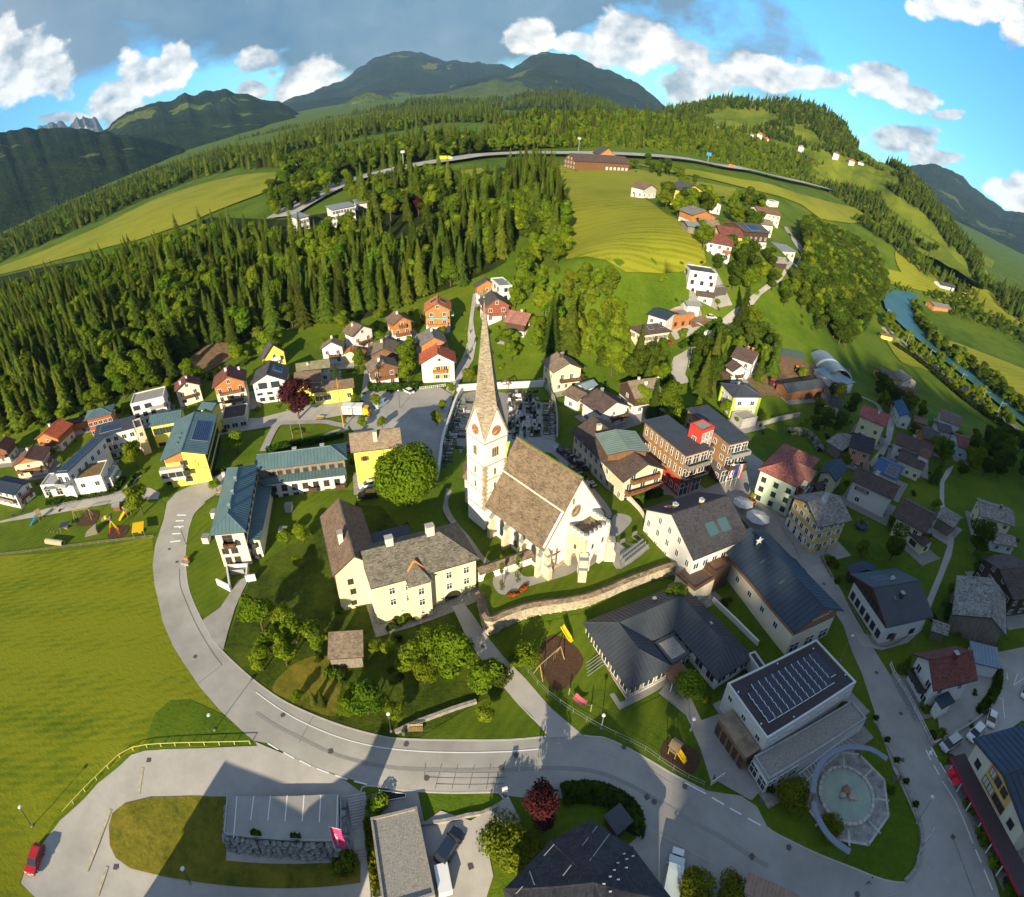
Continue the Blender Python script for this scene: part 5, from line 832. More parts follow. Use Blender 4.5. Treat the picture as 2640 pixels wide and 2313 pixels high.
H('long dark workshop roof in the middle of the farm yard',K('B3',165,965),K('B3',470,920),Dp=K('B3',110,890),eave=4.4,rise=1.6,roof='gx',wall=WD_BR,rm=M_DKM,seam=1.2,nowin=True,cat='workshop',name='workshop',ov=.4)
H('blue grey sheet roofed machine hall in the farm yard',K('B3',580,915),K('B3',700,885),Dp=K('B3',390,785),eave=4.6,rise=.6,roof='shed',wall=W_WHITE,rm=M_LBL,nowin=True,cat='machine hall',name='machine_hall',ov=.5)
H('open timber shed with dark green roof above the farm yard',K('B3',90,668),K('B3',300,702),C=K('B3',385,655),eave=5.0,rise=1.4,roof='gx',wall=WD_DK,rm=mat('dark_green_metal',(.055,.085,.07),.6),nowin=True,cat='shed',name='shed')
H('white farmhouse with dark brown roof and two red chimneys above the hedge',K('B2',1745,680),K('B2',1920,740),C=K('B2',1985,660),eave=6.0,rise=2.4,roof='gx',wall=W_WHITE,rm=R_DBR,ch=[(0,.1,.7,1.0,R_RED),(.4,.1,.7,1.0,R_RED)])
H('white cottage with brown roof in front of the dark farmhouse',K('B2',1765,800),K('B2',1885,790),Dp=K('B2',1690,750),eave=5.0,rise=2.0,roof='gy',wall=W_WHITE,rm=R_DBR,bal=[('f',2.6,-.5,.7,1.0,WD_DK)])
H('dark timber shed with brown roof behind the spruce',K('B2',1610,850),K('B2',1770,835),Dp=K('B2',1590,760),eave=3.6,rise=1.6,roof='gy',wall=WD_DK,rm=R_DBR,nowin=True,cat='shed',name='shed')
def arch_hall():
 a,b=G(K('B3',520,860)),G(K('B3',440,735));ang=math.atan2(*(b-a)[:2][::-1]);c=(a+b)/2
 t=thing('arched_hall','round arched hall with blue membrane roof and white band in the farm yard','hall',(c[0],c[1],h1(c[0],c[1])),ang)
 L=np.linalg.norm((b-a)[:2])/2+4;r=6.5;n=14
 def arc(x0,x1,rr,nm,m):
  b_=MB();A=[(rr*math.cos(t_),rr*.8*math.sin(t_)+.3)for t_ in np.linspace(0,math.pi,n)];B=[(.94*u,.94*w)for u,w in A]
  b_.ext(A+B[::-1],x0,x1,'x');b_.build(nm,m,t)
 arc(-L,-.8,r,'membrane',M_LBL);arc(-.8,.8,r+.02,'white_band',FR_W);arc(.8,L,r,'membrane',M_LBL)
 b_=MB();b_.ext([(.9*r*math.cos(t_),.72*r*math.sin(t_))for t_ in np.linspace(0,math.pi,n)],L-1.2,L-1.0,'x');b_.build('end_wall',W_DARK,t)
 b_=MB();b_.box(-3,3,-1,1,0,.1)
arch_hall()
for lb,a,b,w_,m_ in(('grey hay hut on the steep meadow, upper one',(440,275),(500,280),6,R_OLD),('grey hay hut on the steep meadow, lower one',(575,380),(625,385),6,R_OLD)):
 H(lb,K('B3',*a),K('B3',*b),W=w_,eave=3.0,rise=1.4,roof='gx',wall=WD_GR,rm=m_,nowin=True,cat='hut',name='hut')
H('cream stable with flat brown roof beside the railway',K('B3',905,505),K('B3',1010,530),W=5,eave=3,rise=.6,roof='gx',wall=W_OCHRE,rm=R_BRN,nowin=True,cat='stable',name='stable')
H('dark roofed farm building on the far river bank',K('B3',1385,110),K('B3',1500,135),W=12,eave=5,rise=2.5,roof='gx',wall=W_WHITE,rm=R_DGR)
H('brown workshop with solar roof on the far river meadow',K('B3',1330,275),K('B3',1470,300),W=12,eave=4.5,rise=2,roof='gx',wall=WD_OR,rm=R_GRY)
H('red roofed house among the trees on the far river bank',K('B3',1560,165),K('B3',1610,175),W=10,eave=4.5,rise=2.5,roof='gx',wall=W_WHITE,rm=R_RED)
TER=4.0
tl=PP(957,1188,962,1205,975,1240,1010,1228,1050,1215,1090,1208,1130,1203,1170,1195,1210,1180,1250,1163,1290,1148,1330,1134,1372,1124)
patch('churchyard_lawn',tl+PP(1380,1118,1365,1090,1330,1060,1290,1030,1270,1010,1230,990,1190,960,1160,930,1130,900,1110,880,1040,885,1010,870,920,880,880,950,878,990,890,1020,905,1050,930,1080,950,1110,955,1150),G_LAWN,0.0,flat=TER-.02,label='churchyard lawn on the walled terrace')
def wall_band():
 T=np.array(smoothpts([at(p,TER)[:2]for p in tl],5));t=np.gradient(T,axis=0);t/=np.linalg.norm(t,axis=1,keepdims=True);n=np.stack([t[:,1],-t[:,0]],-1)
 root=thing('churchyard_wall','long pale stone retaining wall with shingled coping below the church','stone wall',(*T[len(T)//2],0))
 inv=np.array([*T[len(T)//2],0])
 v=[];f=[];L=np.r_[0,np.cumsum(np.linalg.norm(np.diff(T,axis=0),axis=1))];rows=9;k=len(T)
 for r in range(rows+1):
  z=TER+.55-(TER+1.4)*r/rows
  for i in range(k):o=.18+.03*r+rng.uniform(-.05,.05);v.append((*(T[i]+n[i]*o),z))
 b=MB();b.add(np.array(v)-inv,[(r*k+i,(r+1)*k+i,(r+1)*k+i+1,r*k+i+1)for r in range(rows)for i in range(k-1)]);b.build('wall_face',STONE_L,root)
 base=[rock_mesh(i,(.32,.16,.2))for i in range(4)];cnt=0
 for r in range(12):
  s=rng.uniform(0,.6)
  while s<L[-1]-.5 and cnt<300:
   i=min(k-2,int(np.searchsorted(L,s)-1));q=(s-L[i])/(L[i+1]-L[i]);p=T[i]*(1-q)+T[i+1]*q;z=TER+.2-r*.36
   if z>-.2:ob('stone',base[rng.integers(4)],root,(*(p+n[i]*(.18+.028*r*.75)-inv[:2]),z),(0,0,math.atan2(t[i][1],t[i][0])),(rng.uniform(.8,1.5),1,rng.uniform(.7,1.05)));cnt+=1
   s+=rng.uniform(1.2,2.2)
 b=MB();a_,c_=T+n*.75,T-n*.75;m_=T
 vv=[(*p,TER+.62)for p in a_]+[(*p,TER+1.05)for p in m_]+[(*p,TER+.62)for p in c_]
 b.add(np.array(vv)-inv,[(j*k+i,j*k+i+1,(j+1)*k+i+1,(j+1)*k+i)for j in range(2)for i in range(k-1)]+[(i+1,i,2*k+i,2*k+i+1)for i in range(k-1)]);b.build('coping',R_SHG,root)
def rock_mesh(i,s,seed=0):
 r=np.random.default_rng(100+i+seed);bm=bmesh.new();bmesh.ops.create_icosphere(bm,subdivisions=1,radius=1)
 for v_ in bm.verts:v_.co=Vector((v_.co.x*s[0],v_.co.y*s[1],v_.co.z*s[2]))*float(r.uniform(.75,1.15))
 d=D.meshes.new('stone');bm.to_mesh(d);bm.free();d.materials.append(STONE_L);return d
STONE_L=mat('lime_stone',(.42,.37,.27),.9,.28,1.2,.7,7.,rand=.2)
wall_band()
for nm,pts in(('churchyard_path',PP(990,1178,1010,1188,1060,1170,1130,1150,1155,1137,1160,1130,1130,1125,1095,1140,1070,1150,1045,1150,1030,1128,1040,1120,1010,1120,985,1155)),('churchyard_path',PP(1225,1030,1250,1028,1262,1040,1240,1065,1220,1080,1250,1085,1297,1092,1240,1136,1222,1120,1215,1080)),('churchyard_path',PP(1105,880,1120,905,1150,940,1185,975,1210,1005,1222,1025,1215,1035,1195,1010,1165,975,1130,940,1100,905,1040,905,1005,895,1005,872)),('churchyard_path',PP(918,955,900,985,895,1010,910,1040,940,1075,965,1110,985,1125,975,1130,950,1108,925,1075,900,1045,885,1020,887,1000,895,970)),('graveyard_gravel',PP(905,782,970,778,1005,775,1080,773,1105,790,1110,880,1040,888,1010,880,930,890,905,930,885,960,880,930,888,860))):
 patch(nm,pts,PAVE if 'path' in nm else GRAVEL,.012 if 'path' in nm else.006,flat=TER,smooth=3 if 'path' in nm else 0)
CH_W=np.array([6.46,76.33]);CH_E=np.array([-.666,.746]);CH_Y=np.array([-.746,-.666]);CH_A=math.atan2(CH_E[1],CH_E[0])
PLAST=mat('church_plaster',(.80,.775,.70),.88,.06,.25,.1,12.);QUOIN=mat('quoin_stone',(.42,.34,.22),.9,.3,1.2,.5,8.);PORCH=mat('porch_stone',(.62,.53,.37),.9,.2,.8,.35,7.)
ch=thing('church','white village church with tall shingled spire and steep brown roof','church',(CH_W[0],CH_W[1],TER),CH_A)
def cl(p,z):q=at(p,z)[:2]-CH_W;return float(q@CH_E),float(q@CH_Y)
TZ0=-TER
EV,RG=10.9-TER,22.3-TER;HWID=8.2
def church():
 EX(([(-2*HWID+.5,-1),(-.5,-1),(-.5,EV),(-HWID,RG-.5),(-2*HWID+.5,EV)],.4,17.5,'x'),'nave_wall',PLAST,ch)
 sl=(RG-EV)/HWID
 def plane(y0,z0,y1,z1,x0,x1,th,nm):
  b=MB();b.ext([(y0,z0-th),(y0,z0),(y1,z1),(y1,z1-th)],x0,x1,'x');return b.build(nm,R_SHG,ch)
 ym=-HWID*.53
 plane(.35,EV-.35*sl,ym,EV-ym*sl,-.15,17.2,.3,'roof_lower');r2=plane(ym+.15,EV-(ym+.15)*sl+.42,-HWID,RG+.42,-.2,17.6,.42,'roof_upper')
 plane(-2*HWID-.3,EV-.35*sl,-HWID,RG+.42,-.2,17.6,.4,'roof_north')
 BX((-.2,17.6,-HWID-.2,-HWID+.2,RG+.3,RG+.58),'ridge',mat('mossy_ridge',(.20,.19,.05),.9,.3,2.),r2)
 BX((-.15,17.3,ym-.02,ym+.22,EV-(ym+.15)*sl+.0,EV-(ym+.15)*sl+.36),'flashing',W_CREAM,r2)
 EX(([(-2*HWID-.1,-1),(.1,-1),(.1,EV-.1),(-HWID,RG+.2),(-2*HWID-.1,EV-.1)],0,.45,'x'),'west_gable',PLAST,ch)
 EX(([(-2*HWID-.35,-1),(.35,-1),(.35,.45),(.1,.7),(-2*HWID-.1,.7),(-2*HWID-.35,.45)],-.22,0,'x'),'plinth',QUOIN,ch)
 b=MB();A=[(-7.6+1.35*math.cos(t),EV+4.6+1.35*math.sin(t))for t in np.linspace(0,2*math.pi,20,endpoint=False)];b.ext(A,-.06,.1,'x');rw=b.build('rose_window',QUOIN,ch)
 b=MB();A=[(-7.6+1.1*math.cos(t),EV+4.6+1.1*math.sin(t))for t in np.linspace(0,2*math.pi,20,endpoint=False)];b.ext(A,-.075,.08,'x');b.build('pane',mat('rose_glass',(.16,.10,.07),.4,.3,3.),rw)
 b=MB()
 for k in range(6):a=k*math.pi/6;b.tube((-.085,-7.6-1.1*math.cos(a),EV+4.6-1.1*math.sin(a)),(-.085,-7.6+1.1*math.cos(a),EV+4.6+1.1*math.sin(a)),.05,4)
 b.build('tracery',QUOIN,rw)
 b=MB();v=[(-.22,y,z)for y,z in((-3.25,.9),(-3.05,.9),(-3.05,3.7),(-2.2,3.75),(-2.2,3.95),(-3.05,3.9),(-3.05,4.9),(-3.25,4.9),(-3.25,3.9),(-4.1,3.85),(-4.1,3.65),(-3.25,3.7))];b.ext([(y,z)for _,y,z in v],-.25,-.02,'x');b.build('wall_cross',WD_BR,ch)
 add_window(ch,(-.02,-6.6,13.6),-math.pi/2,.3,1.1,QUOIN,GLASS,kind='plain')
 for x in(3.2,8.0,12.4):
  b=MB();w=.62;A=[(x-w-.2,.9),(x+w+.2,.9),(x+w+.2,4.6),(x,5.8),(x-w-.2,4.6)];b.ext(A,-.55,-.44,'y');wf=b.build('gothic_window',QUOIN,ch);b=MB();A=[(x-w,1.1),(x+w,1.1),(x+w,4.5),(x,5.5),(x-w,4.5)];b.ext(A,-.5,-.425,'y');b.build('pane',GLASS,wf)
 for x in(.6,5.6,10.2,14.6):
  b=MB();b.ext([(-.6,-1),(1.25,-1),(1.25,2.6),(.75,3.4),(.75,4.8),(-.5,6.0)],x-.4,x+.4,'x');o=b.build('buttress',PORCH,ch);EX(([(-.5,6.02),(.85,4.82),(.85,4.95),(-.5,6.2)],x-.48,x+.48,'x'),'cap',M_GREY,o)
 b=MB();b.ext([(-.2,-1),(-1.7,-1),(-1.7,2.2),(-1.1,3.2),(-1.1,5.2),(-.2,6.4)],-.75,.15,'y');b.v=[(x,y,z)for x,y,z in b.v];o=b.build('buttress',PORCH,ch)
 for zc,xo in((5.4,-1.25),(3.2,-1.6)):BX((xo,-.1,-.85,.25,zc,zc+.14),'cap',M_GREY,o)
 x0,x1,y0,y1=16.9,22.4,-5.1,.42;GZ=25.3-TER;AZ=31.4-TER;cx,cy=(x0+x1)/2,(y0+y1)/2
 b=MB();b.box(x0,x1,y0,y1,-1,GZ);tw_=b.build('tower',PLAST,ch)
 for nm,prof,ax,a0,a1 in(('tower_gable',[(x0,GZ),(x1,GZ),(cx,AZ)],'y',y1-.3,y1),('tower_gable',[(x0,GZ),(x1,GZ),(cx,AZ)],'y',y0,y0+.3),('tower_gable',[(y0,GZ),(y1,GZ),(cy,AZ)],'x',x0,x0+.3),('tower_gable',[(y0,GZ),(y1,GZ),(cy,AZ)],'x',x1-.3,x1)):
  EX((prof,a0,a1,ax),nm,PLAST,tw_)
 tip=np.array([cx,cy,50.9-TER]);tw2=at(K('5',833,27),50.9)[:2]-CH_W;tip[:2]=(tw2@CH_E*.6+cx*.4,tw2@CH_Y*.6+cy*.4)
 C4=[(x0-.12,y0-.12),(x1+.12,y0-.12),(x1+.12,y1+.12),(x0-.12,y1+.12)];M4=[((C4[i][0]+C4[(i+1)%4][0])/2,(C4[i][1]+C4[(i+1)%4][1])/2)for i in range(4)]
 v=[(x,y,GZ+.05)for x,y in C4]+[(x,y,AZ+.35)for x,y in M4]+[tuple(tip)]
 mid=[]
 f=[]
 for i in range(4):f+=[(i,4+i,4+(i-1)%4),(4+i,8,4+(i-1)%4)]
 b=MB();b.add(v,f);b.build('spire',R_SHG2,tw_)
 b=MB()
 for i in range(4):
  for j in(i,(i+1)%4):b.tube(v[j],v[4+i],.1,4)
 b.build('gable_copings',QUOIN,tw_)
 b=MB();b.tube(tip-[0,0,.3],tip+[0,0,2.1],.06,5);b.box(tip[0]-.5,tip[0]+.5,tip[1]-.05,tip[1]+.05,tip[2]+1.3,tip[2]+1.42);b.build('spire_cross',mat('gilt',(.5,.36,.08),.35,.1,1.,metal=.8),tw_)
 b=MB()
 for k in range(10):
  a=2*math.pi*k/10;pass
 bm=bmesh.new();bmesh.ops.create_icosphere(bm,subdivisions=2,radius=.28);d_=D.meshes.new('orb');bm.to_mesh(d_);bm.free();d_.materials.append(MATS['gilt']);ob('orb',d_,tw_,tuple(tip+[0,0,.3]))
 for z in(1.05+TER-TER+4.0,8.85,12.1,15.5,20.6):
  b=MB();t_=.12;o=[(x0-t_,y0-t_),(x1+t_,y0-t_),(x1+t_,y1+t_),(x0-t_,y1+t_)];b.prism(o,z,z+.22);b.build('string_course',QUOIN,tw_)
 for(x,y)in((x0,y1),(x1,y1),(x0,y0)):
  z=5.3;k=0
  while z<15.4 and not(x==x1):
   w=.55 if k%2 else.8;b=MB();sx=1 if x==x0 else-1;sy=-1 if y==y1 else 1
   a_,c_=sorted((x-sx*.05,x+sx*w));d1,d2=sorted((y-sy*.05,y+sy*(1.35-w)));b.box(a_,c_,d1,d2,z,z+.46);b.build('quoin',QUOIN,tw_);z+=.5;k+=1
 RIM=mat('clock_rim',(.30,.10,.045),.6,.15);HAND=mat('clock_gold',(.62,.45,.12),.5,.08)
 for(px_,py_,rz)in((x0-.02,cy,-math.pi/2),(cx,y1+.02,math.pi)):
  t_=ob('clock_face',None,tw_,(px_,py_,26.8-TER),(0,0,rz));bpy.data.objects.remove(t_)
  R1=1.05
  def ringm(r0,r1,y_,n=24):
   b=MB();A=[(r1*math.cos(t),r1*math.sin(t))for t in np.linspace(0,2*math.pi,n,endpoint=False)];b.ext(A,-y_,.05,'y');return b
  o=ringm(0,R1,.10).build('clock',RIM,tw_,loc=(px_,py_,26.75-TER),rot=(0,0,rz));ringm(0,R1*.62,.12).build('dial',mat('clock_dial',(.34,.15,.09),.7,.2,3.),o)
  for k in range(12):a=k*math.pi/6;b=MB();q=np.array([math.sin(a),math.cos(a)]);b.tube((q[0]*R1*.7,-.13,q[1]*R1*.7),(q[0]*R1*.93,-.13,q[1]*R1*.93),.045,4);b.build('numeral',HAND,o)
  for a,l in((R_(-140),.6),(R_(-115),.9)):TB(((0,-.15,0),(math.sin(a)*l,-.15,math.cos(a)*l),.05,4),'clock_hand',HAND,o)
 for(px_,py_,rz,lights)in((x0,cy+.2,-math.pi/2,3),(cx+.1,y1,math.pi,2)):
  for k in range(lights):d=(k-(lights-1)/2)*.52;add_window(tw_,(px_-(0 if rz==math.pi else 0)+math.cos(rz)*d,py_+math.sin(rz)*d,17.2),rz,.34,1.9,QUOIN,GLASS,kind='plain')
  for z in(13.0,9.6):add_window(tw_,(px_,py_,z),rz,.35,1.3,QUOIN,GLASS,kind='plain')
 b=MB();n=9;top=[(x0-.5,y0+.1+.9*i/n,19.2-.05*i)for i in range(n+1)];v=[];
 P1=[(0,0),(.9,.15),(1.0,-.2),(.75,-.9),(.55,-1.9),(.15,-3.1),(.0,-2.9),(.25,-1.5),(.2,-.7)]
 b.ext([(y0+.6-u,19.3+w)for u,w in P1],x0-.42,x0-.36,'x');b.build('banner',mat('banner_cloth',(.55,.62,.02),.8,.1,2.),tw_)
 ax0,ax1=17.5,27.0;A=[(ax0,-2.2),(ax1,-2.2),(30.5,-5),(30.5,-9),(27,-11.8),(ax0,-11.8)]
 b=MB();b.prism([(x,y)for x,y in A][::-1],-1,6.6);b.build('chancel_wall',PLAST,ch)
 A2=[(ax0,-1.7),(ax1+.2,-1.7),(31,-4.8),(31,-9.2),(27.2,-12.3),(ax0,-12.3)];rd=[(ax0,-7,15.2),(26.2,-7,15.2)]
 v=[(x,y,6.6)for x,y in A2]+rd;b=MB();b.add(v,[(0,6,7,1),(1,7,2),(2,7,3),(3,7,4),(4,7,6,5),(0,1,2,3,4,5)]);b.build('chancel_roof',R_SHG,ch)
 for x in(25.0,20.5):EX(([(x-.6,1),(x+.6,1),(x+.6,4.6),(x,5.6),(x-.6,4.6)],-2.2,-2.12,'y'),'gothic_window',GLASS,ch)
R_SHG2=roofmat('spire_shingles',(.25,.215,.16),2.0,.9,.3)
church()
def arch_face(w,h,ow,oh,n=9):
 P=[(0,0),((w-ow)/2,0),((w-ow)/2,oh*.55)]
 for t in np.linspace(0,1,n)[1:-1]:
  u=-ow/2+ow*t;P.append(((w)/2+u,oh*.55+oh*.45*(1-abs(2*t-1)**1.6)))
 return P+[((w+ow)/2,oh*.55),((w+ow)/2,0),(w,0),(w,h),(0,h)]
def porch():
 t=thing('church_porch','square battlemented stone porch with pointed arches at the church front','porch',(CH_W[0],CH_W[1],TER),CH_A)
 X0,X1,Y0,Y1,Hh=-4.8,-.23,-12.4,-5.5,8.7
 b=MB();A=arch_face(X1-X0,Hh,2.2,4.2);b.ext([(X0+u,z)for u,z in A],Y1-.6,Y1,'y');b.build('south_wall',PORCH,t)
 b=MB();A=arch_face(Y1-Y0-1.2,Hh,2.8,4.4);b.ext([(Y0+.6+u,z)for u,z in A],X0,X0+.6,'x');b.build('west_wall',PLAST,t)
 BX((X0,X1,Y0,Y0+.6,-.5,Hh),'north_wall',PORCH,t)
 BX((X0+.6,X1,Y0+.6,Y1-.6,Hh-.9,Hh-.55),'porch_roof',R_SHG,t)
 BX((X0+.6,X1,Y0+.6,Y1-.6,-.3,.05),'floor',PAVE,t)
 for(ax,a,c0,c1)in(('x',Y1-.3,X0,X1),('x',Y0+.3,X0,X1),('y',X0+.3,Y0,Y1)):
  n=5 if ax=='x' else 6;L=c1-c0
  for i in range(n):
   u=c0+L*(i+.25)/n
   b=MB();q=(u,u+L/n*.5,a-.3,a+.3)if ax=='x' else(a-.3,a+.3,u,u+L/n*.5);b.box(*q,Hh,Hh+.75);m_=b.build('merlon',PLAST,t)
   b=MB();q=(q[0]-.06,q[1]+.06,q[2]-.06,q[3]+.06);zc=(q[2]+q[3])/2
   b.ext([(q[2],Hh+.76),(q[3],Hh+.76),(q[3],Hh+.84),(zc,Hh+1.05),(q[2],Hh+.84)],q[0],q[1],'x');b.build('cap',M_GREY,m_)
 for(x,y,a)in((X0,Y1,R_(135)),(X0,Y0,R_(225))):
  b=MB();b.ext([(-.4,-.5),(1.7,-.5),(1.7,2.2),(1.15,3.1),(1.15,4.6),(-.1,5.6)],-.75,.75,'x');b.v=[(z_[1],z_[0],z_[2])for z_ in b.v];b.f=[f_[::-1]for f_ in b.f]
  o=b.build('buttress',PORCH,t,loc=(x,y,0),rot=(0,0,a))
  BX((-.2,1.35,-.9,.9,4.95,5.12),'cap',M_GREY,o);BX((.9,1.85,-.85,.85,3.0,3.12),'cap',M_GREY,o)
 for y in(-7.6,-10.4):add_window(t,(X0-.01,y,5.6),-math.pi/2,.5,1.0,QUOIN,GLASS,kind='plain')
 add_window(t,(-2.5,Y1+.01,5.2),math.pi,.5,1.0,QUOIN,GLASS,kind='plain')
porch()
def covered_wall():
 a,c=at(K('5',818,1640),TER+2.6)[:2],at(K('5',1160,1525),TER+2.6)[:2];ang=math.atan2(*(c-a)[::-1]);L=np.linalg.norm(c-a)
 t=thing('covered_wall','white wall with long shingled roof between the parsonage and the church','wall',(*a,TER),ang)
 P=[(0,-3),(0,-1.2),(.7,-1.2)]+[(1.9-1.2*math.cos(u),-1.2+2.6*math.sin(u))for u in np.linspace(.1,math.pi-.1,9)]+[(3.2,-.5),(L,-.5),(L,2.5),(0,2.5)]
 EX(([(0,2.5),(0,-.5),(.7,-.5)]+[(2.0-1.3*math.cos(u),-.5+2.4*math.sin(u))for u in np.linspace(.1,math.pi-.1,9)]+[(3.4,-.5),(L,-.5),(L,2.5)][::1],0,.6,'y'),'wall',PLAST,t)
 EX(([(-.75,2.35),(.3,3.15),(1.5,2.35),(1.5,2.6),(.3,3.4),(-.75,2.6)],-.3,L+.2,'x'),'roof',R_SHG,t)
 b=MB();b.box(L*.52,L*.52+1.3,-.25,.0,0,2.4);o=b.build('memorial_niche',PORCH,t);BX((L*.52+.3,L*.52+1.0,-.3,-.25,.8,2.1),'tablet',W_WHITE,o)
covered_wall()
pg=house('big cream parsonage with dark roof, arched gateway and orange edged stair bay',K('C1',915,985),K('C1',1785,745),Rg=K('C1',1475,530),eave=9.6,roof='gh',rise=3.6,wall=W_PALE2 if 'W_PALE2' in globals()else W_PALE,rm=R_GRY2 if 'R_GRY2' in globals()else roofmat('old_grey_shingles',(.125,.115,.095),1.8,.9,.3),ov=.5,zg=.2,cat='parsonage',name='parsonage',fr=FR_W,wk='cross',win={'f':[(6.6,2,.95,1.4,-.66,-.35),(3.9,2,.95,1.4,-.66,-.35),(1.6,1,.5,.5,-.5,-.5),(6.6,2,.95,1.4,.45,.80),(3.9,2,.95,1.4,.45,.80)],'r':[(4,2,1,1.4)]},ch=[(-.48,.05,1.3,1.7,W_CREAM),(.28,.05,1.4,2.0,W_CREAM)])
def parsonage():
 r=pg['root'];wy=pg['wy'];hx=pg['L']/2;c=np.array([*at(K('C1',1310,930),9.6)[:2]])-pg['ctr'];ca,sa=math.cos(pg['ang']),math.sin(pg['ang']);xb=c[0]*ca+c[1]*sa
 b=MB();b.box(xb-1.9,xb+1.9,-wy-1.7,-wy+.1,-2,9.0);o=b.build('stair_bay',W_PALE,r)
 b=MB();v=[(xb-2.2,-wy-2.1,9.0),(xb+2.2,-wy-2.1,9.0),(xb+2.2,-wy+.2,9.2),(xb-2.2,-wy+.2,9.2),(xb,-wy+1.1,11.6)];b.add(v,[(0,1,4),(1,2,4),(3,0,4),(0,3,2,1)]);br=b.build('bay_roof',MATS['old_grey_shingles'],r)
 for q in(2,3):TB(((v[q][0],v[q][1]+.1,v[q][2]+.1),(v[4][0],v[4][1]+.1,v[4][2]+.1),.22,5),'orange_flashing',mat('orange_flashing',(.62,.20,.05),.7,.1),br)
 for z,h in((6.4,1.4),(3.8,1.4),(1.6,.7)):add_window(r,(xb+.1,-wy-1.7,z),0,.95 if h>1 else.6,h,FR_W,GLASS,kind='cross')
 b=MB();b.box(xb-.3,xb+.8,-wy-1.8,-wy-1.7,-.6,1.3);d=b.build('door',WD_BR,r);BX((xb+.6,xb+.68,-wy-1.88,-wy-1.8,.3,.4),'handle',METAL,d)
 g=np.array([*at(K('C1',1598,1125),.8)[:2]])-pg['ctr'];xg=g[0]*ca+g[1]*sa;xg=min(xg,pg['wx']-2.2)
 A=[(xg-1.6,-1.4),(xg+1.6,-1.4),(xg+1.6,1.6)]+[(xg+1.6*math.cos(t),1.6+1.6*math.sin(t))for t in np.linspace(0,math.pi,12)[1:-1]]+[(xg-1.6,1.6)]
 b=MB();A2=[(xg+(u-xg)*1.18,z if z<-1 else z*1.0+(.3 if z>1.7 else 0))for u,z in A];b.ext(A2,-wy-.06,-wy+.1,'y');o=b.build('gateway_surround',W_CREAM,r)
 b=MB();b.ext(A,-wy-.09,-wy+.1,'y');o=b.build('gateway',mat('arch_shade',(.035,.027,.02),.9,.3,2.),r)  # dark panel paints the shade inside the open arch
 for k in range(5):BX((xg-1.5,xg+.2,-wy-.14,-wy-.09,-1.1+k*.55,-.75+k*.55),'gate_board',WD_DK,o)
parsonage()
pw=house('',K('C1',510,410),K('C1',612,888),Rg=K('C1',777,702),eave=9.6,roof='gx',rise=3.6,wall=W_PALE,rm=R_BRN,ov=.5,zg=.2,par=pg['root'],win={'r':[(6.4,1,.9,1.2,-.35,-.35),(3.9,1,.9,1.2,-.3,-.3),(1.2,1,.9,1.0,-.35,-.35)],'l':[(6.4,1,.9,1.2,.35,.35)]},fr=FR_B,ch=[(.3,-.35,1.1,2.0,W_CREAM)])
house('',K('C1',945,640),K('C1',1245,560),Dp=K('C1',960,560),eave=8.2,roof='shed',rise=.8,wall=W_PALE,rm=M_DKM,par=pg['root'],zg=.2,nowin=True,base=2)
house('weathered timber shed with shingle roof in the orchard below the parsonage',K('C1',572,1545),K('C1',858,1528),C=K('C1',856,1345),eave=3.0,roof='shed',rise=1.0,wall=WD_GR,rm=R_TAUPE,ov=.3,nowin=True,cat='shed',name='shed',zg=.1)
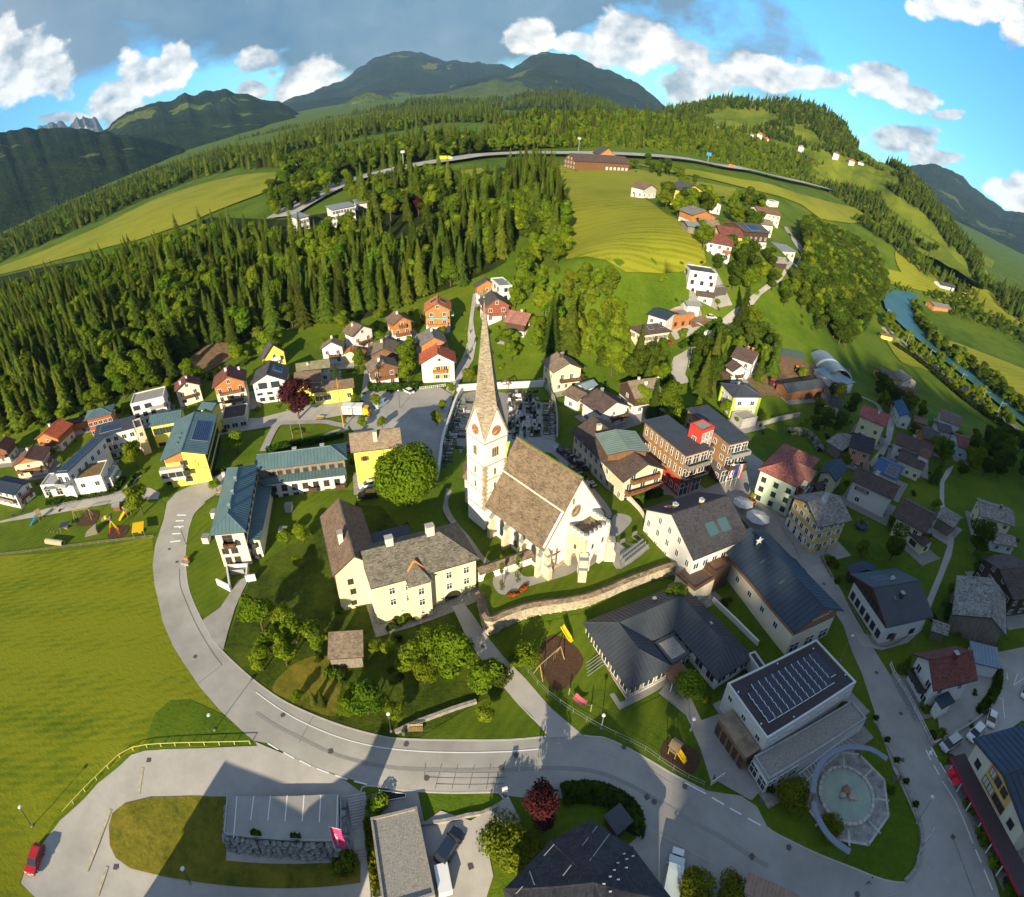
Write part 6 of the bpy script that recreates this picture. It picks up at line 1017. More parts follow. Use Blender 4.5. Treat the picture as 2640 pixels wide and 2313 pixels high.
def kindergarten():
 z0=0.;ez=3.3;q={k:at(K('C2',*v),ez)[:2]for k,v in dict(L=(565,1255),T=(1360,930),R=(1935,1490),F=(945,1785),N=(1295,1595),S=(1625,1725)).items()}
 u=q['T']-q['L'];Lx=np.linalg.norm(u);u/=Lx;n=np.array([u[1],-u[0]]);ang=math.atan2(u[1],u[0])
 t=thing('kindergarten','kindergarten with dark U shaped metal roof and orange timber base','kindergarten',(*q['L'],z0),ang)
 a=float((q['F']-q['L'])@n);b_=float((q['S']-q['L'])@n);b_=max(b_,a+3);w=8.6;d=8.6;rise=2.3
 V=lambda x,y,z:(x,-y,z)
 P1,P2,P3,P4=(w/2,w/2),(Lx-w/2,w/2),(w/2,a-w/2),(Lx-w/2,b_-w/2);rz=ez+rise
 O=[(0,0),(Lx,0),(Lx,b_),(Lx-w,b_),(Lx-w,d),(w,d),(w,a),(0,a)]
 v=[V(*p,ez)for p in O]+[V(*p,rz)for p in(P1,P2,P3,P4)]+[V(*p,ez-.3)for p in O]
 f=[(0,8,9,1),(0,7,10,8),(7,6,10),(6,5,8,10),(5,4,9,8),(4,3,11,9),(3,2,11),(2,1,9,11)]+[(12+i,12+(i+1)%8,(i+1)%8,i)for i in range(8)]+[tuple(range(12,20))]
 m=MB();m.add(v,[q_[::-1]for q_ in f[:8]]+f[8:]);ro=m.build('roof',M_DKM,t)
 s=MB()
 def rib(p,q_):
  p,q_=Vector(V(*p)),Vector(V(*q_));dd=q_-p;k=Vector((-dd.y,dd.x,0)).normalized()*.04;up=Vector((0,0,.08));s.add([p-k,p+k,p+k+up,p-k+up,q_-k,q_+k,q_+k+up,q_-k+up],[(0,1,2,3),(7,6,5,4),(3,2,6,7),(1,5,6,2),(0,3,7,4)])
 h=lambda dist:ez+rise*min(1,dist/(w/2))
 for x in np.arange(.4,Lx,.75):
  e=min(w/2,x,Lx-x);rib((x,0,ez),(x,e,h(e)))
 for y in np.arange(.4,a,.75):e=min(w/2,y,a-y);rib((0,y,ez),(e,y,h(e)))
 for y in np.arange(.4,b_,.75):e=min(w/2,y,b_-y);rib((Lx,y,ez),(Lx-e,y,h(e)))
 for x in np.arange(.4,w,.75):e=min(x,w-x);rib((x,a,ez),(x,a-e,h(e)))
 for x in np.arange(Lx-w+.4,Lx,.75):e=min(x-(Lx-w),Lx-x);rib((x,b_,ez),(x,b_-e,h(e)))
 for y in np.arange(d-w/2+.3,a-.3,.75):e0=max(0,d-y);e1=min(w/2,a-y);(rib((w-e0*0-0,max(y,d),ez),(w-e1,y,h(e1)))if y>=d else rib((w-e0,y,h(e0)),(w/2,y,rz)))
 for y in np.arange(d-w/2+.3,b_-.3,.75):e0=max(0,d-y);e1=min(w/2,b_-y);(rib((Lx-w,y,ez),(Lx-w+e1,y,h(e1)))if y>=d else rib((Lx-w+e0,y,h(e0)),(Lx-w/2,y,rz)))
 for x in np.arange(w+.3,Lx-w,.75):rib((x,d,ez),(x,d-w/2,rz))
 s.build('standing_seams',M_DKM,ro)['kind']='stuff'
 c=MB()
 for i,j in((0,8),(1,9),(7,10),(6,10),(5,8),(4,9),(3,11),(2,11),(8,9),(8,10),(9,11)):c.tube(v[i],v[j],.1,4)
 c.build('hip_caps',M_DKM,ro)
 ov=.4;W_=[(ov,ov),(Lx-ov,ov),(Lx-ov,b_-ov),(Lx-w+ov,b_-ov),(Lx-w+ov,d-ov),(w-ov,d-ov),(w-ov,a-ov),(ov,a-ov)]
 m=MB();m.prism([(x,-y)for x,y in W_][::-1],-.8,ez-.31);m.build('wall',W_WHITE,t)
 for i in range(8):
  p,q_=W_[i],W_[(i+1)%8];l=math.dist(p,q_);nn=int(l/2.4);dx,dy=(q_[0]-p[0])/l,(q_[1]-p[1])/l
  if i in(5,6,7):
   m=MB();m.box(0,l,-.08,.0,.3,2.2);m.build('timber_base',WD_OR,t,loc=(p[0],-p[1],0),rot=(0,0,math.atan2(-dy,dx)))
  for k in range(nn):s_=(k+.5)/nn;add_window(t,(p[0]+dx*l*s_,-(p[1]+dy*l*s_),1.1),math.atan2(-dy,dx)+math.pi,1.8,1.5,FR_W,GLASS)
 m=MB();m.box(w+.4,Lx-w-.3,-(d+5.2),-d-.3,2.6,3.0);o=m.build('flat_roof',M_DKM,t);m=MB();m.box(w+1.0,Lx-w-.9,-(d+4.6),-d-.9,3.0,3.06);m.build('gravel',M_GRAV,o)
 m=MB();m.box(w+.5,Lx-w-.4,-(d+5.0),-d,-.5,2.6);m.build('entrance_wall',W_WHITE,t)
 for k in range(2):add_window(t,(w+1.6+k*2.4,-(d+5.0),.2),0,1.9,2.1,FR_W,GLASS)
 for(x,y)in((Lx*.62,2.0),(Lx-3,d+3)):m=MB();zz=h(2.);m.box(x-.3,x+.3,-y-.3,-y+.3,zz-.2,zz+.6);m.build('roof_vent',METAL,ro)
 m=MB();m.box(-.6+w*.9,w*.9+3.2,-(a+2.2),-(a-.6),2.5,2.62);o=m.build('porch_roof',WD_BR,t)
 for x,y in((w*.9-.4,a+2.0),(w*.9+3.0,a+2.0)):m=MB();m.box(x-.06,x+.06,-y-.06,-y+.06,-.5,2.5);m.build('post',FR_W,o)
 m=MB();m.prism([(ov-1.2,-(a+.6)),(w+.3,-(a+.6)),(w+.3,-a+.4),(ov-1.2,-a+.4)],-.3,.08);m.build('terrace',PAVE,t)
 m=MB();m.prism([(-1.6,-(a+.6)),(ov-1.2,-(a+.6)),(ov-1.2,-d),(-1.6,-d)],-.3,.08);m.build('terrace',PAVE,t)
kindergarten()
house('black flat roofed link behind the kindergarten',K('C2',1940,1490),K('C2',2045,1640),Dp=K('C2',1590,1080),eave=3.4,roof='flat',rise=0,wall=W_GREY,rm=M_FELT,nowin=True,cat='annex',name='annex',zg=0)
c9=lambda x,y:(1347.8+x*.34579,1172+y*.34579)
sb=house('white flat roofed building with black roof covered by a solar field',c9(530,885),c9(1045,555),Dp=c9(285,570),eave=6.0,roof='flat',rise=0,wall=W_WHITE,rm=M_FELT,parapet=W_WHITE,zg=0.,cat='community building',name='community_building',win={'f':[(3.9,6,1.5,1.1,-.85,.85,PALE)],'l':[(3.9,3,.9,1.0)]})
def solar_field():
 r=sb['roof'];hx,hy=sb['L']/2,sb['W']/2;tilt=.22;w,h=1.55,1.0
 V=[(-w/2,-h/2,.12),(w/2,-h/2,.12),(w/2,h/2,.12+tilt),(-w/2,h/2,.12+tilt)];b=MB();b.add(V+[(x,y,z+.05)for x,y,z in V],[(3,2,1,0),(4,5,6,7),(0,1,5,4),(1,2,6,5),(2,3,7,6),(3,0,4,7)]);pm=b.mesh('solar_panel',PANEL)
 rail=MB();rail.v=[(-w/2-.13,-h/2-.12,.16),(w/2+.02,-h/2-.12,.16),(w/2+.02,-h/2,.16),(-w/2,-h/2,.16),(-w/2,h/2,.40),(-w/2-.13,h/2,.40)];rail.f=[(0,1,2,3),(0,3,4,5)];rail.m=[0,0];rm_=rail.mesh('frame',FR_W)
 nx,ny=11,6
 for j in range(ny):
  for i in range(nx):
   if j==ny-1 and i<1:continue
   if j==0 and i>9:continue
   x=-hx*.80+(i+.5)*hx*1.58/nx;y=-hy*.62+(j+.5)*hy*1.25/ny
   o=ob('solar_panel',pm,r,(x,y,6.06));ob('frame',rm_,o)
 for(u,v)in((-.93,-.55),(-.93,.6),(.0,.86),(.8,.75),(.93,-.6),(-.4,-.86)):
  bm=bmesh.new();bmesh.ops.create_icosphere(bm,subdivisions=1,radius=.16);d_=D.meshes.new('roof_lamp');bm.to_mesh(d_);bm.free();d_.materials.append(FR_W);ob('roof_lamp',d_,r,(u*hx,v*hy,6.25))
solar_field()
house('long low annex with gravel roof in front of the solar building',c9(540,1120),c9(1105,765),Dp=c9(470,975),eave=3.2,roof='flat',rise=0,wall=W_WHITE,rm=M_GRAV,zg=0.,cat='annex',name='annex',win={'f':[(.2,3,1.4,2.2,-.9,-.5)],'l':[(.3,2,1.6,2.0)]},parapet=CONC)
house('timber clad side entrance with brown boarded flat roof beside the solar building',c9(410,990),c9(495,935),Dp=c9(248,752),eave=3.6,roof='shed',rise=.15,wall=WD_H,rm=woodmat('deck_boards',(.26,.19,.12),False,5.),zg=0.,ov=.2,cat='entrance wing',name='entrance_wing',win={'l':[(.2,5,.8,2.2)]},fr=FR_B)
sh=house('cream and ochre shop house with dark blue roof in the lower right corner',K('D3',1638,523),K('D3',2056,1275),Dp=K('D3',2050,362),eave=7.4,roof='gy',rise=2.0,wall=W_CREAM,rm=M_NAVY,seam=1.2,ov=.7,zg=0.,cat='shop',name='shop_house',nowin=True)
def shop():
 r=sh['root'];wx,wy=sh['wx'],sh['wy'];BX((-wx*.42,wx*.42,-wy-.05,-wy+.1,3.2,8.3),'ochre_panel',W_OCHRE,r)
 for z,us in((3.8,(-.3,-.1,.12,.32)),(6.2,(-.26,-.04,.2))):
  for u in us:add_window(r,(u*wx,-wy-.05,z),0,1.25,1.35,FR_B,PALE if u<-.05 else GLASS)
 for s in(-1,1):
  for z in(4.,):add_window(r,(s*wx*.7,-wy,z),0,1.1,1.3,FR_D)
 b=MB();b.box(-wx-1.0,wx+6,-wy-3.0,-wy+.05,2.75,3.0);c=b.build('canopy',mat('canopy_felt',(.075,.05,.055),.85,.15),r);BX((-wx-1.05,wx+6,-wy-3.12,-wy-3.0,2.6,3.05),'fascia',mat('crimson_fascia',(.36,.02,.06),.6,.08),c)
 for k in range(6):b=MB();x=-wx+k*3.2;b.box(x-.08,x+.08,-wy-2.9,-wy-2.74,-.3,2.75);b.build('post',FR_W,c)
 for u in(-.92,-.78):b=MB();b.add([(u*wx,-wy-3.05,2.6),(u*wx+1.6,-wy-3.05,2.6),(u*wx+1.6,-wy-4.4,2.2),(u*wx,-wy-4.4,2.2)],[(0,1,2,3)]);b.build('awning',mat('awning_red',(.62,.02,.03),.7,.1),c)
shop()
gr=house('long flat garage with speckled gravel roof at the bottom edge',K('g',0,0)if 'g' in CROPS else K('D1',915,1165),K('D1',1285,1075),W=None,C=None,Dp=K('D1',1015,1900),eave=2.6,roof='flat',rise=0,wall=WD_BR,rm=M_GRAV,parapet=M_GRAV,zg=-2.2,nowin=True,cat='garage',name='garage')
def bottom_house():
 ez,rz=5.2,9.0;Q=[at(K('D2',*q),ez)[:2]for q in((-70,1730),(310,1340),(620,1168),(965,1392),(1300,1830),(1000,2500),(100,2500))];a,b_=at(K('D2',655,1680),rz)[:2],at(K('D2',640,2300),rz)[:2];o=a
 t=thing('house','dark hipped roof house with white snow guards at the bottom edge','house',(*o,-.3));V=[(*(q-o),ez+.3)for q in Q]+[(0,0,rz+.3),(*(b_-o),rz+.3)];n=7
 f=[(0,1,7),(1,2,7),(2,3,7),(3,4,7),(4,5,8,7),(5,6,8),(6,0,7,8)];V+=[(x,y,z-.3)for x,y,z in V[:n]];f=[q[::-1]for q in f]+[(i,(i+1)%n,9+(i+1)%n,9+i)for i in range(n)]
 m=MB();m.add(V,f);ro=m.build('roof',R_BLK,t);c=Q[2]*.0
 ctr=sum(np.array(q)for q in Q)/n-o;P=[tuple((np.array(q)-o-ctr)*.9+ctr)for q in Q][::-1];m=MB();m.prism(P,-2,ez-.05);m.build('wall',W_CREAM,t)
 for i in range(7):m=MB();m.tube(V[i],V[7 if i<5 and i!=5 else 8],.1,4);m.build('hip_cap',R_BLK,ro)
 def zr(p):
  best=None
  for tri in((1,2,7),(2,3,7),(0,1,7),(3,4,7),(4,5,7),(6,0,7)):
   A_,B_,C_=(np.array(V[k])for k in tri);nn=np.cross(B_-A_,C_-A_);v=ray(*p);s_=((A_+[o[0],o[1],-.3]-[0,0,CAMH])@nn)/(v@nn);X=v*s_+[0,0,CAMH];L_=X-[o[0],o[1],-.3]
   w=[np.cross((np.array(V[tri[(k+1)%3]])-np.array(V[tri[k]]))[:2],(L_-np.array(V[tri[k]]))[:2])for k in range(3)]
   if all(x<=.02 for x in w)or all(x>=-.02 for x in w):return L_
  return None
 for q in((485,1270,535,1210),(560,1385,680,1230),(620,1505,778,1292),(390,1295,485,1340),(255,1465,335,1375),(405,1625,472,1540),(140,1590,178,1695),(30,1770,85,1710)):
  a_,e_=zr(K('D2',*q[:2])),zr(K('D2',*q[2:]))
  if a_ is None or e_ is None:continue
  m=MB();m.tube(a_+[0,0,.15],e_+[0,0,.15],.055,5);m.build('snow_guard',METAL,ro)
 for q in((965,1468),(915,1492),(912,1560),(848,1655),(785,1750),(895,1450),(845,1522),(815,1580),(783,1632),(732,1690)):
  a_=zr(K('D2',*q))
  if a_ is not None:m=MB();m.box(a_[0]-.16,a_[0]+.16,a_[1]-.05,a_[1]+.05,a_[2],a_[2]+.18);m.build('snow_hook',FR_W,ro)
bottom_house()
rs=house('shed with rusty corrugated roof at the bottom edge right of the van',K('D2',1850,1760),K('D2',1895,1590),C=K('D3',250,1800),eave=3.0,roof='shx',rise=.2,wall=W_WHITE,rm=mat('rusty_sheet',(.22,.11,.06),.8,.5,1.2,.4,8.,vcol=(.33,.28,.22)),seam=.5,zg=0,nowin=True,cat='shed',name='shed',ov=.2)
def gp(c,x,y):return G(K(c,x,y))
def heading(c,x0,y0,x1,y1):
 a,b=gp(c,x0,y0),gp(c,x1,y1);m=(a+b)/2;m[2]=h1(m[0],m[1]);return m,math.atan2(b[1]-a[1],b[0]-a[0])
TYRE=mat('tyre_rubber',(.02,.02,.02),.9,.1);HLMP=glassmat('headlamp',(.75,.76,.78),.1);TLMP=glassmat('tail_lamp',(.35,.01,.01),.2);CGL=glassmat('car_glass',(.02,.028,.035),.06)
_cars={}
def paint(name,col):return mat('car_paint_'+name,col,.28,.03,1.,spec=.6)
def car_parts(kind,pm):
 k=(kind,pm.name)
 if k in _cars:return _cars[k]
 L,W,hb,hr={'hatch':(4.1,1.75,.85,1.48),'estate':(4.7,1.85,.92,1.62),'van':(5.3,2.0,1.05,2.2),'mpv':(4.5,1.85,.95,1.68),'box':(6.6,2.2,1.2,1.25)}[kind]
 def sect(prof,w0,w1,zsplit,nm,m):
  n=len(prof);v=[]
  for s in(-1,1):
   for x,z in prof:t=max(0,(z-zsplit)/(hr-zsplit))if hr>zsplit else 0;v.append((x,s*((w0/2)*(1-t)+(w1/2)*t),z))
  b=MB();b.add(v,[tuple(range(n))[::-1],tuple(range(n,2*n))]+[(i,(i+1)%n,n+(i+1)%n,n+i)for i in range(n)]);return b.mesh(nm,m)
 h=L/2
 if kind=='van':body=[(-h,.3),(h-.1,.3),(h,.6),(h-.1,1.0),(h-.9,1.15),(h-1.5,hr-.06),(h-2.2,hr),(-h+.1,hr),(-h,1.4)];cab=[(h-.98,1.18),(h-1.5,hr-.18),(h-2.5,hr-.2),(h-2.5,1.2)]
 elif kind=='estate':body=[(-h,.32),(h-.1,.32),(h,.6),(h-.15,.8),(h-1.25,hb+.02),(-h+.05,hb+.08),(-h,.7)];cab=[(h-1.15,hb),(h-1.95,hr-.04),(h-2.4,hr),(-h+.5,hr-.05),(-h+.12,hb+.05)]
 elif kind=='mpv':body=[(-h,.32),(h-.1,.32),(h,.6),(h-.12,.85),(h-.9,hb+.02),(-h+.05,hb+.08),(-h,.7)];cab=[(h-.75,hb),(h-1.6,hr-.04),(h-2.0,hr),(-h+.4,hr-.05),(-h+.1,hb+.05)]
 else:body=[(-h,.32),(h-.1,.32),(h,.58),(h-.12,.78),(h-1.05,hb),(-h+.08,hb+.05),(-h,.7)];cab=[(h-.95,hb-.02),(h-1.7,hr-.04),(h-2.1,hr),(-h+.75,hr-.04),(-h+.2,hb)]
 P={'body':sect(body,W,W*.96,hb,'body',pm)}
 if kind!='van':
  P['cabin']=sect(cab,W*.93,W*.74,hb,'cabin',CGL)
  xs=sorted(c[0]for c in cab if c[1]>hr-.1);b=MB();x0,x1=xs[0],xs[-1];b.box(x0+.02,x1,-W*.385,W*.385,hr-.03,hr+.025)
  for s in(-1,1):pass
  P['roof']=b.mesh('roof',pm)
 else:P['windscreen']=sect([(x+.03,z+.03)for x,z in cab],W*1.01,W*.98,hb,'windscreen',CGL)
 b=MB();b.tube((0,-.11,0),(0,.11,0),.33,12);P['wheel']=b.mesh('wheel',TYRE);b=MB();b.tube((0,-.125,0),(0,.125,0),.19,8);P['rim']=b.mesh('rim',METAL)
 b=MB();b.box(-.06,.03,-.17,.17,-.08,.08);P['headlight']=b.mesh('headlight',HLMP);P['tail_light']=b.mesh('tail_light',TLMP)
 b=MB();b.box(-.1,.1,-.1,.1,-.06,.08);P['mirror']=b.mesh('mirror',pm);b=MB();b.box(-.02,.02,-.26,.26,-.06,.06);P['number_plate']=b.mesh('number_plate',FR_W)
 _cars[k]=(P,L,W,hb,hr);return _cars[k]
def car(label,kind,pm,pos,ang,cat='car',name='parked_car',group=None):
 P,L,W,hb,hr=car_parts(kind,pm);t=thing(name,label,cat,(pos[0],pos[1],pos[2]+.07),ang,group);h=L/2
 for k in('body','cabin','roof','windscreen'):
  if k in P:ob(k,P[k],t)
 for sx in(h-.85,-h+.8):
  for sy in(-1,1):w=ob('wheel',P['wheel'],t,(sx,sy*(W/2-.06),.33));ob('rim',P['rim'],w)
 for sy in(-1,1):
  ob('headlight',P['headlight'],t,(h-.06,sy*W*.35,.66));ob('tail_light',P['tail_light'],t,(-h+.03,sy*W*.38,.78));ob('mirror',P['mirror'],t,(h-1.5 if kind!='van' else h-1.2,sy*(W/2+.06),hb+.05))
 ob('number_plate',P['number_plate'],t,(h-.01,0,.45));return t
PW,PS,PB,PN,PR=paint('white',(.72,.73,.72)),paint('silver',(.45,.47,.48)),paint('black',(.02,.02,.022)),paint('navy',(.012,.022,.05)),paint('red',(.42,.012,.015))
def carpx(label,kind,pm,c,q,**k):m,a=heading(c,*q);return car(label,kind,pm,m,a,**k)
cP=lambda*q:tuple(v for v in q)
carpx('red hatchback parked on the loop road in the lower left corner','hatch',PR,'P',(80,1700,65,1742))
m_,a_=heading('D1',1490,1500,1610,1290);suv=car('dark blue estate car with a white box trailer in the asphalt yard','estate',PN,np.array([*at(K('D1',1550,1400),-.9)[:2],h1(*at(K('D1',1550,1400),-.9)[:2])]),a_)
carpx('silver people carrier parked beside the shop house','mpv',PS,'D3',(1510,540,1385,625))
carpx('white estate car half hidden behind the shop house corner','estate',PW,'D3',(1690,455,1610,540))
carpx('white hatchback nearest the white parking bays','hatch',PW,'D3',(1785,340,1765,430))
carpx('white car at the right edge of the car park','hatch',PW,'D3',(2060,140,2040,200))
carpx('white hatchback parked at the school corner','hatch',PW,'C0',(1865,65,1805,85))
carpx('white saloon on the square in front of the hedge','hatch',PW,'B1',(1240,980,1195,955))
carpx('white estate car parked below the tall yellow house','estate',PW,'C1',(945,155,855,178))
carpx('black estate car parked beside the lime tree','estate',PB,'C1',(945,248,845,262))
carpx('red car behind the tall yellow house','hatch',PR,'B1',(742,1395,740,1440))
carpx('light blue van between the two young trees on the square','van',paint('pale_blue',(.3,.42,.5)),'B1',(985,1085,1020,1060),cat='van',name='parked_van')
carpx('white camper van driving down the hill road','van',PW,'B2',(1565,510,1535,550),cat='van',name='camper_van')
carpx('white car by the timber hut on the hill road','hatch',PW,'B2',(1570,372,1610,378))
carpx('black car at the corner of the yellow town house','estate',PB,'C3',(285,205,215,215))
carpx('silver car beside the salmon pink house','hatch',PS,'B3',(690,1580,725,1545))
carpx('red car in front of the cream villa','hatch',PR,'B2',(1225,578,1265,572))
carpx('dark car on the drive beside the municipal building','hatch',PB,'B2',(1010,1370,1045,1340))
vn=carpx('pale van with a raised loading rack at the bottom edge','van',paint('mint_white',(.55,.62,.60)),'D2',(1262,1760,1292,1600),cat='van',name='parked_van')
BX((2.75,3.5,-.75,.75,.9,1.0),'loading_rack',FR_W,vn);BX((2.5,3.4,-.5,.5,.45,.6),'drawbar',DARKM,vn)
def trailer():
 m,a=heading('D1',1510,1750,1480,1580);m=np.array([*at(K('D1',1497,1670),-1.2)[:2],0]);m[2]=h1(m[0],m[1])
 t=thing('trailer','white box trailer standing behind the dark blue estate car','trailer',m,a);BX((-1.5,1.4,-.8,.8,.45,1.7),'box',FR_W,t);BX((-1.55,1.45,-.84,.84,1.7,1.78),'lid',PW,t);BX((1.4,2.3,-.08,.08,.4,.5),'drawbar',DARKM,t)
 for s in(-1,1):TB(((-.1,s*.84-.08,.3),(-.1,s*.84+.08,.3),.3,10),'wheel',TYRE,t)
trailer()
def truck():
 m,a=heading('B1',700,1150,900,1150);t=thing('box_truck','delivery lorry with colourful white box and yellow cab on the square','lorry',m,a)
 b=MB();b.box(-3.6,2.3,-1.2,1.2,.95,3.5);bx=b.build('cargo_box',PW,t);EX(([(2.45,.5),(4.2,.5),(4.3,1.2),(4.1,1.6),(3.8,2.7),(2.45,2.9)],-1.15,1.15,'y'),'cab',mat('cab_yellow',(.75,.42,.01),.4,.05),t)
 BX((3.95,4.14,-.95,.95,1.65,2.4),'windscreen',CGL,t);BX((-3.6,4.2,-.9,.9,.45,.95),'chassis',DARKM,t)
 random.seed(5)
 for k in range(16):
  x=random.uniform(-3.4,1.6);z=random.uniform(1.2,3.0);BX((x,x+random.uniform(.3,.9),-1.22,-1.2,z,z+random.uniform(.15,.45)),'printed_panel',mat(*random.choice([('print_yellow',(.7,.55,.02)),('print_lime',(.4,.6,.05)),('print_red',(.5,.05,.05)),('print_grey',(.25,.25,.25))]),.6,.05),bx)
 for x in(3.3,-1.6,-2.7):
  for s in(-1,1):TB(((x,s*1.05-.14,.5),(x,s*1.05+.14,.5),.5,12),'wheel',TYRE,t)
truck()
MW=[(700,368,0),(850,330,1),(900,323,2),(1050,312,0),(1240,312,1),(1300,315,2),(1420,330,0),(1530,352,1),(1600,367,2),(1680,390,0)]
for i,(x,y,k)in enumerate(MW):
 p=G((x,y+1));q=G((x+12,y+1));car('%s car on the distant motorway'%('white','dark','red')[k],'hatch',(PW,PB,PR)[k],np.array([p[0],p[1],p[2]+.7]),math.atan2(q[1]-p[1],q[0]-p[0]),group='%s cars driving on the motorway'%('white','dark','red')[k],name='motorway_car')
for i,(x,y,cl_)in enumerate([(890,324,'yellow'),(1460,338,'orange')]):
 p=G((x,y));q=G((x+12,y));t=thing('lorry','%s lorry on the distant motorway'%cl_,'lorry',(p[0],p[1],p[2]+.6),math.atan2(q[1]-p[1],q[0]-p[0]));BX((-5,4,-1.25,1.25,1,3.8),'trailer_body',mat('lorry_'+cl_,(.8,.6,.02)if cl_=='yellow' else(.8,.2,.03)),t);BX((4.3,6,-1.2,1.2,.6,3.2),'cab',PW,t)
def parking():
 C4=[at(K('p',*q),0)[:2]for q in((150,268),(1600,238),(1610,860),(110,780))];c=sum(C4)/4
 t=thing('parking_deck','small asphalt parking deck on a wall of rough boulders','parking deck',(*c,0))
 P=[tuple(q-c)for q in C4];area=sum(P[i][0]*P[(i+1)%4][1]-P[(i+1)%4][0]*P[i][1]for i in range(4));P=P if area>0 else P[::-1]
 b=MB();b.prism(P,-3.6,.06);b.build('deck',ASPH,t)
 for i in range(7):
  x0=260+i*221;a=at(K('p',x0,270-i*3),.065)[:2]-c;e=at(K('p',x0-45+i*5,(580 if 0<i<6 else 820)+i*6),.065)[:2]-c;d=e-a;d/=np.linalg.norm(d);n=np.array([-d[1],d[0]])*.06
  b=MB();b.add([(*(a-n),.066),(*(a+n),.066),(*(e+n),.066),(*(e-n),.066)],[(0,1,2,3)]);b.build('bay_line',WHITE,t)
 S_=[rock_mesh(i,(.55,.42,.38),50)for i in range(5)]
 for d_ in S_:d_.materials.clear();d_.materials.append(mat('grey_boulder',(.25,.255,.25),.9,.3,1.0,.7,5.,rand=.25))
 top=[at(K('p',110,800),0)[:2]-c,at(K('p',1640,890),0)[:2]-c,at(K('p',1640,330),0)[:2]-c]
 for(p,q,rows)in((top[0],top[1],6),(top[1],top[2],6),(np.array(P[0])if 0 else at(K('p',130,400),0)[:2]-c,top[0],4)):
  L=np.linalg.norm(q-p);d=(q-p)/L;n=np.array([d[1],-d[0]]);
  if(n@((p+q)/2))<0:n=-n
  for r in range(rows):
   s=rng.uniform(-.2,.3)
   while s<L:sc_=rng.uniform(.7,1.35);pos=p+d*s+n*(.15+.13*r);ob('boulder',S_[rng.integers(5)],t,(*pos,-.22-r*.52),(rng.uniform(-.3,.3),rng.uniform(-.3,.3),math.atan2(d[1],d[0])+rng.uniform(-.3,.3)),(sc_,rng.uniform(.8,1.2),rng.uniform(.75,1.05)));s+=.92*sc_
 for(a,e)in((top[0],top[1]),(top[1],top[2]),(at(K('p',150,300),0)[:2]-c,top[0])):
  d=(e-a);L=np.linalg.norm(d);d/=L;n=np.array([-d[1],d[0]])
  for z in(.55,.9):TB(((*(a+d*.1),z),(*(e-d*.1),z),.05,5),'guard_rail',METAL,t)
  for s in np.arange(.2,L,2.0):TB(((*(a+d*s),-.1),(*(a+d*s),.95),.04,5),'rail_post',METAL,t)
 for x,y in((510,770),(1035,820)):
  p=at(K('p',x,y),.3)[:2]-c;b=MB();b.box(p[0]-.7,p[0]+.7,p[1]-.25,p[1]+.25,.06,.5);o=b.build('planter',WD_DK,t);shrub_mesh('planter_plant',o,(p[0],p[1],.6),(.75,.35,.35))
def shrub_mesh(name,parent,loc,size,mat_=None,n=160,leaf=.16):
 r=np.random.default_rng(int(abs(loc[0]*91+loc[1]*37))%9999);b=MB()
 for k in range(n):
  d=r.normal(size=3);d/=np.linalg.norm(d);rr=r.uniform(.55,1.0);p=d*rr*np.array(size);a=r.normal(size=3);a/=np.linalg.norm(a);c=np.cross(a,d);c/=np.linalg.norm(c)+1e-6
  s=leaf*r.uniform(.6,1.4);a=np.cross(c,d)+.5*d*r.normal();b.add([p-c*s-a*s,p+c*s-a*s,p+c*s+a*s,p-c*s+a*s],[(0,1,2,3)])
 return b.build(name,mat_ or LEAF_M,parent,loc=loc)
LEAF_M=leafmat('shrub_leaves',(.02,.045,.006),(.10,.17,.015));LEAF_Y=leafmat('yellow_green_leaves',(.07,.10,.006),(.24,.26,.02));LEAF_P=leafmat('purple_leaves',(.022,.007,.010),(.085,.022,.026),.2)
parking()
def stairs():
 a,e,f,g_=K('D1',800,965),K('D1',848,1280),K('D1',858,1390),K('D1',885,1620)
 p=[at(a,0),at(e,-1.9),at(f,-1.9),at(g_,-3.0)]
 t=thing('stairway','concrete stairway beside the boulder wall with fourteen upper steps','stairs',p[0])
 for(q0,q1,n)in((p[0],p[1],14),(p[2],p[3],9)):
  d=(q1-q0)[:2];L=np.linalg.norm(d);d/=L;nn=np.array([-d[1],d[0]]);w=1.25
  for i in range(n):
   z=q0[2]+(q1[2]-q0[2])*i/(n-1);b=MB();s0=q0[:2]+d*L*i/n-p[0][:2];s1=q0[:2]+d*L*(i+1)/n-p[0][:2];b.prism([tuple(s0-nn*w),tuple(s1-nn*w),tuple(s1+nn*w),tuple(s0+nn*w)],z-1.4,z+.06);b.build('step',CONC,t)
 d=(p[2]-p[1])[:2];L=np.linalg.norm(d);d/=L;nn=np.array([-d[1],d[0]]);s0,s1=p[1][:2]-p[0][:2],p[2][:2]-p[0][:2];b=MB();b.prism([tuple(s0-nn*1.25),tuple(s1-nn*1.25),tuple(s1+nn*1.25),tuple(s0+nn*1.25)],-3.4,-1.88);b.build('landing',ASPH2,t)
stairs()
def line(pts,w=.14,nm='road_line',sm=5,m=WHITE,dz=.085):return strip(nm,pts,w,.01,m,dz,sm,kind='structure')
KB=[(410,1004),(391,1022),(381,1042),(373,1075),(370,1110),(373,1155),(381,1190),(401,1235),(426,1280),(448,1305),(476,1332),(512,1363),(562,1398),(620,1426),(686,1451),(761,1471),(799,1476),(911,1479),(1022,1478),(1096,1471)]
strip('kerb',KB,.22,.13,KERB,0,4,kind='structure')
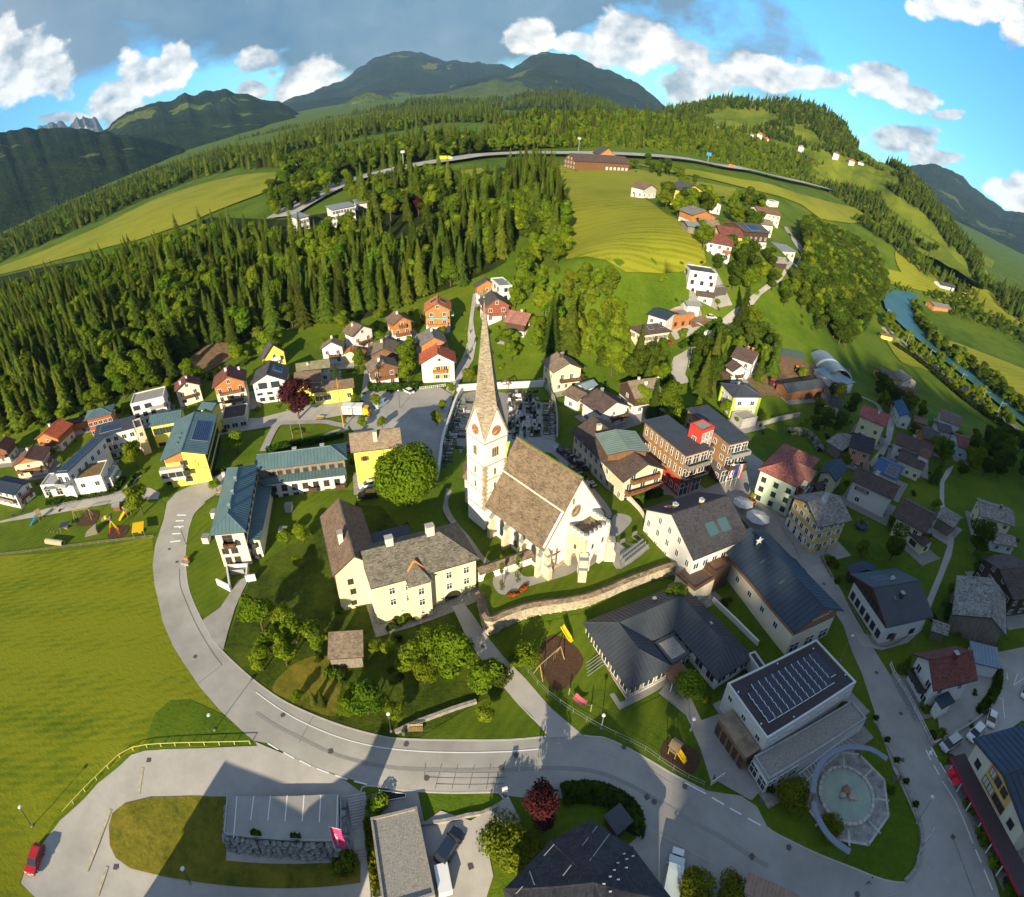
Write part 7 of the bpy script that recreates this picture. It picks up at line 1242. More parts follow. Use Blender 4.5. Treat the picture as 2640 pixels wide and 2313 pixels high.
strip('kerb',KK('D2',300,520,220,420,110,310,0,190)+PP(985,1340),.2,.12,KERB,0,3,kind='structure');strip('kerb',KK('D2',570,500,640,512,740,522,900,590,1080,690,1300,820,1540,942),.22,.12,KERB,0,4,kind='structure')
strip('kerb',KK('D1',835,960,850,920,895,905,1000,915,1300,948,1600,958,1900,955,1960,980,1985,1020),.2,.12,KERB,0,4,kind='structure')
strip('kerb',KK('D3',0,1240,70,1290,400,1450,690,1565,870,1638,1000,1672,1085,1678),.2,.12,KERB,0,4,kind='structure')
line(KK('D1',0,158,200,300,420,420,700,530,1000,600,1300,630,1600,640,2045,632),.16,'edge_line');line(KK('D2',0,630,220,612),.16,'edge_line')
line(KK('D2',560,595,760,640,950,720,1130,805,1270,890),.10,'edge_line',m=KERB);line(KK('D2',1000,1190,1250,1330,1500,1470,1820,1650),.09,'edge_line',m=KERB)
for c,q in(('D1',(95,567,180,618)),('D1',(220,640,305,687)),('D1',(350,705,440,750)),('D1',(487,768,583,806)),('D1',(633,822,733,856)),('D1',(785,870,888,895)),('D2',(1595,1000,1690,1055)),('D2',(1740,1085,1830,1135)),('D2',(1880,1165,1985,1222)),('D2',(1380,880,1548,970)),('D3',(1258,620,1300,700)),('D3',(1302,600,1348,680)),('D3',(1322,742,1366,822)),('D3',(1370,722,1418,802)),('D3',(1655,1418,1700,1520)),('D3',(1722,1575,1790,1740)),('D3',(1438,842,1475,900))):line([K(c,q[0],q[1]),K(c,q[2],q[3])],.2,'dash_line',1)
line(KK('D3',1388,868,1480,1010,1560,1180,1634,1366),.16,'edge_line');line(KK('D3',1110,345,1190,470,1260,600),.1,'edge_line',m=KERB)
line(KK('D3',1075,730,1150,880,1220,1050,1290,1240,1312,1400,1300,1520,1230,1640,1100,1740,900,1800),.1,'edge_line',m=KERB)
for q in((1415,398,1490,398),(1405,445,1470,442),(1392,492,1470,488),(1378,548,1445,545),(1362,612,1445,603)):line([K('C0',q[0],q[1]+4),K('C0',q[2],q[3]+4)],.55,'crossing_bar',1)
for q in((1815,200,1870,215),(1870,215,1888,370),(1895,35,1920,65),(1905,0,1912,62),(1960,105,2045,45),(1960,105,1990,10)):line([K('D3',q[0],q[1]),K('D3',q[2],q[3])],.14,'bay_line',1,dz=.11)
line(KK('D3',1285,630,1300,650,1310,662),.25,'pedestrian_mark',1);line(KK('D3',1312,625,1296,640,1282,655),.2,'pedestrian_mark',1);line(KK('D3',1296,625,1303,645),.2,'pedestrian_mark',1)
JOINT=mat('tar_joint',(.075,.075,.075),.9,.1);GUT=mat('gutter_stones',(.26,.255,.24),.9,.15,6.)
strip('gutter_band',KK('D1',0,322,150,420,350,520,600,640,850,715,1100,760,1400,775,1700,782,2045,775)+KK('D2',300,762,520,770,700,800,900,880,1100,985,1300,1110,1500,1220,1700,1330,1900,1460,2045,1545),.55,.01,GUT,.075,4,kind='structure')
for c,q in(('C0',(1775,1598,1590,1742)),('D1',(345,560,470,330)),('D1',(1355,720,1345,850)),('D1',(1485,728,1430,930)),('D1',(1613,735,1565,930)),('D1',(1745,740,1700,930)),('D1',(1875,730,1840,930)),('D1',(1360,835,1990,838)),('D1',(1360,790,1990,795)),('D1',(1440,890,1980,888)),('D3',(1475,1320,1650,1790))):line([K(c,q[0],q[1]),K(c,q[2],q[3])],.07,'tar_joint',1,JOINT,.08)
for c,q in(('C0',(1435,830,1440,960,1490,1100,1580,1300,1700,1500,1775,1598)),):line(KK(c,*q),.08,'tar_joint',4,JOINT,.08)
MHM=mat('cast_iron',(.10,.085,.08),.7,.2,4.)
for c,x,y in(('C0',1560,1532),('D1',215,342),('D1',1200,574),('D1',1363,845),('D2',33,662),('D2',893,597),('D2',1380,912),('D2',1135,1033),('D3',165,1398),('D3',710,1775),('D3',1060,330),('D3',1072,700),('C1',1815,1448),('C3',865,1660),('C3',445,950),('C3',140,358),('C0',1355,672),('D3',780,408),('7',1128,407)):
 p=gp(c,x,y);TB(((0,0,0),(0,0,.02),.38,14),'manhole_cover',MHM,loc=(p[0],p[1],p[2]+.085+.06),kind='structure')
for c,x,y in(('D1',597,632),('D1',1960,770),('D2',1078,995),('D2',1915,1470),('D3',1475,1315),('D1',1715,1550),('7',860,1005),('7',670,1622),('C0',1415,775),('D2',1990,1030)):
 p=gp(c,x,y);BX((-.33,.33,-.33,.33,0,.02),'drain_grate',MHM,loc=(p[0],p[1],p[2]+.1+.06),rot=(0,0,.4),kind='structure')
for c,q in(('7',(800,1200,825,1050)),('7',(500,1650,640,1290)),('7',(560,1792,620,1620))):line([K(c,q[0],q[1]),K(c,q[2],q[3])],.5,'worn_line',1,mat('worn_paint',(.40,.37,.27),.9,.2,2.),.09)
def fence(label,pts,h=1.0,gap=2.2,m=METAL,rails=(.5,.95),r=.03,cat='fence',name='fence',smooth=4,mesh_=False,dens=None):
 W=smoothpts([G(p)for p in pts],smooth);W=np.array(W);W[:,2]=hz(W[:,0],W[:,1]);o0=W[len(W)//2];t=thing(name,label,cat,o0)
 W=W-o0;s=np.r_[0,np.cumsum(np.linalg.norm(np.diff(W[:,:2],axis=0),axis=1))]
 f=lambda d:np.array([np.interp(d,s,W[:,i])for i in range(3)])
 for d in np.arange(0,s[-1],gap):p=f(d);TB((p-[0,0,.2],p+[0,0,h],r*1.5,5),'post',m,t)
 for z in rails:
  ds=np.arange(0,s[-1]+gap,gap);b=MB()
  for i in range(len(ds)-1):b.tube(f(ds[i])+[0,0,z*h],f(ds[i+1])+[0,0,z*h],r,4)
  o=b.build('rail',m,t);o['kind']='stuff'
 if dens:
  b=MB()
  for d in np.arange(0,s[-1],dens):p=f(d);b.box(p[0]-.03,p[0]+.03,p[1]-.03,p[1]+.03,p[2],p[2]+h)
  o=b.build('pickets',m,t);o['kind']='stuff'
 return t
WDF=woodmat('fence_wood',(.26,.22,.16))
fence('yellow rail fence between the meadow and the loop road',PP(500,1487,420,1489,340,1491,280,1496,245,1510,205,1547,160,1592,128,1628),.9,2.4,mat('pale_yellow_paint',(.62,.60,.16),.7,.08),(1.0,),.05,name='guard_rail',cat='guard rail')
fence('grey rail fence along the lane above the playground',PP(0,1042,50,1027,100,1017,180,998,255,984,268,981),1.0,2.5,DARKM,(.55,1.0))
fence('weathered picket fence between playground and meadow',PP(0,1110,60,1103,140,1093,220,1083,308,1074),.9,2.5,WDF,(.4,.85),dens=.45)
fence('wire fence along the kindergarten lawn and the lane',KK('D2',60,-80,250,150,440,295,640,420,840,520,1030,610,1225,745,1420,865,1530,912),1.3,2.4,METAL,(.5,1.0),.02)
fence('dark garden fence in front of the dark slate roofed house',KK('C3',415,740,500,900,600,900),.9,1.6,WD_DK,(.3,.6,.9),.04,smooth=1)
fence('low timber fence along the street garden of the white slate house',KK('C3',615,1060,720,1240,840,1430,900,1455,1000,1440,1130,1360),.8,1.6,WDF,(.35,.8),.04,dens=.5)
fence('white panelled fence of the cottage beside the street',KK('C3',970,1600,1000,1680,1100,1830)+KK('D3',1180,330,1305,580),1.1,2.0,FR_W,(.3,.6,1.0),.05,smooth=1)
fence('timber fence above the graveyard',KK('B1',1650,940,1760,935)+KK('B2',0,922,235,918),1.1,2.4,WD_BR,(.45,.95),.05,smooth=1)
fence('steel rail along the raised square beside the street',KK('C3',-40,260,100,490,250,740),1.1,2.0,METAL,(.5,1.0),.04,smooth=1)
fence('garden fence of the red roofed house',KK('B1',1310,945,1400,935,1520,920),1.0,1.8,FR_W,(.4,.9),.05,smooth=1,dens=.6)
def wall(label,pts,w,h,m,name='wall',cat='wall',smooth=4,flat=None):
 o=strip(name,pts,w,h,m,0,smooth,flat=flat);o['label']=label;o['category']=cat;return o
wall('white churchyard wall with dark coping along the square',PP(926,778,912,800,898,840,885,880,878,930,872,960),.6,1.5,W_WHITE,smooth=3)
wall('white churchyard wall behind the graves',PP(912,781,960,777,1040,774,1085,772),.6,2.0,W_WHITE,smooth=1)
wall('low stone wall on the right side of the graveyard',PP(1090,776,1106,800,1112,840,1112,880),.5,1.3,STONE,smooth=2)
wall('long pale garden wall above the mint green guest house',KK('B2',1960,1240,2045,1215)+KK('B3',100,1190,245,1160),.5,1.6,CONC,smooth=1)
wall('low wall between the churchyard lawn and the inn',KK('C2',880,235,960,330,1020,400,1090,520,1200,650,1330,760),.5,1.8,W_CREAM,smooth=3)
wall('low concrete wall of the car park beside the shop',KK('D3',1310,580,1420,525,1560,450,1700,350,1790,250,1830,150,1838,0),.4,.8,CONC,smooth=4)
wall('ruined stone garden wall with a bench at the road',KK('D1',1115,485,1200,445,1300,400,1450,345,1600,290,1760,240),.5,.7,STONE,smooth=3)
wall('low stone edging below the grass bank in the asphalt yard',KK('D1',1310,1215,1450,1200,1560,1180,1700,1145,1800,1130,1930,1070),.4,.5,STONE,smooth=3)
wall('stone kerb round the fountain green with planted boulders',KK('D3',870,415,960,590,1040,760,1120,960,1190,1140,1225,1290,1220,1400,1180,1560,1095,1665),.5,.35,STONE,smooth=4)
wall('white wall at the left side of the inn courtyard stairs',KK('C2',1600,1090,1780,1260,1960,1440),.35,1.2,FR_W,smooth=1)
HEDGE=leafmat('hedge_leaves',(.015,.04,.005),(.08,.15,.012),.25,.1)
def hedge(label,pts,w,h,m=None,smooth=4,name='hedge',dz=0):
 W=np.array(smoothpts([G(p)for p in pts],smooth));s=np.r_[0,np.cumsum(np.linalg.norm(np.diff(W[:,:2],axis=0),axis=1))];n=int(min(5200,max(80,s[-1]*w*h*55)));b=MB();r=np.random.default_rng(int(s[-1]*100)%1000)
 zz=hz(W[:,0],W[:,1])
 t_=np.gradient(W[:,:2],axis=0);t_/=np.linalg.norm(t_,axis=1,keepdims=True)+1e-9
 dist=float(np.hypot(*W[len(W)//2][:2]));lf=.16+dist*.0012;n=int(n*(.16/lf)**1.4)
 for k in range(n):
  d=r.uniform(0,s[-1]);i=min(len(s)-2,int(np.searchsorted(s,d)-1));i=max(i,0);q=(d-s[i])/(s[i+1]-s[i]+1e-9);p=W[i]*(1-q)+W[i+1]*q;z=zz[i]*(1-q)+zz[i+1]*q
  a=r.uniform(0,math.pi);u=math.cos(a)*w/2*r.uniform(.86,1.06);v=math.sin(a)**.6*h*r.uniform(.86,1.06);nn=np.array([-t_[i][1],t_[i][0]])
  c=np.array([p[0]+nn[0]*u,p[1]+nn[1]*u,z+max(.1,v)]);x=r.normal(size=3);x/=np.linalg.norm(x);y=np.cross(x,r.normal(size=3));y/=np.linalg.norm(y);e=lf*r.uniform(.6,1.3);b.add([c-x*e-y*e,c+x*e-y*e,c+x*e+y*e,c-x*e+y*e],[(0,1,2,3)])
 core=strip('hedge_core',pts,w*.78,h*.86,mat('hedge_core_green',(.012,.022,.006),.95,.3),0,smooth)
 o=b.build(name,m or HEDGE);o['label']=label;o['category']='hedge';core.parent=o;return o
hedge('thick clipped hedge curving round the bottom house',KK('D2',400,985,520,965,660,970,790,1010,900,1080,960,1160,975,1230,960,1290),2.6,1.5)
hedge('narrow bright hedge between the stairs and the garage',KK('D1',905,1190,920,1320,935,1450,955,1600,985,1790),1.3,1.4,LEAF_Y)
hedge('clipped hedge along the square in front of the chalets',KK('B1',900,935,1000,945,1120,948,1290,945),2.2,1.8)
hedge('low hedge in front of the white flats',KK('C0',380,305,520,285,700,255,880,225,930,190,990,110),1.6,1.0)
hedge('hedge at the foot of the yellow school',KK('C0',1340,150,1500,110,1700,80,1800,40),1.2,1.0)
hedge('hedge along the garden of the school corner',KK('C0',1040,180,1060,120,1100,80),1.0,1.0,smooth=1)
hedge('hedge behind the teal roofed residence',KK('B1',90,1440,300,1400,500,1365,700,1320),1.6,1.4)
hedge('tall hedge along the hill road',KK('B2',1340,610,1450,540,1520,480,1660,400),2.0,1.6)
hedge('flowering white hedge above the mint green guest house',KK('B3',170,1295,300,1300,380,1380,410,1440),2.4,1.6,leafmat('white_blossom',(.05,.08,.03),(.5,.5,.42),.3))
hedge('hedge of the car park cottage',KK('C3',1835,1650,1825,1760)+KK('D3',1820,120,1770,220,1680,330),1.8,1.3)
hedge('hedge beside the parish hall balcony',KK('C2',930,270,1050,255,1190,230),1.8,1.6)
hedge('dark bank hedge beside the railway',PP(1785,690,1830,720,1880,760,1940,810,2000,850,2060,890),5,2.5,leafmat('dark_hedge',(.006,.012,.003),(.03,.05,.008),.2))
def lamp(label,c,base,top_h=5.5,arm=(0,0),m=DARKM,ball=True,group='street lamps of the village'):
 p=gp(c,*base);t=thing('street_lamp',label,'street lamp',p);b=MB();b.tube((0,0,0),(0,0,top_h),.075,6,r2=.05);b.build('pole',m,t)
 if arm!=(0,0):TB(((0,0,top_h-.05),(arm[0],arm[1],top_h+.1),.05,5),'arm',m,t)
 b=MB();x,y=arm
 if ball:b.tube((x,y,top_h-.1),(x,y,top_h+.05),.30,10,r2=.2);b.tube((x,y,top_h-.32),(x,y,top_h-.1),.12,8,r2=.3)
 else:b.box(x-.35,x+.35,y-.14,y+.14,top_h,top_h+.14)
 b.build('lamp_head',FR_W if ball else METAL,t);TB(((0,0,-.1),(0,0,.25),.2,8),'plinth',CONC,t)
lamp('street lamp with white globe at the meadow edge near the red car','7',(185,1385),5)
lamp('street lamp standing on the shaded island lawn','7',(1100,1715),4,m=DARKM)
lamp('street lamp with round head in the uncut grass wedge','7',(1240,830),4)
lamp('street lamp on the bend beside the fountain green','D3',(1188,1200),6,(.3,.2),METAL)
lamp('tall street lamp beside the solar building','C3',(575,1560),6.5,(.5,.2),METAL)
lamp('short path lamp on the kindergarten lawn','D2',(712,450),3.6,m=METAL)
lamp('path lamp on the way to the kindergarten','D2',(1425,460),3.0,m=METAL)
lamp('street lamp at the yellow town house','C3',(452,705),4.5)
lamp('street lamp under the orchard bushes by the road','D1',(1078,470),4.5)
lamp('lamp post on the zebra stripes below the residence','C0',(1490,640),5.5)
lamp('lamp post in the middle of the square','B1',(1150,1100),6)
lamp('curved lamp post on the hill road bend','B2',(1408,760),7,(.8,.1),METAL,False)
lamp('lamp post high on the hill road','B2',(1848,390),7,(.8,.1),METAL,False)
def flag(label,c,base,H_,panel,m,side=1,name='flag',mark=None,stripes=None,ang=0.,z0=None):
 p=gp(c,*base)if z0 is None else at(K(c,*base),z0);t=thing(name,label,'flag',p,ang);TB(((0,0,0),(0,0,H_),.045,6),'pole',FR_W,t)
 w,h=panel;n=8;cols=stripes or[m];k=len(cols)
 for q in range(k):
  v=[];
  for i in range(n+1):
   z=H_-.1-h*i/n
   for j in(q/k,(q+1)/k):v.append((side*(.06+w*j),.10*math.sin(i*.9+j*3),z))
  b=MB();b.add(v,[(2*i,2*i+1,2*i+3,2*i+2)for i in range(n)]);o=b.build('cloth',cols[q],t)
 TB(((0,0,H_-.06),(side*w,0,H_-.06),.03,4),'crossbar',FR_W,t)
 if mark:
  mm,l=mark;random.seed(len(label));s=MB();z=H_-.1-h*.25
  while z>H_-h*.85:s.box(side*w*.42-.09*l,side*w*.42+.09*l,-.20,.20,z-.10,z)if False else s.box(side*w*.5-.12*l,side*w*.5+random.choice([-.02,.1])*l,-.135,-.125,z-.09,z);z-=.2
  s.build('lettering',mm,t)['kind']='stuff'
 return t
PINK=mat('pink_cloth',(.72,.045,.18),.7,.08,2.);RDC=mat('red_cloth',(.62,.02,.04),.7,.08,2.);WHC=mat('white_cloth',(.75,.74,.72),.7,.05,2.);BLC=mat('blue_cloth',(.02,.06,.28),.7,.08,2.)
fp=flag('pink banner flag with white script at the corner of the parking deck','p',(1560,985),6.1,(1.5,4.7),PINK,1,mark=(WHC,1.2),z0=-.1)
rw_=flag('red and white flag with a small crest on the bend by the fountain','D3',(1185,1475),5.7,(1.15,3.9),None,1,stripes=[RDC,WHC],ang=.5)
BX((.4,.9,-.16,-.14,3.3,4.0),'crest',mat('crest_ink',(.05,.04,.04),.7,.2),rw_)
for i,(x,cols,lb)in enumerate(((1700,[RDC,WHC],'leftmost red and white banner at the municipal building'),(1738,[BLC,BLC],'middle blue banner at the municipal building'),(1775,[RDC,WHC,RDC],'rightmost red white red banner at the municipal building'))):flag(lb,'C2',(x,172),7,(1.1,4.2),None,1,stripes=cols,ang=.2)
for x,y,lb in((295,1335,'left of two bare flagpoles in the flower garden'),(375,1360,'right of two bare flagpoles in the flower garden')):
 p=gp('B1',x,y);t=thing('flagpole',lb,'flagpole',p);b=MB();b.tube((0,0,0),(0,0,9),.07,6,r2=.04);b.build('pole',METAL,t);TB(((0,0,9),(0,0,9.15),.1,6),'finial',FR_W,t)
def maypole():
 p=gp('B1',702,1252);t=thing('maypole','tall peeled maypole with a green fir top and wreath on the square','maypole',p);a=at(K('B1',625,800),0);H_=CAMH+ray(*K('B1',615,720))[2]/math.hypot(*ray(*K('B1',615,720))[:2])*math.hypot(*p[:2])-p[2]
 b=MB();b.tube((0,0,0),(0,0,H_*.98),.2,8,r2=.09);b.build('pole',woodmat('peeled_pole',(.48,.26,.06)),t)
 b=MB()
 for k in range(60):z=H_*(.80+.2*k/60);r=1.3*(1-k/60)+.15;a=k*2.4;b.add([(0,0,z+.3),(r*math.cos(a-.3),r*math.sin(a-.3),z-.3),(r*math.cos(a+.3),r*math.sin(a+.3),z-.3)],[(0,1,2)])
 b.build('fir_top',LEAF_S if 'LEAF_S' in globals()else LEAF_M,t)
 b=MB();A=[(1.0*math.cos(q),1.0*math.sin(q))for q in np.linspace(0,2*math.pi,13)]
 for q,r in zip(A[:-1],A[1:]):b.tube((*q,H_*.62),(*r,H_*.62),.13,5)
 b.build('wreath',mat('wreath',(.40,.16,.03),.9,.3,4.),t)
maypole()
def fountain():
 cf=lambda x,y:(1564.7+x*.15151,1471.8+y*.15151);A=lambda x,y,z=.2:at(cf(x,y),z)[:2];c=A(827,775)
 t=thing('fountain','octagonal paved fountain with round green pool and a boulder in the middle','fountain',(*c,0))
 PAVED=mat('grey_setts',(.29,.285,.265),.9,.35,.8,.4,9.);RIMS=mat('pale_rim_stone',(.45,.44,.39),.85,.25,1.5,.4,8.)
 O=[A(*q)-c for q in((755,190),(1005,220),(1340,560),(1400,1045),(1130,1440),(730,1370),(480,1165),(320,965),(225,620),(480,400))]
 ar=sum(O[i][0]*O[(i+1)%10][1]-O[(i+1)%10][0]*O[i][1]for i in range(10));O=O if ar>0 else O[::-1]
 b=MB();b.prism([tuple(q)for q in O],-.4,.2);b.build('paving',PAVED,t)
 for i in range(10):
  p,q=O[i],O[(i+1)%10];d=(q-p)/np.linalg.norm(q-p);n=np.array([-d[1],d[0]]);b=MB();b.prism([tuple(p),tuple(q),tuple(q+n*.35),tuple(p+n*.35)],.05,.235);b.build('edge_stone',RIMS,t)
 for k in range(8):
  a=k*math.pi/4+.35;u=np.array([math.cos(a),math.sin(a)]);n=np.array([-u[1],u[0]])*.14;b=MB();b.prism([tuple(u*4.6-n),tuple(u*6.9-n),tuple(u*6.9+n),tuple(u*4.6+n)][::1],.1,.228);b.build('spoke_stone',RIMS,t)
 n=30
 for k in range(n):
  a0,a1=2*math.pi*k/n+.012,2*math.pi*(k+1)/n-.012;b=MB();b.prism([(3.95*math.cos(a0),3.95*math.sin(a0)),(4.42*math.cos(a0),4.42*math.sin(a0)),(4.42*math.cos(a1),4.42*math.sin(a1)),(3.95*math.cos(a1),3.95*math.sin(a1))],0,.62+.02*(k%3));b.build('rim_stone',RIMS,t)
 b=MB();A_=[(4.0*math.cos(q),4.0*math.sin(q))for q in np.linspace(0,2*math.pi,40,endpoint=False)];b.add([(*q,.42)for q in A_],[tuple(range(40))]);b.build('water',mat('pool_water',(.25,.33,.26),.25,.12,.4,.05,3.,spec=.6),t)
 for k,(x,y,z,s)in enumerate([(.1,.5,.7,(1.0,.8,.8)),(-.75,.1,.6,(.7,.55,.55)),(.6,-.55,.55,(.85,.6,.5)),(1.0,-.9,.5,(.6,.45,.4))]):
  d_=rock_mesh(k,s,77);d_.materials.clear();d_.materials.append(mat('boulder_pale',(.46,.40,.32),.9,.3,1.2,.6,6.)if k else mat('boulder_red',(.30,.19,.12),.9,.3,1.2,.6,6.));ob('boulder',d_,t,(x,y,z))
 g=thing('arc_pergola','curved blue grey metal band on posts sweeping round the fountain','pergola',(*c,0));SM=mat('blue_grey_band',(.20,.23,.29),.45,.1)
 for seg in([(1370,290),(1180,170),(1040,140),(860,130),(700,180),(560,275),(465,400),(412,560),(388,740)],[(400,850),(430,980),(490,1130),(580,1270),(660,1355),(745,1425),(880,1515)]):
  P=smoothpts([A(*q,3.3)-c for q in seg],5);P=np.array(P);d=np.gradient(P,axis=0);d/=np.linalg.norm(d,axis=1,keepdims=True);nn=np.stack([-d[:,1],d[:,0]],-1)*.4;k=len(P)
  b=MB();v=[(*q,3.3)for q in P-nn]+[(*q,3.3)for q in P+nn]+[(*q,3.12)for q in P-nn]+[(*q,3.12)for q in P+nn];b.add(v,[(i,k+i,k+i+1,i+1)for i in range(k-1)]+[(2*k+i,2*k+i+1,3*k+i+1,3*k+i)for i in range(k-1)]+[(i,i+1,2*k+i+1,2*k+i)for i in range(k-1)]+[(k+i+1,k+i,3*k+i,3*k+i+1)for i in range(k-1)]);b.build('band',SM,g)
 for(x0,y0,x1,y1,m_)in((1345,320,1305,390,WD_OR),(1045,180,995,260,WD_OR),(388,760,345,960,WD_RED),(870,1520,820,1620,WD_BR)):
  p,q=A(x0,y0,3.1)-c,A(x1,y1,.2)-c;TB(((*q,0),(*p,3.1),.1,6),'post',m_,g)
 l=thing('lattice_pergola','long ladder like metal pergola between the fountain and the annex roof','pergola',(*c,0))
 e0,e1,f0,f1=[A(*q,3.0)-c for q in((205,485),(830,0),(395,720),(1010,125))]
 for p,q in((e0,e1),):TB(((*p,3),(*q,3),.09,4),'beam',METAL,l)
 for k in range(15):
  s=k/14;p=e0+(e1-e0)*s;arc=[(388,740),(400,600),(430,480),(480,380),(550,285),(640,215),(740,165),(860,132),(1010,128)];q=A(*[np.interp(s,np.linspace(0,1,9),[w[i]for w in arc])for i in(0,1)],3.0)-c;TB(((*p,3.02),(*q,3.02),.06,4),'slat',METAL,l)
fountain()
def sculpture():
 p=gp('D3',1015,860);t=thing('driftwood_sculpture','pale jagged driftwood sculpture on the grass beside the fountain','sculpture',p);b=MB();r=np.random.default_rng(4)
 for k in range(14):x,y=r.uniform(-1,1),r.uniform(-.5,.5);b.tube((x,y,0),(x+r.uniform(-.4,.4),y+r.uniform(-.4,.4),r.uniform(.5,1.3)),.1,5,r2=.03)
 b.build('wood',WD_GR,t)['kind']='stuff'
sculpture()
for i,(c,x,y)in enumerate((('D3',855,390),('D3',945,565),('D3',1022,730),('D3',1095,900),('D3',1170,1085))):
 p=gp(c,x,y);t=thing('planted_boulder','boulder with a small dark shrub on the kerb between fountain green and street','boulder',p,0,'planted boulders along the fountain green kerb');d_=rock_mesh(i,(.6,.5,.4),9);ob('rock',d_,t,(0,0,.2));shrub_mesh('shrub',t,(.2,.3,.6),(.5,.4,.4))
def person(label,pos,ang,walk=True,top=(.4,.4,.42),legs=(.03,.03,.04),s=1.0):
 t=thing('person',label,'person',(pos[0],pos[1],pos[2]+.02),ang)
 sw=.26 if walk else.05
 V=[(0,0,.95),(0,0,1.2),(0,0,1.45),(0,0,1.56),(.02,0,1.68),(0,.10,.92),(sw,.10,.5),(sw*.6+.02,.10,.06),(0,-.10,.92),(-sw*.2,-.10,.5),(-sw*1.6,-.10,.12),(0,.20,1.42),(-.10,.26,1.15),(.08,.27,.92),(0,-.20,1.42),(.12,-.26,1.16),(.28,-.25,.98),(sw*.6+.2,.10,.04),(-sw*1.6+.16,-.10,.05)]
 E_=[(0,1),(1,2),(2,3),(3,4),(0,5),(5,6),(6,7),(0,8),(8,9),(9,10),(2,11),(11,12),(12,13),(2,14),(14,15),(15,16),(7,17),(10,18)]
 Rr=[.15,.14,.15,.055,.105,.095,.065,.045,.095,.065,.045,.06,.045,.035,.06,.045,.035,.04,.04]
 d=D.meshes.new('body');d.from_pydata(V,E_,[]);o=ob('body',d,t,scale=s)
 m=o.modifiers.new('skin','SKIN');o.modifiers.new('sub','SUBSURF').levels=1
 for i,r in enumerate(Rr):d.skin_vertices[0].data[i].radius=(r,r)
 d.skin_vertices[0].data[0].use_root=True
 mm,nt,bs=nodes('clothes_'+label[:12]);tc=_n(nt,'ShaderNodeTexCoord');sp=_n(nt,'ShaderNodeSeparateXYZ');nt.links.new(tc.outputs['Object'],sp.inputs[0]);rp=_n(nt,'ShaderNodeValToRGB');rp.color_ramp.interpolation='CONSTANT'
 mr=_n(nt,'ShaderNodeMath',operation='DIVIDE');mr.inputs[1].default_value=2.;nt.links.new(sp.outputs[2],mr.inputs[0]);nt.links.new(mr.outputs[0],rp.inputs[0]);e=rp.color_ramp.elements;e[0].color=(.02,.02,.02,1);e[1].position=.06;e[1].color=(*legs,1);q=e.new(.475);q.color=(*top,1);q=e.new(.755);q.color=(.5,.32,.24,1);nt.links.new(rp.outputs[0],bs.inputs['Base Color']);d.materials.append(mm)
 bm=bmesh.new();bmesh.ops.create_icosphere(bm,subdivisions=2,radius=.118);hd=D.meshes.new('hair');bm.to_mesh(hd);bm.free();hd.materials.append(mat('dark_hair',(.03,.02,.015),.8,.2));ob('hair',hd,t,(-.015,0,1.735),scale=(1.0,.95,.8))
 return t
a_,b2_=gp('D3',800,1700),gp('D3',730,1600)
wp=person('person in a pale top and dark trousers walking past the fountain green',gp('D3',797,1690),2.6,True,(.45,.42,.42))
person('left of two people walking on the lane below the flats',gp('C0',110,418),.3,True,(.05,.05,.06))
person('right of two people walking on the lane below the flats',gp('C0',124,416),.3,True,(.10,.08,.08))
person('person in dark clothes walking up the lane past the cypress',gp('B1',1712,500),1.6,True,(.08,.08,.1))
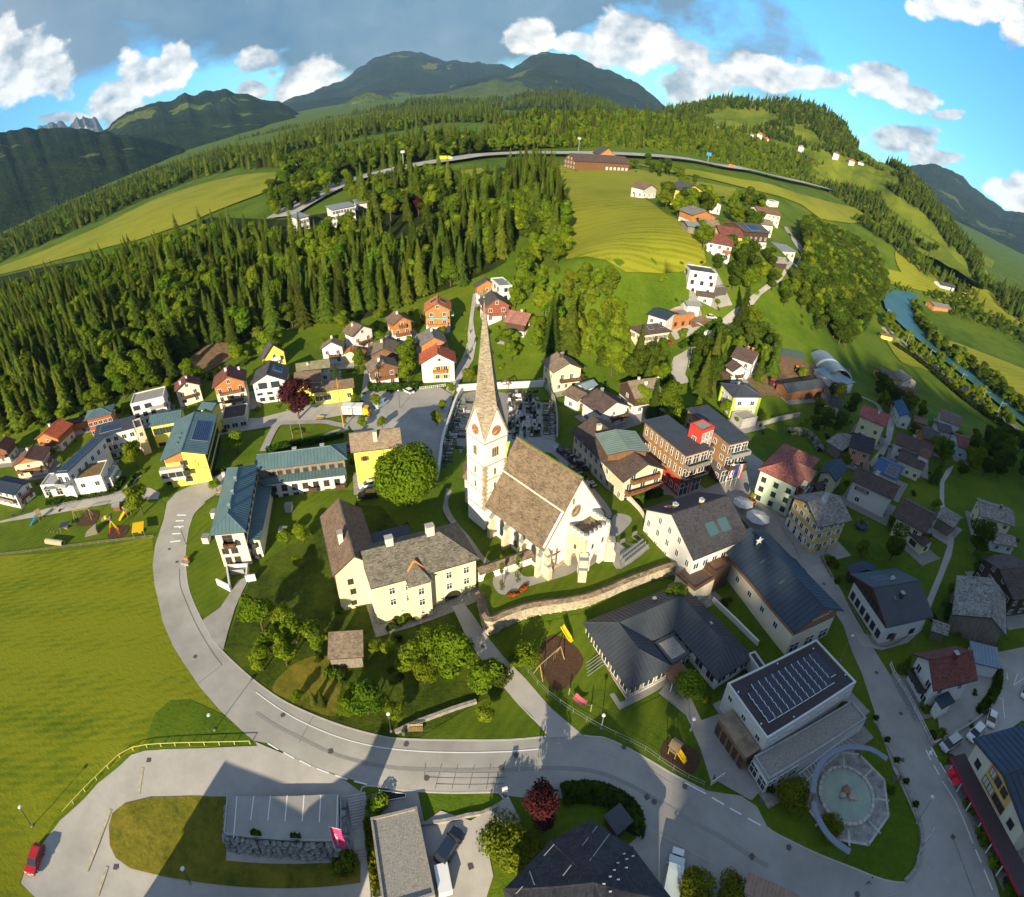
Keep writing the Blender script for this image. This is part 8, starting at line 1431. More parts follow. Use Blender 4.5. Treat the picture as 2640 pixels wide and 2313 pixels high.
def graves():
 GR=[mat('black_granite',(.025,.027,.03),.25,.2,3.,spec=.5),mat('grey_granite',(.16,.17,.17),.5,.2,3.),mat('white_marble',(.62,.61,.58),.6,.08)]
 st,bd=[],[]
 for k,m in enumerate(GR):
  b=MB();b.ext([(-.42,0),(.42,0),(.42,.8),(.25,1.02),(-.25,1.02),(-.42,.8)],-.1,.1,'y');st.append(b.mesh('gravestone',m))
  b=MB();ring(b,.5,.95,.12,-.02,.2);bd.append(b.mesh('border',m))
 b=MB();b.box(-.4,.4,-.85,.85,0,.14);pl=[b.mesh('planting',m)for m in(LEAF_M,mat('grave_gravel',(.33,.32,.30),.95,.3,8.),leafmat('grave_flowers',(.05,.09,.02),(.5,.22,.12),.2))]
 r=np.random.default_rng(11);n=0
 def put(p,ang,where):
  nonlocal n
  k=int(r.choice([0,0,0,1,2]if where!=2 else[0,1]));q=int(r.integers(3));t=thing('grave','%s gravestone with %s bed %s'%(('black','grey','white marble')[k],('green planted','gravel','flowering')[q],('in the rows behind the church','in the row along the left wall','on the right edge of the graveyard','on the lawn strip beside the curved path')[where]),'grave',(p[0],p[1],TER+.02),ang,'graves %s'%('in the rows behind the church','along the left churchyard wall','along the right graveyard edge','beside the curved path')[where])
  ob('gravestone',st[k],t,(0,.95,0),scale=(r.uniform(.8,1.15),1,r.uniform(.75,1.25)));ob('border',bd[k],t);ob('planting',pl[q],t);n+=1
 u0=at(PP(1022,880)[0],TER)[:2];u1=at(PP(1024,790)[0],TER)[:2];v1=at(PP(1100,800)[0],TER)[:2]
 W=(at((1015,880),TER),at((1015,783),TER),at((1075,785),TER),at((1080,872),TER));L=np.linalg.norm((W[1]-W[0])[:2]);d=(W[1]-W[0])[:2]/L;cols=9;wd=np.linalg.norm((W[2]-W[1])[:2])
 nr=int(L/2.7)
 for i in range(nr):
  for j in range(cols):
   if r.random()<.17:continue
   s=(i+.5)/nr;q=(j+.5)/cols;a=W[0][:2]*(1-s)+W[1][:2]*s;e=W[3][:2]*(1-s)+W[2][:2]*s;p=a+(e-a)*q+r.normal(size=2)*.12;put(p,math.atan2(d[1],d[0])-math.pi/2+r.normal()*.04,0)
 for(p0,p1,k,w,off)in(((884,935),(915,792),26,1,0),((892,935),(924,795),20,1,0),((1092,870),(1090,800),14,2,0),((1102,868),(1100,800),14,2,0),((915,900),(938,800),10,1,0),((1112,895),(1160,935),9,3,0),((1122,892),(1175,940),9,3,0),((1140,930),(1190,975),7,3,0)):
  a,e=at(p0,TER)[:2],at(p1,TER)[:2]
  for i in range(k):
   if r.random()<.12:continue
   p=a+(e-a)*(i+.5)/k;put(p+r.normal(size=2)*.1,math.atan2(*(e-a)[::-1])-(0 if w==1 else math.pi),w)
 b=MB();b.ext([(-.07,0),(.07,0),(.07,.62),(.3,.62),(.3,.76),(.07,.76),(.07,1.0),(-.07,1.0),(-.07,.76),(-.3,.76),(-.3,.62),(-.07,.62)],-.05,.05,'y');cr=b.mesh('stone_cross',mat('blue_grey_stone',(.24,.26,.29),.8,.15))
 a,e,f=at(K('C2',865,750),TER)[:2],at(K('C2',1040,615),TER)[:2],at(K('C2',905,800),TER)[:2]
 patch('war_grave_bed',KK('C2',855,760,1060,615,1105,660,870,830),GRAVEL,.03,flat=TER)
 for i in range(15):
  for j in range(3):
   p=a+(e-a)*i/14+(f-a)*j/2;ob('memorial_cross',cr,None,(*p,TER+.02),math.atan2(*(e-a)[::-1]),label='small grey stone cross in the war grave rows',category='memorial cross',group='war grave crosses beside the porch')
 for i,(x,y,lb)in enumerate(((1000,580,'upper stone tablet beside the war graves'),(905,640,'lower stone tablet beside the war graves'))):
  p=at(K('C2',x,y),TER);t=thing('grave_tablet',lb,'grave',p,.6);ob('gravestone',st[1],t,(0,.9,0),scale=(1.6,1,1.1));ob('border',bd[1],t,scale=(1.5,1,1));ob('planting',pl[0],t,scale=(1.5,1,1))
graves()
def shrine():
 p=at(K('B1',1998,978),TER);t=thing('wayside_cross','roofed wooden crucifix at the back wall of the graveyard','crucifix',p);TB(((0,0,0),(0,0,4.2),.12,5),'post',WD_DK,t);BX((-1.0,1.0,-.1,.1,2.9,3.1),'crossbar',WD_DK,t);EX(([(-1.5,3.5),(0,4.7),(1.5,3.5),(1.5,3.65),(0,4.9),(-1.5,3.65)],-.5,.5,'y'),'roof',R_SHG,t);b=MB();b.tube((0,-.15,1.9),(0,-.15,3.2),.1,6,r2=.14);b.build('figure',W_TAN,t)
shrine()
BEDM=leafmat('bed_flowers',(.10,.06,.01),(.50,.12,.02),.1)
for c,x,y,lb,sx,sy,ro in(('C2',95,985,'crescent flower bed with red blooms on the churchyard gravel',1.5,.7,.9),('C2',10,1035,'rounded flower bed with orange blooms on the churchyard gravel',1.3,.8,.2)):
 p=at(K(c,x,y),TER);t=thing('flower_bed',lb,'flower bed',(*p[:2],TER+.03),ro);b=MB();A=[(sx*math.cos(q)*(1-.35*(q>3.3 and q<6)),sy*math.sin(q))for q in np.linspace(0,2*math.pi,14,endpoint=False)];b.prism(A,0,.12);b.build('soil',EARTH,t);shrub_mesh('blooms',t,(0,0,.2),(sx*.9,sy*.8,.2),BEDM,220,.10)
p=gp('B1',420,1285);t=thing('flower_bed','guitar shaped flower bed on the garden lawn','flower bed',p,-.05);A=[(-5,-1),(-3,-1.3),(-1.4,-.6),(4.2,-.3),(5,-.7),(5.4,0),(5,.7),(4.2,.3),(-1.4,.6),(-3,1.3),(-5,1),(-5.6,0)];b=MB();b.prism(A,-.1,.15);b.build('soil',EARTH,t);shrub_mesh('blooms',t,(-3.3,0,.3),(2.2,1.0,.3),LEAF_Y,200,.25)
strip('garden_path',KK('B1',60,1440,130,1290,190,1222,330,1212,540,1205,640,1225,740,1240),2.2,.01,PAVE,.1,4,kind='structure');strip('garden_path',KK('B1',110,1415,300,1390,480,1355,600,1300,740,1260),2.0,.01,PAVE,.11,4,kind='structure')
patch('bark_bed',KK('C0',610,480,690,370,790,375,760,470,680,490),EARTH,.09,smooth=3);patch('bark_bed',KK('C0',860,575,900,495,1030,490,1005,560,930,595),EARTH,.09,smooth=3)
patch('bark_bed',KK('C2',170,1600,240,1430,330,1360,480,1430,570,1560,500,1700,400,1800,300,1770,240,1650),EARTH,.09,smooth=3);patch('bark_bed',KK('D2',1180,640,1240,530,1320,520,1400,580,1500,650,1490,740,1440,810,1340,790,1240,720),EARTH,.09,smooth=3)
PWD=woodmat('play_timber',(.36,.25,.12));PY=mat('play_yellow',(.78,.48,.01),.5,.05);PRD=mat('play_red',(.55,.03,.02),.5,.05);PBL=mat('play_blue',(.03,.22,.42),.5,.05)
def swing(label,c,a,e,h=2.4,slide=None,frame=PWD):
 p,q=gp(c,*a),gp(c,*e);d=(q-p)[:2];L=np.linalg.norm(d);t=thing('swing_frame',label,'swing',(*((p+q)/2)[:2],p[2]),math.atan2(d[1],d[0]));TB(((-L/2,0,h),(L/2,0,h),.09,6),'crossbeam',frame,t)
 for s in(-1,1):
  for k in(-1,1):TB(((s*L/2,0,h),(s*(L/2+.2),k*1.1,-.1),.08,5),'leg',frame,t)
 for s in(-.45,.45):
  for k in(-.2,.2):TB(((s*L/2+k,0,h),(s*L/2+k,0,.55),.015,4),'chain',METAL,t)
  BX((s*L/2-.25,s*L/2+.25,-.12,.12,.5,.56),'seat',TYRE,t)
 return t
swing('wooden swing frame on a bark bed in the left playground','C0',(610,440),(735,420),3.2)
sw=swing('tall wooden swing frame on the bark bed below the stone wall','C2',(215,1690),(380,1530),3.0)
def slide(label,c,a,e,h,m,tower=True):
 p,q=gp(c,*a),gp(c,*e);d=(q-p)[:2];L=np.linalg.norm(d);t=thing('play_slide',label,'slide',(*p[:2],p[2]),math.atan2(d[1],d[0]));b=MB();b.add([(0,-.35,h),(0,.35,h),(L*.85,.35,.35),(L*.85,-.35,.35),(L,.35,.25),(L,-.35,.25),(0,-.35,h-.08),(0,.35,h-.08),(L*.85,.35,.27),(L*.85,-.35,.27),(L,.35,.17),(L,-.35,.17)],[(0,3,2,1),(3,5,4,2),(6,7,8,9),(9,8,10,11),(0,1,7,6),(5,11,10,4)]);b.build('chute',m,t)
 for s in(-1,1):b=MB();b.add([(0,s*.35,h-.1),(L*.85,s*.35,.25),(L*.85,s*.35,.6),(0,s*.35,h+.25),(0,s*.40,h-.1),(L*.85,s*.40,.25),(L*.85,s*.40,.6),(0,s*.40,h+.25)],[(0,1,2,3),(7,6,5,4),(3,2,6,7)]);b.build('side',m,t)
 if tower:
  for x in(-1.3,-.1):
   for y in(-.6,.6):TB(((x,y,-.1),(x,y,h+1.0),.07,5),'post',PWD,t)
  BX((-1.4,0,-.7,.7,h-.1,h),'platform',PWD,t);EX(([(-.9,h+1.0),(0,h+1.7),(.9,h+1.0)],-1.5,.1,'x'),'roof',PWD,t)
slide('yellow slide beside the tall wooden swing frame','C2',(395,1345),(478,1425),1.9,PY,False)
slide('wooden tower with light blue slide in the left playground','C0',(310,445),(245,490),2.0,PBL)
slide('small orange slide near the chestnut tree in the left playground','C0',(1010,410),(955,450),1.6,PY)
slide('brown playhouse with a yellow slide on the lower bark bed','D2',(1320,670),(1385,720),1.3,PY)
def sail(label,c,quad,z,m,name='shade_sail'):
 P=[at(K(c,*q),z+gp(c,*quad[0])[2]*0)for q in quad];o=sum(P)/4;t=thing(name,label,'sun shade',(o[0],o[1],0));b=MB();b.add([tuple(p-[o[0],o[1],0])for p in P],[(0,1,2,3)]);b.add([tuple(p-[o[0],o[1],-.06])for p in P],[(0,1,2,3)]);
 b2=MB();v=[tuple(p-[o[0],o[1],0])for p in P]+[tuple(p-[o[0],o[1],-.06])for p in P];b2.add(v,[(3,2,1,0),(4,5,6,7),(0,1,5,4),(1,2,6,5),(2,3,7,6),(3,0,4,7)]);b2.build('canopy',m,t)
 for p in P:b=MB();q=p-[o[0],o[1],0];b.tube((q[0]*.95,q[1]*.95,h1(p[0],p[1])-.1),(q[0]*.95,q[1]*.95,z),.05,5);b.build('post',METAL,t)
 b=MB();z0=h1(o[0],o[1]);b.box(-.7,.7,-.4,.4,z0+.65,z0+.72);tb_=b.build('table',PWD,t);BX((-.5,.5,-.08,.08,z0,z0+.65),'leg',PWD,tb_)
sail('bright yellow square sun shade in the left playground','C0',((1060,462),(1150,445),(1145,525),(1052,540)),2.9,PY)
sail('dark blue sun shade over a picnic table in the left playground','C0',((490,460),(556,445),(535,488),(468,500)),2.6,mat('dark_blue_canvas',(.03,.045,.09),.8,.1))
def aframe():
 p=gp('C0',925,545);t=thing('climbing_tower','red and yellow climbing frame with a blue top on a bark bed','climbing frame',p)
 for k,(x,y,m)in enumerate(((-1.6,-.6,PRD),(1.7,-.2,PRD),(.1,1.4,PY))):TB(((-.3,.3,4.0),(x*.5-.15,y*.5+.15,2.0),.10,6),'upper_leg',PY,t);TB(((x*.5-.15,y*.5+.15,2.0),(x,y,0),.11,6),'leg',m,t)
 b=MB();b.tube((-.3,.3,3.9),(-.3,.3,4.5),.25,8,r2=.1);b.build('top',PBL,t)
aframe()
def misc_play():
 p=gp('C0',445,632);q=gp('C0',520,625);t=thing('log_tunnel','pale concrete pipe tunnel lying on the playground lawn','tunnel',p,-.05+.12);b=MB();n=14;A=[(.8*math.cos(a),.8+.8*math.sin(a))for a in np.linspace(0,2*math.pi,n,endpoint=False)];B=[(.66*u,.8+.66*(w-.8)/.8*.8)for u,w in A]
 v=[(-3.0,*a)for a in A]+[(3.0,*a)for a in A]+[(-3.0,*a)for a in B]+[(3.0,*a)for a in B];f=[]
 for i in range(n):j=(i+1)%n;f+=[(i,n+i,n+j,j),(2*n+j,3*n+j,3*n+i,2*n+i),(i,j,2*n+j,2*n+i),(n+j,n+i,3*n+i,3*n+j)]
 b.add(v,f);b.build('pipe',mat('sandy_concrete',(.42,.34,.22),.9,.15),t)
 p=gp('C0',848,430);t=thing('carousel','small round wooden carousel in the left playground','carousel',p);TB(((0,0,.2),(0,0,.32),1.4,14),'platform',PWD,t);b=MB();b.tube((0,0,.3),(0,0,1.1),.5,8,r2=.2);b.build('hub',PY,t)
 p=gp('C0',735,540);t=thing('climbing_ramp','grey wooden climbing ramp on the playground lawn','ramp',p,.6);EX(([(-1.9,0),(1.7,0),(1.7,1.9)],-1.1,1.1,'y'),'ramp',WD_GR,t)
 p=gp('C0',945,350);t=thing('playhouse','little timber playhouse at the lane fence of the playground','playhouse',p,.3);BX((-1,1,-.9,.9,0,1.6),'wall',WD_BR,t);EX(([(-1.2,1.5),(0,2.5),(1.2,1.5)],-1.2,1.2,'x'),'roof',R_GRY,t)
 p=gp('C0',430,530);t=thing('balance_rails','row of low wooden balance rails in the left playground','balance rails',p,.05)
 for k in range(4):TB(((-2+k*1.3,-.6,.6),(-2+k*1.3,.6,.6),.06,5),'rail',PWD,t);TB(((-2+k*1.3,-.6,0),(-2+k*1.3,-.6,.6),.06,5),'post',PWD,t)
 a,e=gp('D2',455,175),gp('D2',628,310);t=thing('hammock','pink hammock between two wooden posts on the kindergarten lawn','hammock',(*((a+e)/2)[:2],(a+e)[2]/2),math.atan2(e[1]-a[1],e[0]-a[0]));L=np.linalg.norm((e-a)[:2])/2
 for s in(-1,1):TB(((s*L,0,-.1),(s*L,0,1.7),.09,6),'post',PWD,t);TB(((s*L,0,1.4),(s*1.1,0,.75),.02,4),'rope',METAL,t)
 b=MB();n=6;v=[(-1.1+2.2*i/n,y,.55+.25*abs(2*i/n-1)**2+(.12 if abs(y)>.4 else 0))for i in range(n+1)for y in(-.6,0,.6)];b.add(v,[(3*i+j,3*i+j+1,3*i+j+4,3*i+j+3)for i in range(n)for j in range(2)]);b.build('cloth',mat('pink_canvas',(.55,.12,.16),.8,.1),t)
 a,e=gp('C2',550,1660),gp('C2',720,1560);t=thing('metal_ramp','slatted metal ramp at the left side of the kindergarten','ramp',(*((a+e)/2)[:2],0),math.atan2(e[1]-a[1],e[0]-a[0]));L=np.linalg.norm((e-a)[:2])/2
 for k in range(5):b=MB();y=-1+.5*k;b.tube((-L,y,.2),(L,y,1.1),.06,4);b.build('slat',METAL,t)
 p=gp('C3',742,500);t=thing('trampoline','round blue trampoline on the lawn behind the yellow town house','trampoline',p);TB(((0,0,.75),(0,0,.8),1.55,18),'mat',DARKM,t);b=MB();n=18
 A=[(1.6*math.cos(a),1.6*math.sin(a))for a in np.linspace(0,2*math.pi,n+1)]
 for q,r in zip(A[:-1],A[1:]):b.tube((*q,.82),(*r,.82),.17,5)
 b.build('padding',mat('blue_padding',(.02,.05,.16),.7,.1),t)
 for k in range(6):b=MB();a=k*math.pi/3;b.tube((1.5*math.cos(a),1.5*math.sin(a),0),(1.5*math.cos(a),1.5*math.sin(a),2.3),.03,5);b.build('pole',METAL,t)
misc_play()
def umbrella(label,c,x,y,r=2.6):
 p=gp(c,x,y);t=thing('parasol',label,'parasol',p);TB(((0,0,0),(0,0,3.0),.05,6),'pole',METAL,t);n=8;A=[(r*math.cos(2*math.pi*k/n),r*math.sin(2*math.pi*k/n),2.35)for k in range(n)];CL=mat('pale_grey_canvas',(.42,.44,.46),.8,.05)
 for k in range(n):b=MB();b.add([A[k],A[(k+1)%n],(0,0,3.0)],[(0,1,2)]);b.build('canopy_panel',CL,t);TB((A[k],(0,0,3.02),.035,4),'rib',FR_W,t)
umbrella('upper of two large pale parasols on the inn terrace','C2',1830,360);umbrella('lower of two large pale parasols on the inn terrace','C2',1945,475,3.0)
def planter():
 p=gp('C2',1900,305);t=thing('round_planter','round white planter with a small clipped tree on the inn square','planter',p);b=MB();b.tube((0,0,0),(0,0,.7),1.5,16,r2=1.7);b.build('bowl',CONC,t);TB(((0,0,.7),(0,0,.78),1.5,16),'soil',EARTH,t);shrub_mesh('flowers',t,(0,0,.9),(1.3,1.3,.25),BEDM,160,.14);TB(((0,0,.7),(0,0,2.2),.07,5),'trunk',WD_BR,t);shrub_mesh('crown',t,(0,0,2.7),(.8,.8,.7),LEAF_Y,180,.16)
planter()
def bench(label,c,x,y,ang):
 p=gp(c,x,y);t=thing('bench',label,'bench',p,ang)
 for k in range(4):BX((-1.1,1.1,-.3+.17*k,-.17+.17*k,.44,.49),'seat_slat',PWD,t)
 for k in range(3):BX((-1.1,1.1,.42,.47,.58+.17*k,.70+.17*k),'back_slat',PWD,t)
 for s in(-.9,.9):BX((s-.05,s+.05,-.3,.45,0,.44),'leg',DARKM,t)
bench('weathered bench at the ruined garden wall by the road','D1',1275,465,.15);bench('yellow timber bench on the garden lawn near the lorry','B1',515,1182,0);bench('bench beside the residence on the curve lawn','C0',1765,245,.1)
p=gp('D1',1180,492);t=thing('litter_bin','small green litter bin left of the roadside bench','litter bin',p);TB(((0,0,0),(0,0,.9),.28,10),'body',SH_G,t);TB(((0,0,.9),(0,0,.98),.3,10),'lid',DARKM,t)
for i,(c,x,y,lb)in enumerate((('C1',268,360,'upper white ventilation box on the residence lawn'),('C1',225,555,'middle white ventilation box beside the bushes'),('C0',1655,610,'white ventilation box at the front corner of the residence'),('C0',1722,410,'white ventilation box half behind the residence'))):
 p=gp(c,x,y);t=thing('ventilation_box',lb,'ventilation box',p,.15);BX((-.8,.8,-.8,.8,0,1.7),'housing',W_WHITE,t);BX((-.9,.9,-.9,.9,1.7,1.8),'cover',M_GREY,t)
 for k in range(4):BX((-.65,.65,-.84,-.8,.4+k*.3,.52+k*.3),'louvre',METAL,t)
def ramp_walls():
 t=thing('garage_ramp','white concrete walls of the underground garage entrance','garage entrance',(*gp('C0',1880,870)[:2],0));o=np.array(t.location)
 P=lambda x,y,z:at(K('C0',x,y),z)-[o[0],o[1],0]
 for q in(((1725,905),(1830,958)),((1808,800),(1830,950)),((1810,795),(1978,785)),((1972,790),(1965,880)),((1955,880),(2035,870))):
  a,e=P(*q[0],2.0),P(*q[1],2.0);d=(e-a)[:2];d/=np.linalg.norm(d);n=np.array([-d[1],d[0]])*.16;b=MB();b.prism([tuple(a[:2]-n),tuple(e[:2]-n),tuple(e[:2]+n),tuple(a[:2]+n)],-1.5,2.0);b.build('wall',W_WHITE,t)
 a,e=P(1850,880,.2),P(1955,872,.2);d=(e-a)[:2];d/=np.linalg.norm(d);n=np.array([-d[1],d[0]])*.06
 for k in range(6):b=MB();b.prism([tuple(a[:2]-n),tuple(e[:2]-n),tuple(e[:2]+n),tuple(a[:2]+n)],-.4+k*.35,-.1+k*.35);b.build('door_panel',CONC,t)
ramp_walls()
p=gp('C0',1485,790);t=thing('stone_well','small stone well with brown cover at the road edge','well',p);BX((-1,1,-.5,.5,0,.7),'trough',STONE,t);BX((-.5,.5,.5,1.2,0,1.4),'post',WD_OR,t)
p=gp('C0',1697,195);t=thing('hydrant','small red hydrant on the pavement by the residence','hydrant',p);TB(((0,0,0),(0,0,.9),.13,8),'body',PRD,t);b=MB();b.tube((0,0,.9),(0,0,1.05),.17,8,r2=.05);b.build('cap',PRD,t)
p=at(K('D1',1985,1000),.0);t=thing('speed_display','white boxy speed display on a pole at the yard entrance','speed display',(*p[:2],h1(*p[:2])),.3);TB(((0,0,0),(0,0,2.6),.06,6),'pole',METAL,t);BX((-.35,.35,-.12,.12,1.8,2.7),'box',FR_W,t)
def netbed():
 q=[gp('D1',*v)for v in((985,945),(1195,970),(1195,1000),(990,1045))];o=sum(q)/4;t=thing('vegetable_bed','dark netted vegetable bed with a white frame beside the garage','garden bed',o);P=[tuple((v-o)[:2])for v in q];ar=sum(P[i][0]*P[(i+1)%4][1]-P[(i+1)%4][0]*P[i][1]for i in range(4));P=P if ar>0 else P[::-1]
 b=MB();b.prism(P,-.3,.25);b.build('soil',mat('dark_soil',(.028,.022,.018),.95,.4,8.),t)
 for i in range(4):TB(((*P[i],.3),(*P[(i+1)%4],.3),.05,4),'frame',FR_W,t)
netbed()
p=at(K('D2',850,1170),1.8);t=thing('garden_shed','small dark square garden shed inside the hedge curve','shed',(*p[:2],0),.55);BX((-1.2,1.2,-1.2,1.2,-.5,1.9),'wall',WD_DK,t);BX((-1.4,1.4,-1.4,1.4,1.9,2.0),'roof',M_DKM,t)
for lb,c,x,y,m in(('red front loader in the farm yard','B3',40,920,PRD),('orange tractor in the middle of the farm yard','B3',238,815,mat('tractor_orange',(.6,.25,.01),.5,.05))):
 p=gp(c,x,y);t=thing('tractor',lb,'tractor',p,-.5);BX((-1.5,2,-.6,.6,.7,1.6),'body',m,t);BX((-1.4,.1,-.7,.7,1.6,2.8),'cab',CGL,t);BX((-1.5,.2,-.8,.8,2.8,2.95),'roof',m,t);BX((2.4,3.0,-1.1,1.1,.3,1.0),'bucket',m,t);BX((1.2,2.6,-.7,.7,.8,1.0),'arm',m,t)
 for x2,rr in((-.8,.85),(1.5,.55)):
  for s in(-1,1):TB(((x2,s*.95-.2,rr),(x2,s*.95+.2,rr),rr,12),'wheel',TYRE,t)
p=gp('B2',1470,475);t=thing('garden_sail','white triangular sun sail in the garden by the hill road','sun shade',p);b=MB();b.add([(-2.5,0,3.4),(2.6,-.5,2.2),(1.2,2.5,2.6)],[(0,1,2)]);b.build('cloth',WHC,t);TB(((-2.5,0,0),(-2.5,0,3.5),.06,5),'pole',METAL,t)
p=gp('B2',1160,830);t=thing('garden_pool','small round blue garden pool among the hillside bushes','pool',p);TB(((0,0,0),(0,0,.9),1.9,16),'wall',FR_W,t);TB(((0,0,.9),(0,0,.93),1.75,16),'water',mat('pool_blue',(.05,.28,.5),.1,.05),t)
for i,(x,y)in enumerate(((1766,640),(1808,690),(1852,722),(1914,770),(1958,805),(1990,828),(2040,868))):
 p=G((x,y));t=thing('catenary_mast','pale railway mast on the embankment by the river','railway mast',p,-.7,'railway masts along the embankment');TB(((0,0,0),(0,0,9),.16,5),'mast',METAL,t);TB(((0,0,8),(3,0,8.4),.09,4),'bracket',METAL,t)
for lb,x,y,k in(('motorway gantry sign left of the round tree',806,335,1),('tall motorway camera mast beside the dark barn',1155,304,1),('blue motorway direction sign',1412,330,2),('grey motorway gantry near the right bend',1690,393,1)):
 p=G((x,y));t=thing('motorway_sign',lb,'road sign',p);TB(((0,0,0),(0,0,11),.3,5),'pole',METAL,t);BX((-2.5 if k==2 else-1.4,2.5 if k==2 else 1.4,-.3,.3,8.5 if k==2 else 10,11.5),'panel',PBL if k==2 else METAL,t)
a,e=gp('D2',1580,910),gp('D2',1690,835);t=thing('fence_banner','white banner with grey letters and a yellow patch on the entrance fence','banner',(*((a+e)/2)[:2],0),math.atan2(e[1]-a[1],e[0]-a[0]));L=np.linalg.norm((e-a)[:2])/2
BX((-L,L,-.03,.03,.3,1.3),'cloth',WHC,t);[(lambda b:(b.box(-L*.8+k*.33,-L*.8+k*.33+.2,-.045,-.03,.6,.95),b.build('letter',mat('grey_ink',(.2,.2,.2),.8),t)))(MB())for k in range(5)];BX((L*.5,L*.8,-.045,-.03,.5,1.1),'yellow_patch',PY,t)
def vnoise(x,y,seed=0):
 xi,yi=np.floor(x).astype(int),np.floor(y).astype(int);xf,yf=x-xi,y-yi;u,v=xf*xf*(3-2*xf),yf*yf*(3-2*yf)
 def hsh(a,b):h=(a*374761393+b*668265263+seed*1442695041)&0xffffffff;h=((h^(h>>13))*1274126177)&0xffffffff;return((h^(h>>16))&0xffff)/65535.
 return(hsh(xi,yi)*(1-u)+hsh(xi+1,yi)*u)*(1-v)+(hsh(xi,yi+1)*(1-u)+hsh(xi+1,yi+1)*u)*v
def fbm(x,y,o=5,seed=0):return sum((vnoise(x*2**i,y*2**i,seed+i)-.5)*.5**i for i in range(o))
def hillmat(name,dark,lit,meadow,rock=None,msc=.0012,mth=.6,fsc=.02,rockz=1e9,bump=1.0):
 if name in MATS:return MATS[name]
 m,nt,b=nodes(name);L=nt.links;tc=_n(nt,'ShaderNodeTexCoord');co=tc.outputs['Object']
 def N(s,d=6,r=.6):n=_n(nt,'ShaderNodeTexNoise');n.inputs['Scale'].default_value=s;n.inputs['Detail'].default_value=d;n.inputs['Roughness'].default_value=r;L.new(co,n.inputs['Vector']);return n.outputs['Fac']
 f1,f2,f3=N(fsc*.25,8,.7),N(msc,7,.62),N(fsc*2.2,4,.7)
 r1=_n(nt,'ShaderNodeValToRGB');r1.color_ramp.elements[0].position=.35;r1.color_ramp.elements[1].position=.65;r1.color_ramp.elements[0].color=(*dark,1);r1.color_ramp.elements[1].color=(*lit,1);L.new(f1,r1.inputs[0])
 def mix(f,a,c):n=_n(nt,'ShaderNodeMix',data_type='RGBA');L.new(f,n.inputs[0]);L.new(a,n.inputs[6]);n.inputs[7].default_value=(*c,1);return n.outputs[2]
 def step(f,t,w):n=_n(nt,'ShaderNodeMapRange');n.inputs[1].default_value=t;n.inputs[2].default_value=t+w;L.new(f,n.inputs[0]);return n.outputs[0]
 src=mix(step(f2,mth,.02),r1.outputs[0],meadow)
 if rock:
  sp=_n(nt,'ShaderNodeSeparateXYZ');L.new(co,sp.inputs[0]);ad=_n(nt,'ShaderNodeMath',operation='MULTIPLY_ADD');ad.inputs[1].default_value=rockz*.5;L.new(f1,ad.inputs[0]);L.new(sp.outputs[2],ad.inputs[2]);src=mix(step(ad.outputs[0],rockz*1.25,rockz*.12),src,rock)
 L.new(src,b.inputs['Base Color']);b.inputs['Roughness'].default_value=.95;b.inputs['Specular IOR Level'].default_value=0.05
 bp=_n(nt,'ShaderNodeBump');bp.inputs['Strength'].default_value=bump;bp.inputs['Distance'].default_value=.9/fsc;L.new(f3,bp.inputs['Height']);L.new(bp.outputs[0],b.inputs['Normal'])
 MATS[name]=m;return m
def ridge(name,label,crest,dist,m,fw=.5,base=0.,power=1.3,amp=.06,nu=220,nv=56,seed=0,spur=1.7,back=.25,rough=.004):
 C=np.array(smoothpts([np.array(q,float)for q in crest],max(2,nu//len(crest))));dd=np.interp(np.linspace(0,1,len(C)),np.linspace(0,1,len(dist)),dist)if hasattr(dist,'__len__')else np.full(len(C),dist)
 W=np.array([atd(p,d)for p,d in zip(C,dd)]);k=len(W);s=np.r_[0,np.cumsum(np.linalg.norm(np.diff(W[:,:2],axis=0),axis=1))]
 W[:,2]+=fbm(s/dd.mean()*60,s*0,5,seed)*dd.mean()*rough
 T=np.r_[-back*np.linspace(1,0,7)[:-1],np.linspace(0,1,nv)**1.25];V=[]
 for t in T:
  rad=(1-t*fw);xy=W[:,:2]*rad if t>=0 else W[:,:2]*(1-t)
  h=(1-max(t,0))**power if t>=0 else(1+t/back*.8)
  n=fbm(s/dd.mean()*spur*2.2,np.full(k,t*4.5),5,seed+9)*amp*dd.mean()*min(1,4*max(t,0)*(1.25-max(t,0)))
  V.append(np.c_[xy,base+(W[:,2]-base)*h+n])
 V=np.array(V);nv_=len(T);f=[(i*k+j,i*k+j+1,(i+1)*k+j+1,(i+1)*k+j)for i in range(nv_-1)for j in range(k-1)]
 o=ob(name,me(name,V.reshape(-1,3),f,m,True),kind='structure',label=label);return V,T
M_FAR=hillmat('far_forest',(.012,.027,.022),(.034,.058,.032),(.13,.16,.045),(.22,.22,.20),.0016,.62,.012,1500)  # forest colours darkened and blued to stand for cloud shade and haze
M_MID=hillmat('mid_forest',(.010,.024,.012),(.030,.054,.018),(.13,.17,.03),None,.0022,.60,.02)
M_SUN=hillmat('sunny_forest',(.06,.10,.018),(.13,.17,.03),(.22,.25,.04),None,.003,.60,.02)  # sunlit copy of the forest, sunshine put into the brighter colours
M_ROCK=hillmat('bare_rock',(.08,.09,.10),(.20,.20,.20),(.6,.61,.63),None,.0016,.60,.004)
M_NEAR=hillmat('wood_floor',(.010,.018,.004),(.03,.05,.010),(.13,.17,.014),None,.006,.62,.06)
M_NEARM=grassmat('hill_grass',(.05,.085,.008),(.20,.22,.018),(.12,.16,.012),.012,bump=.6)
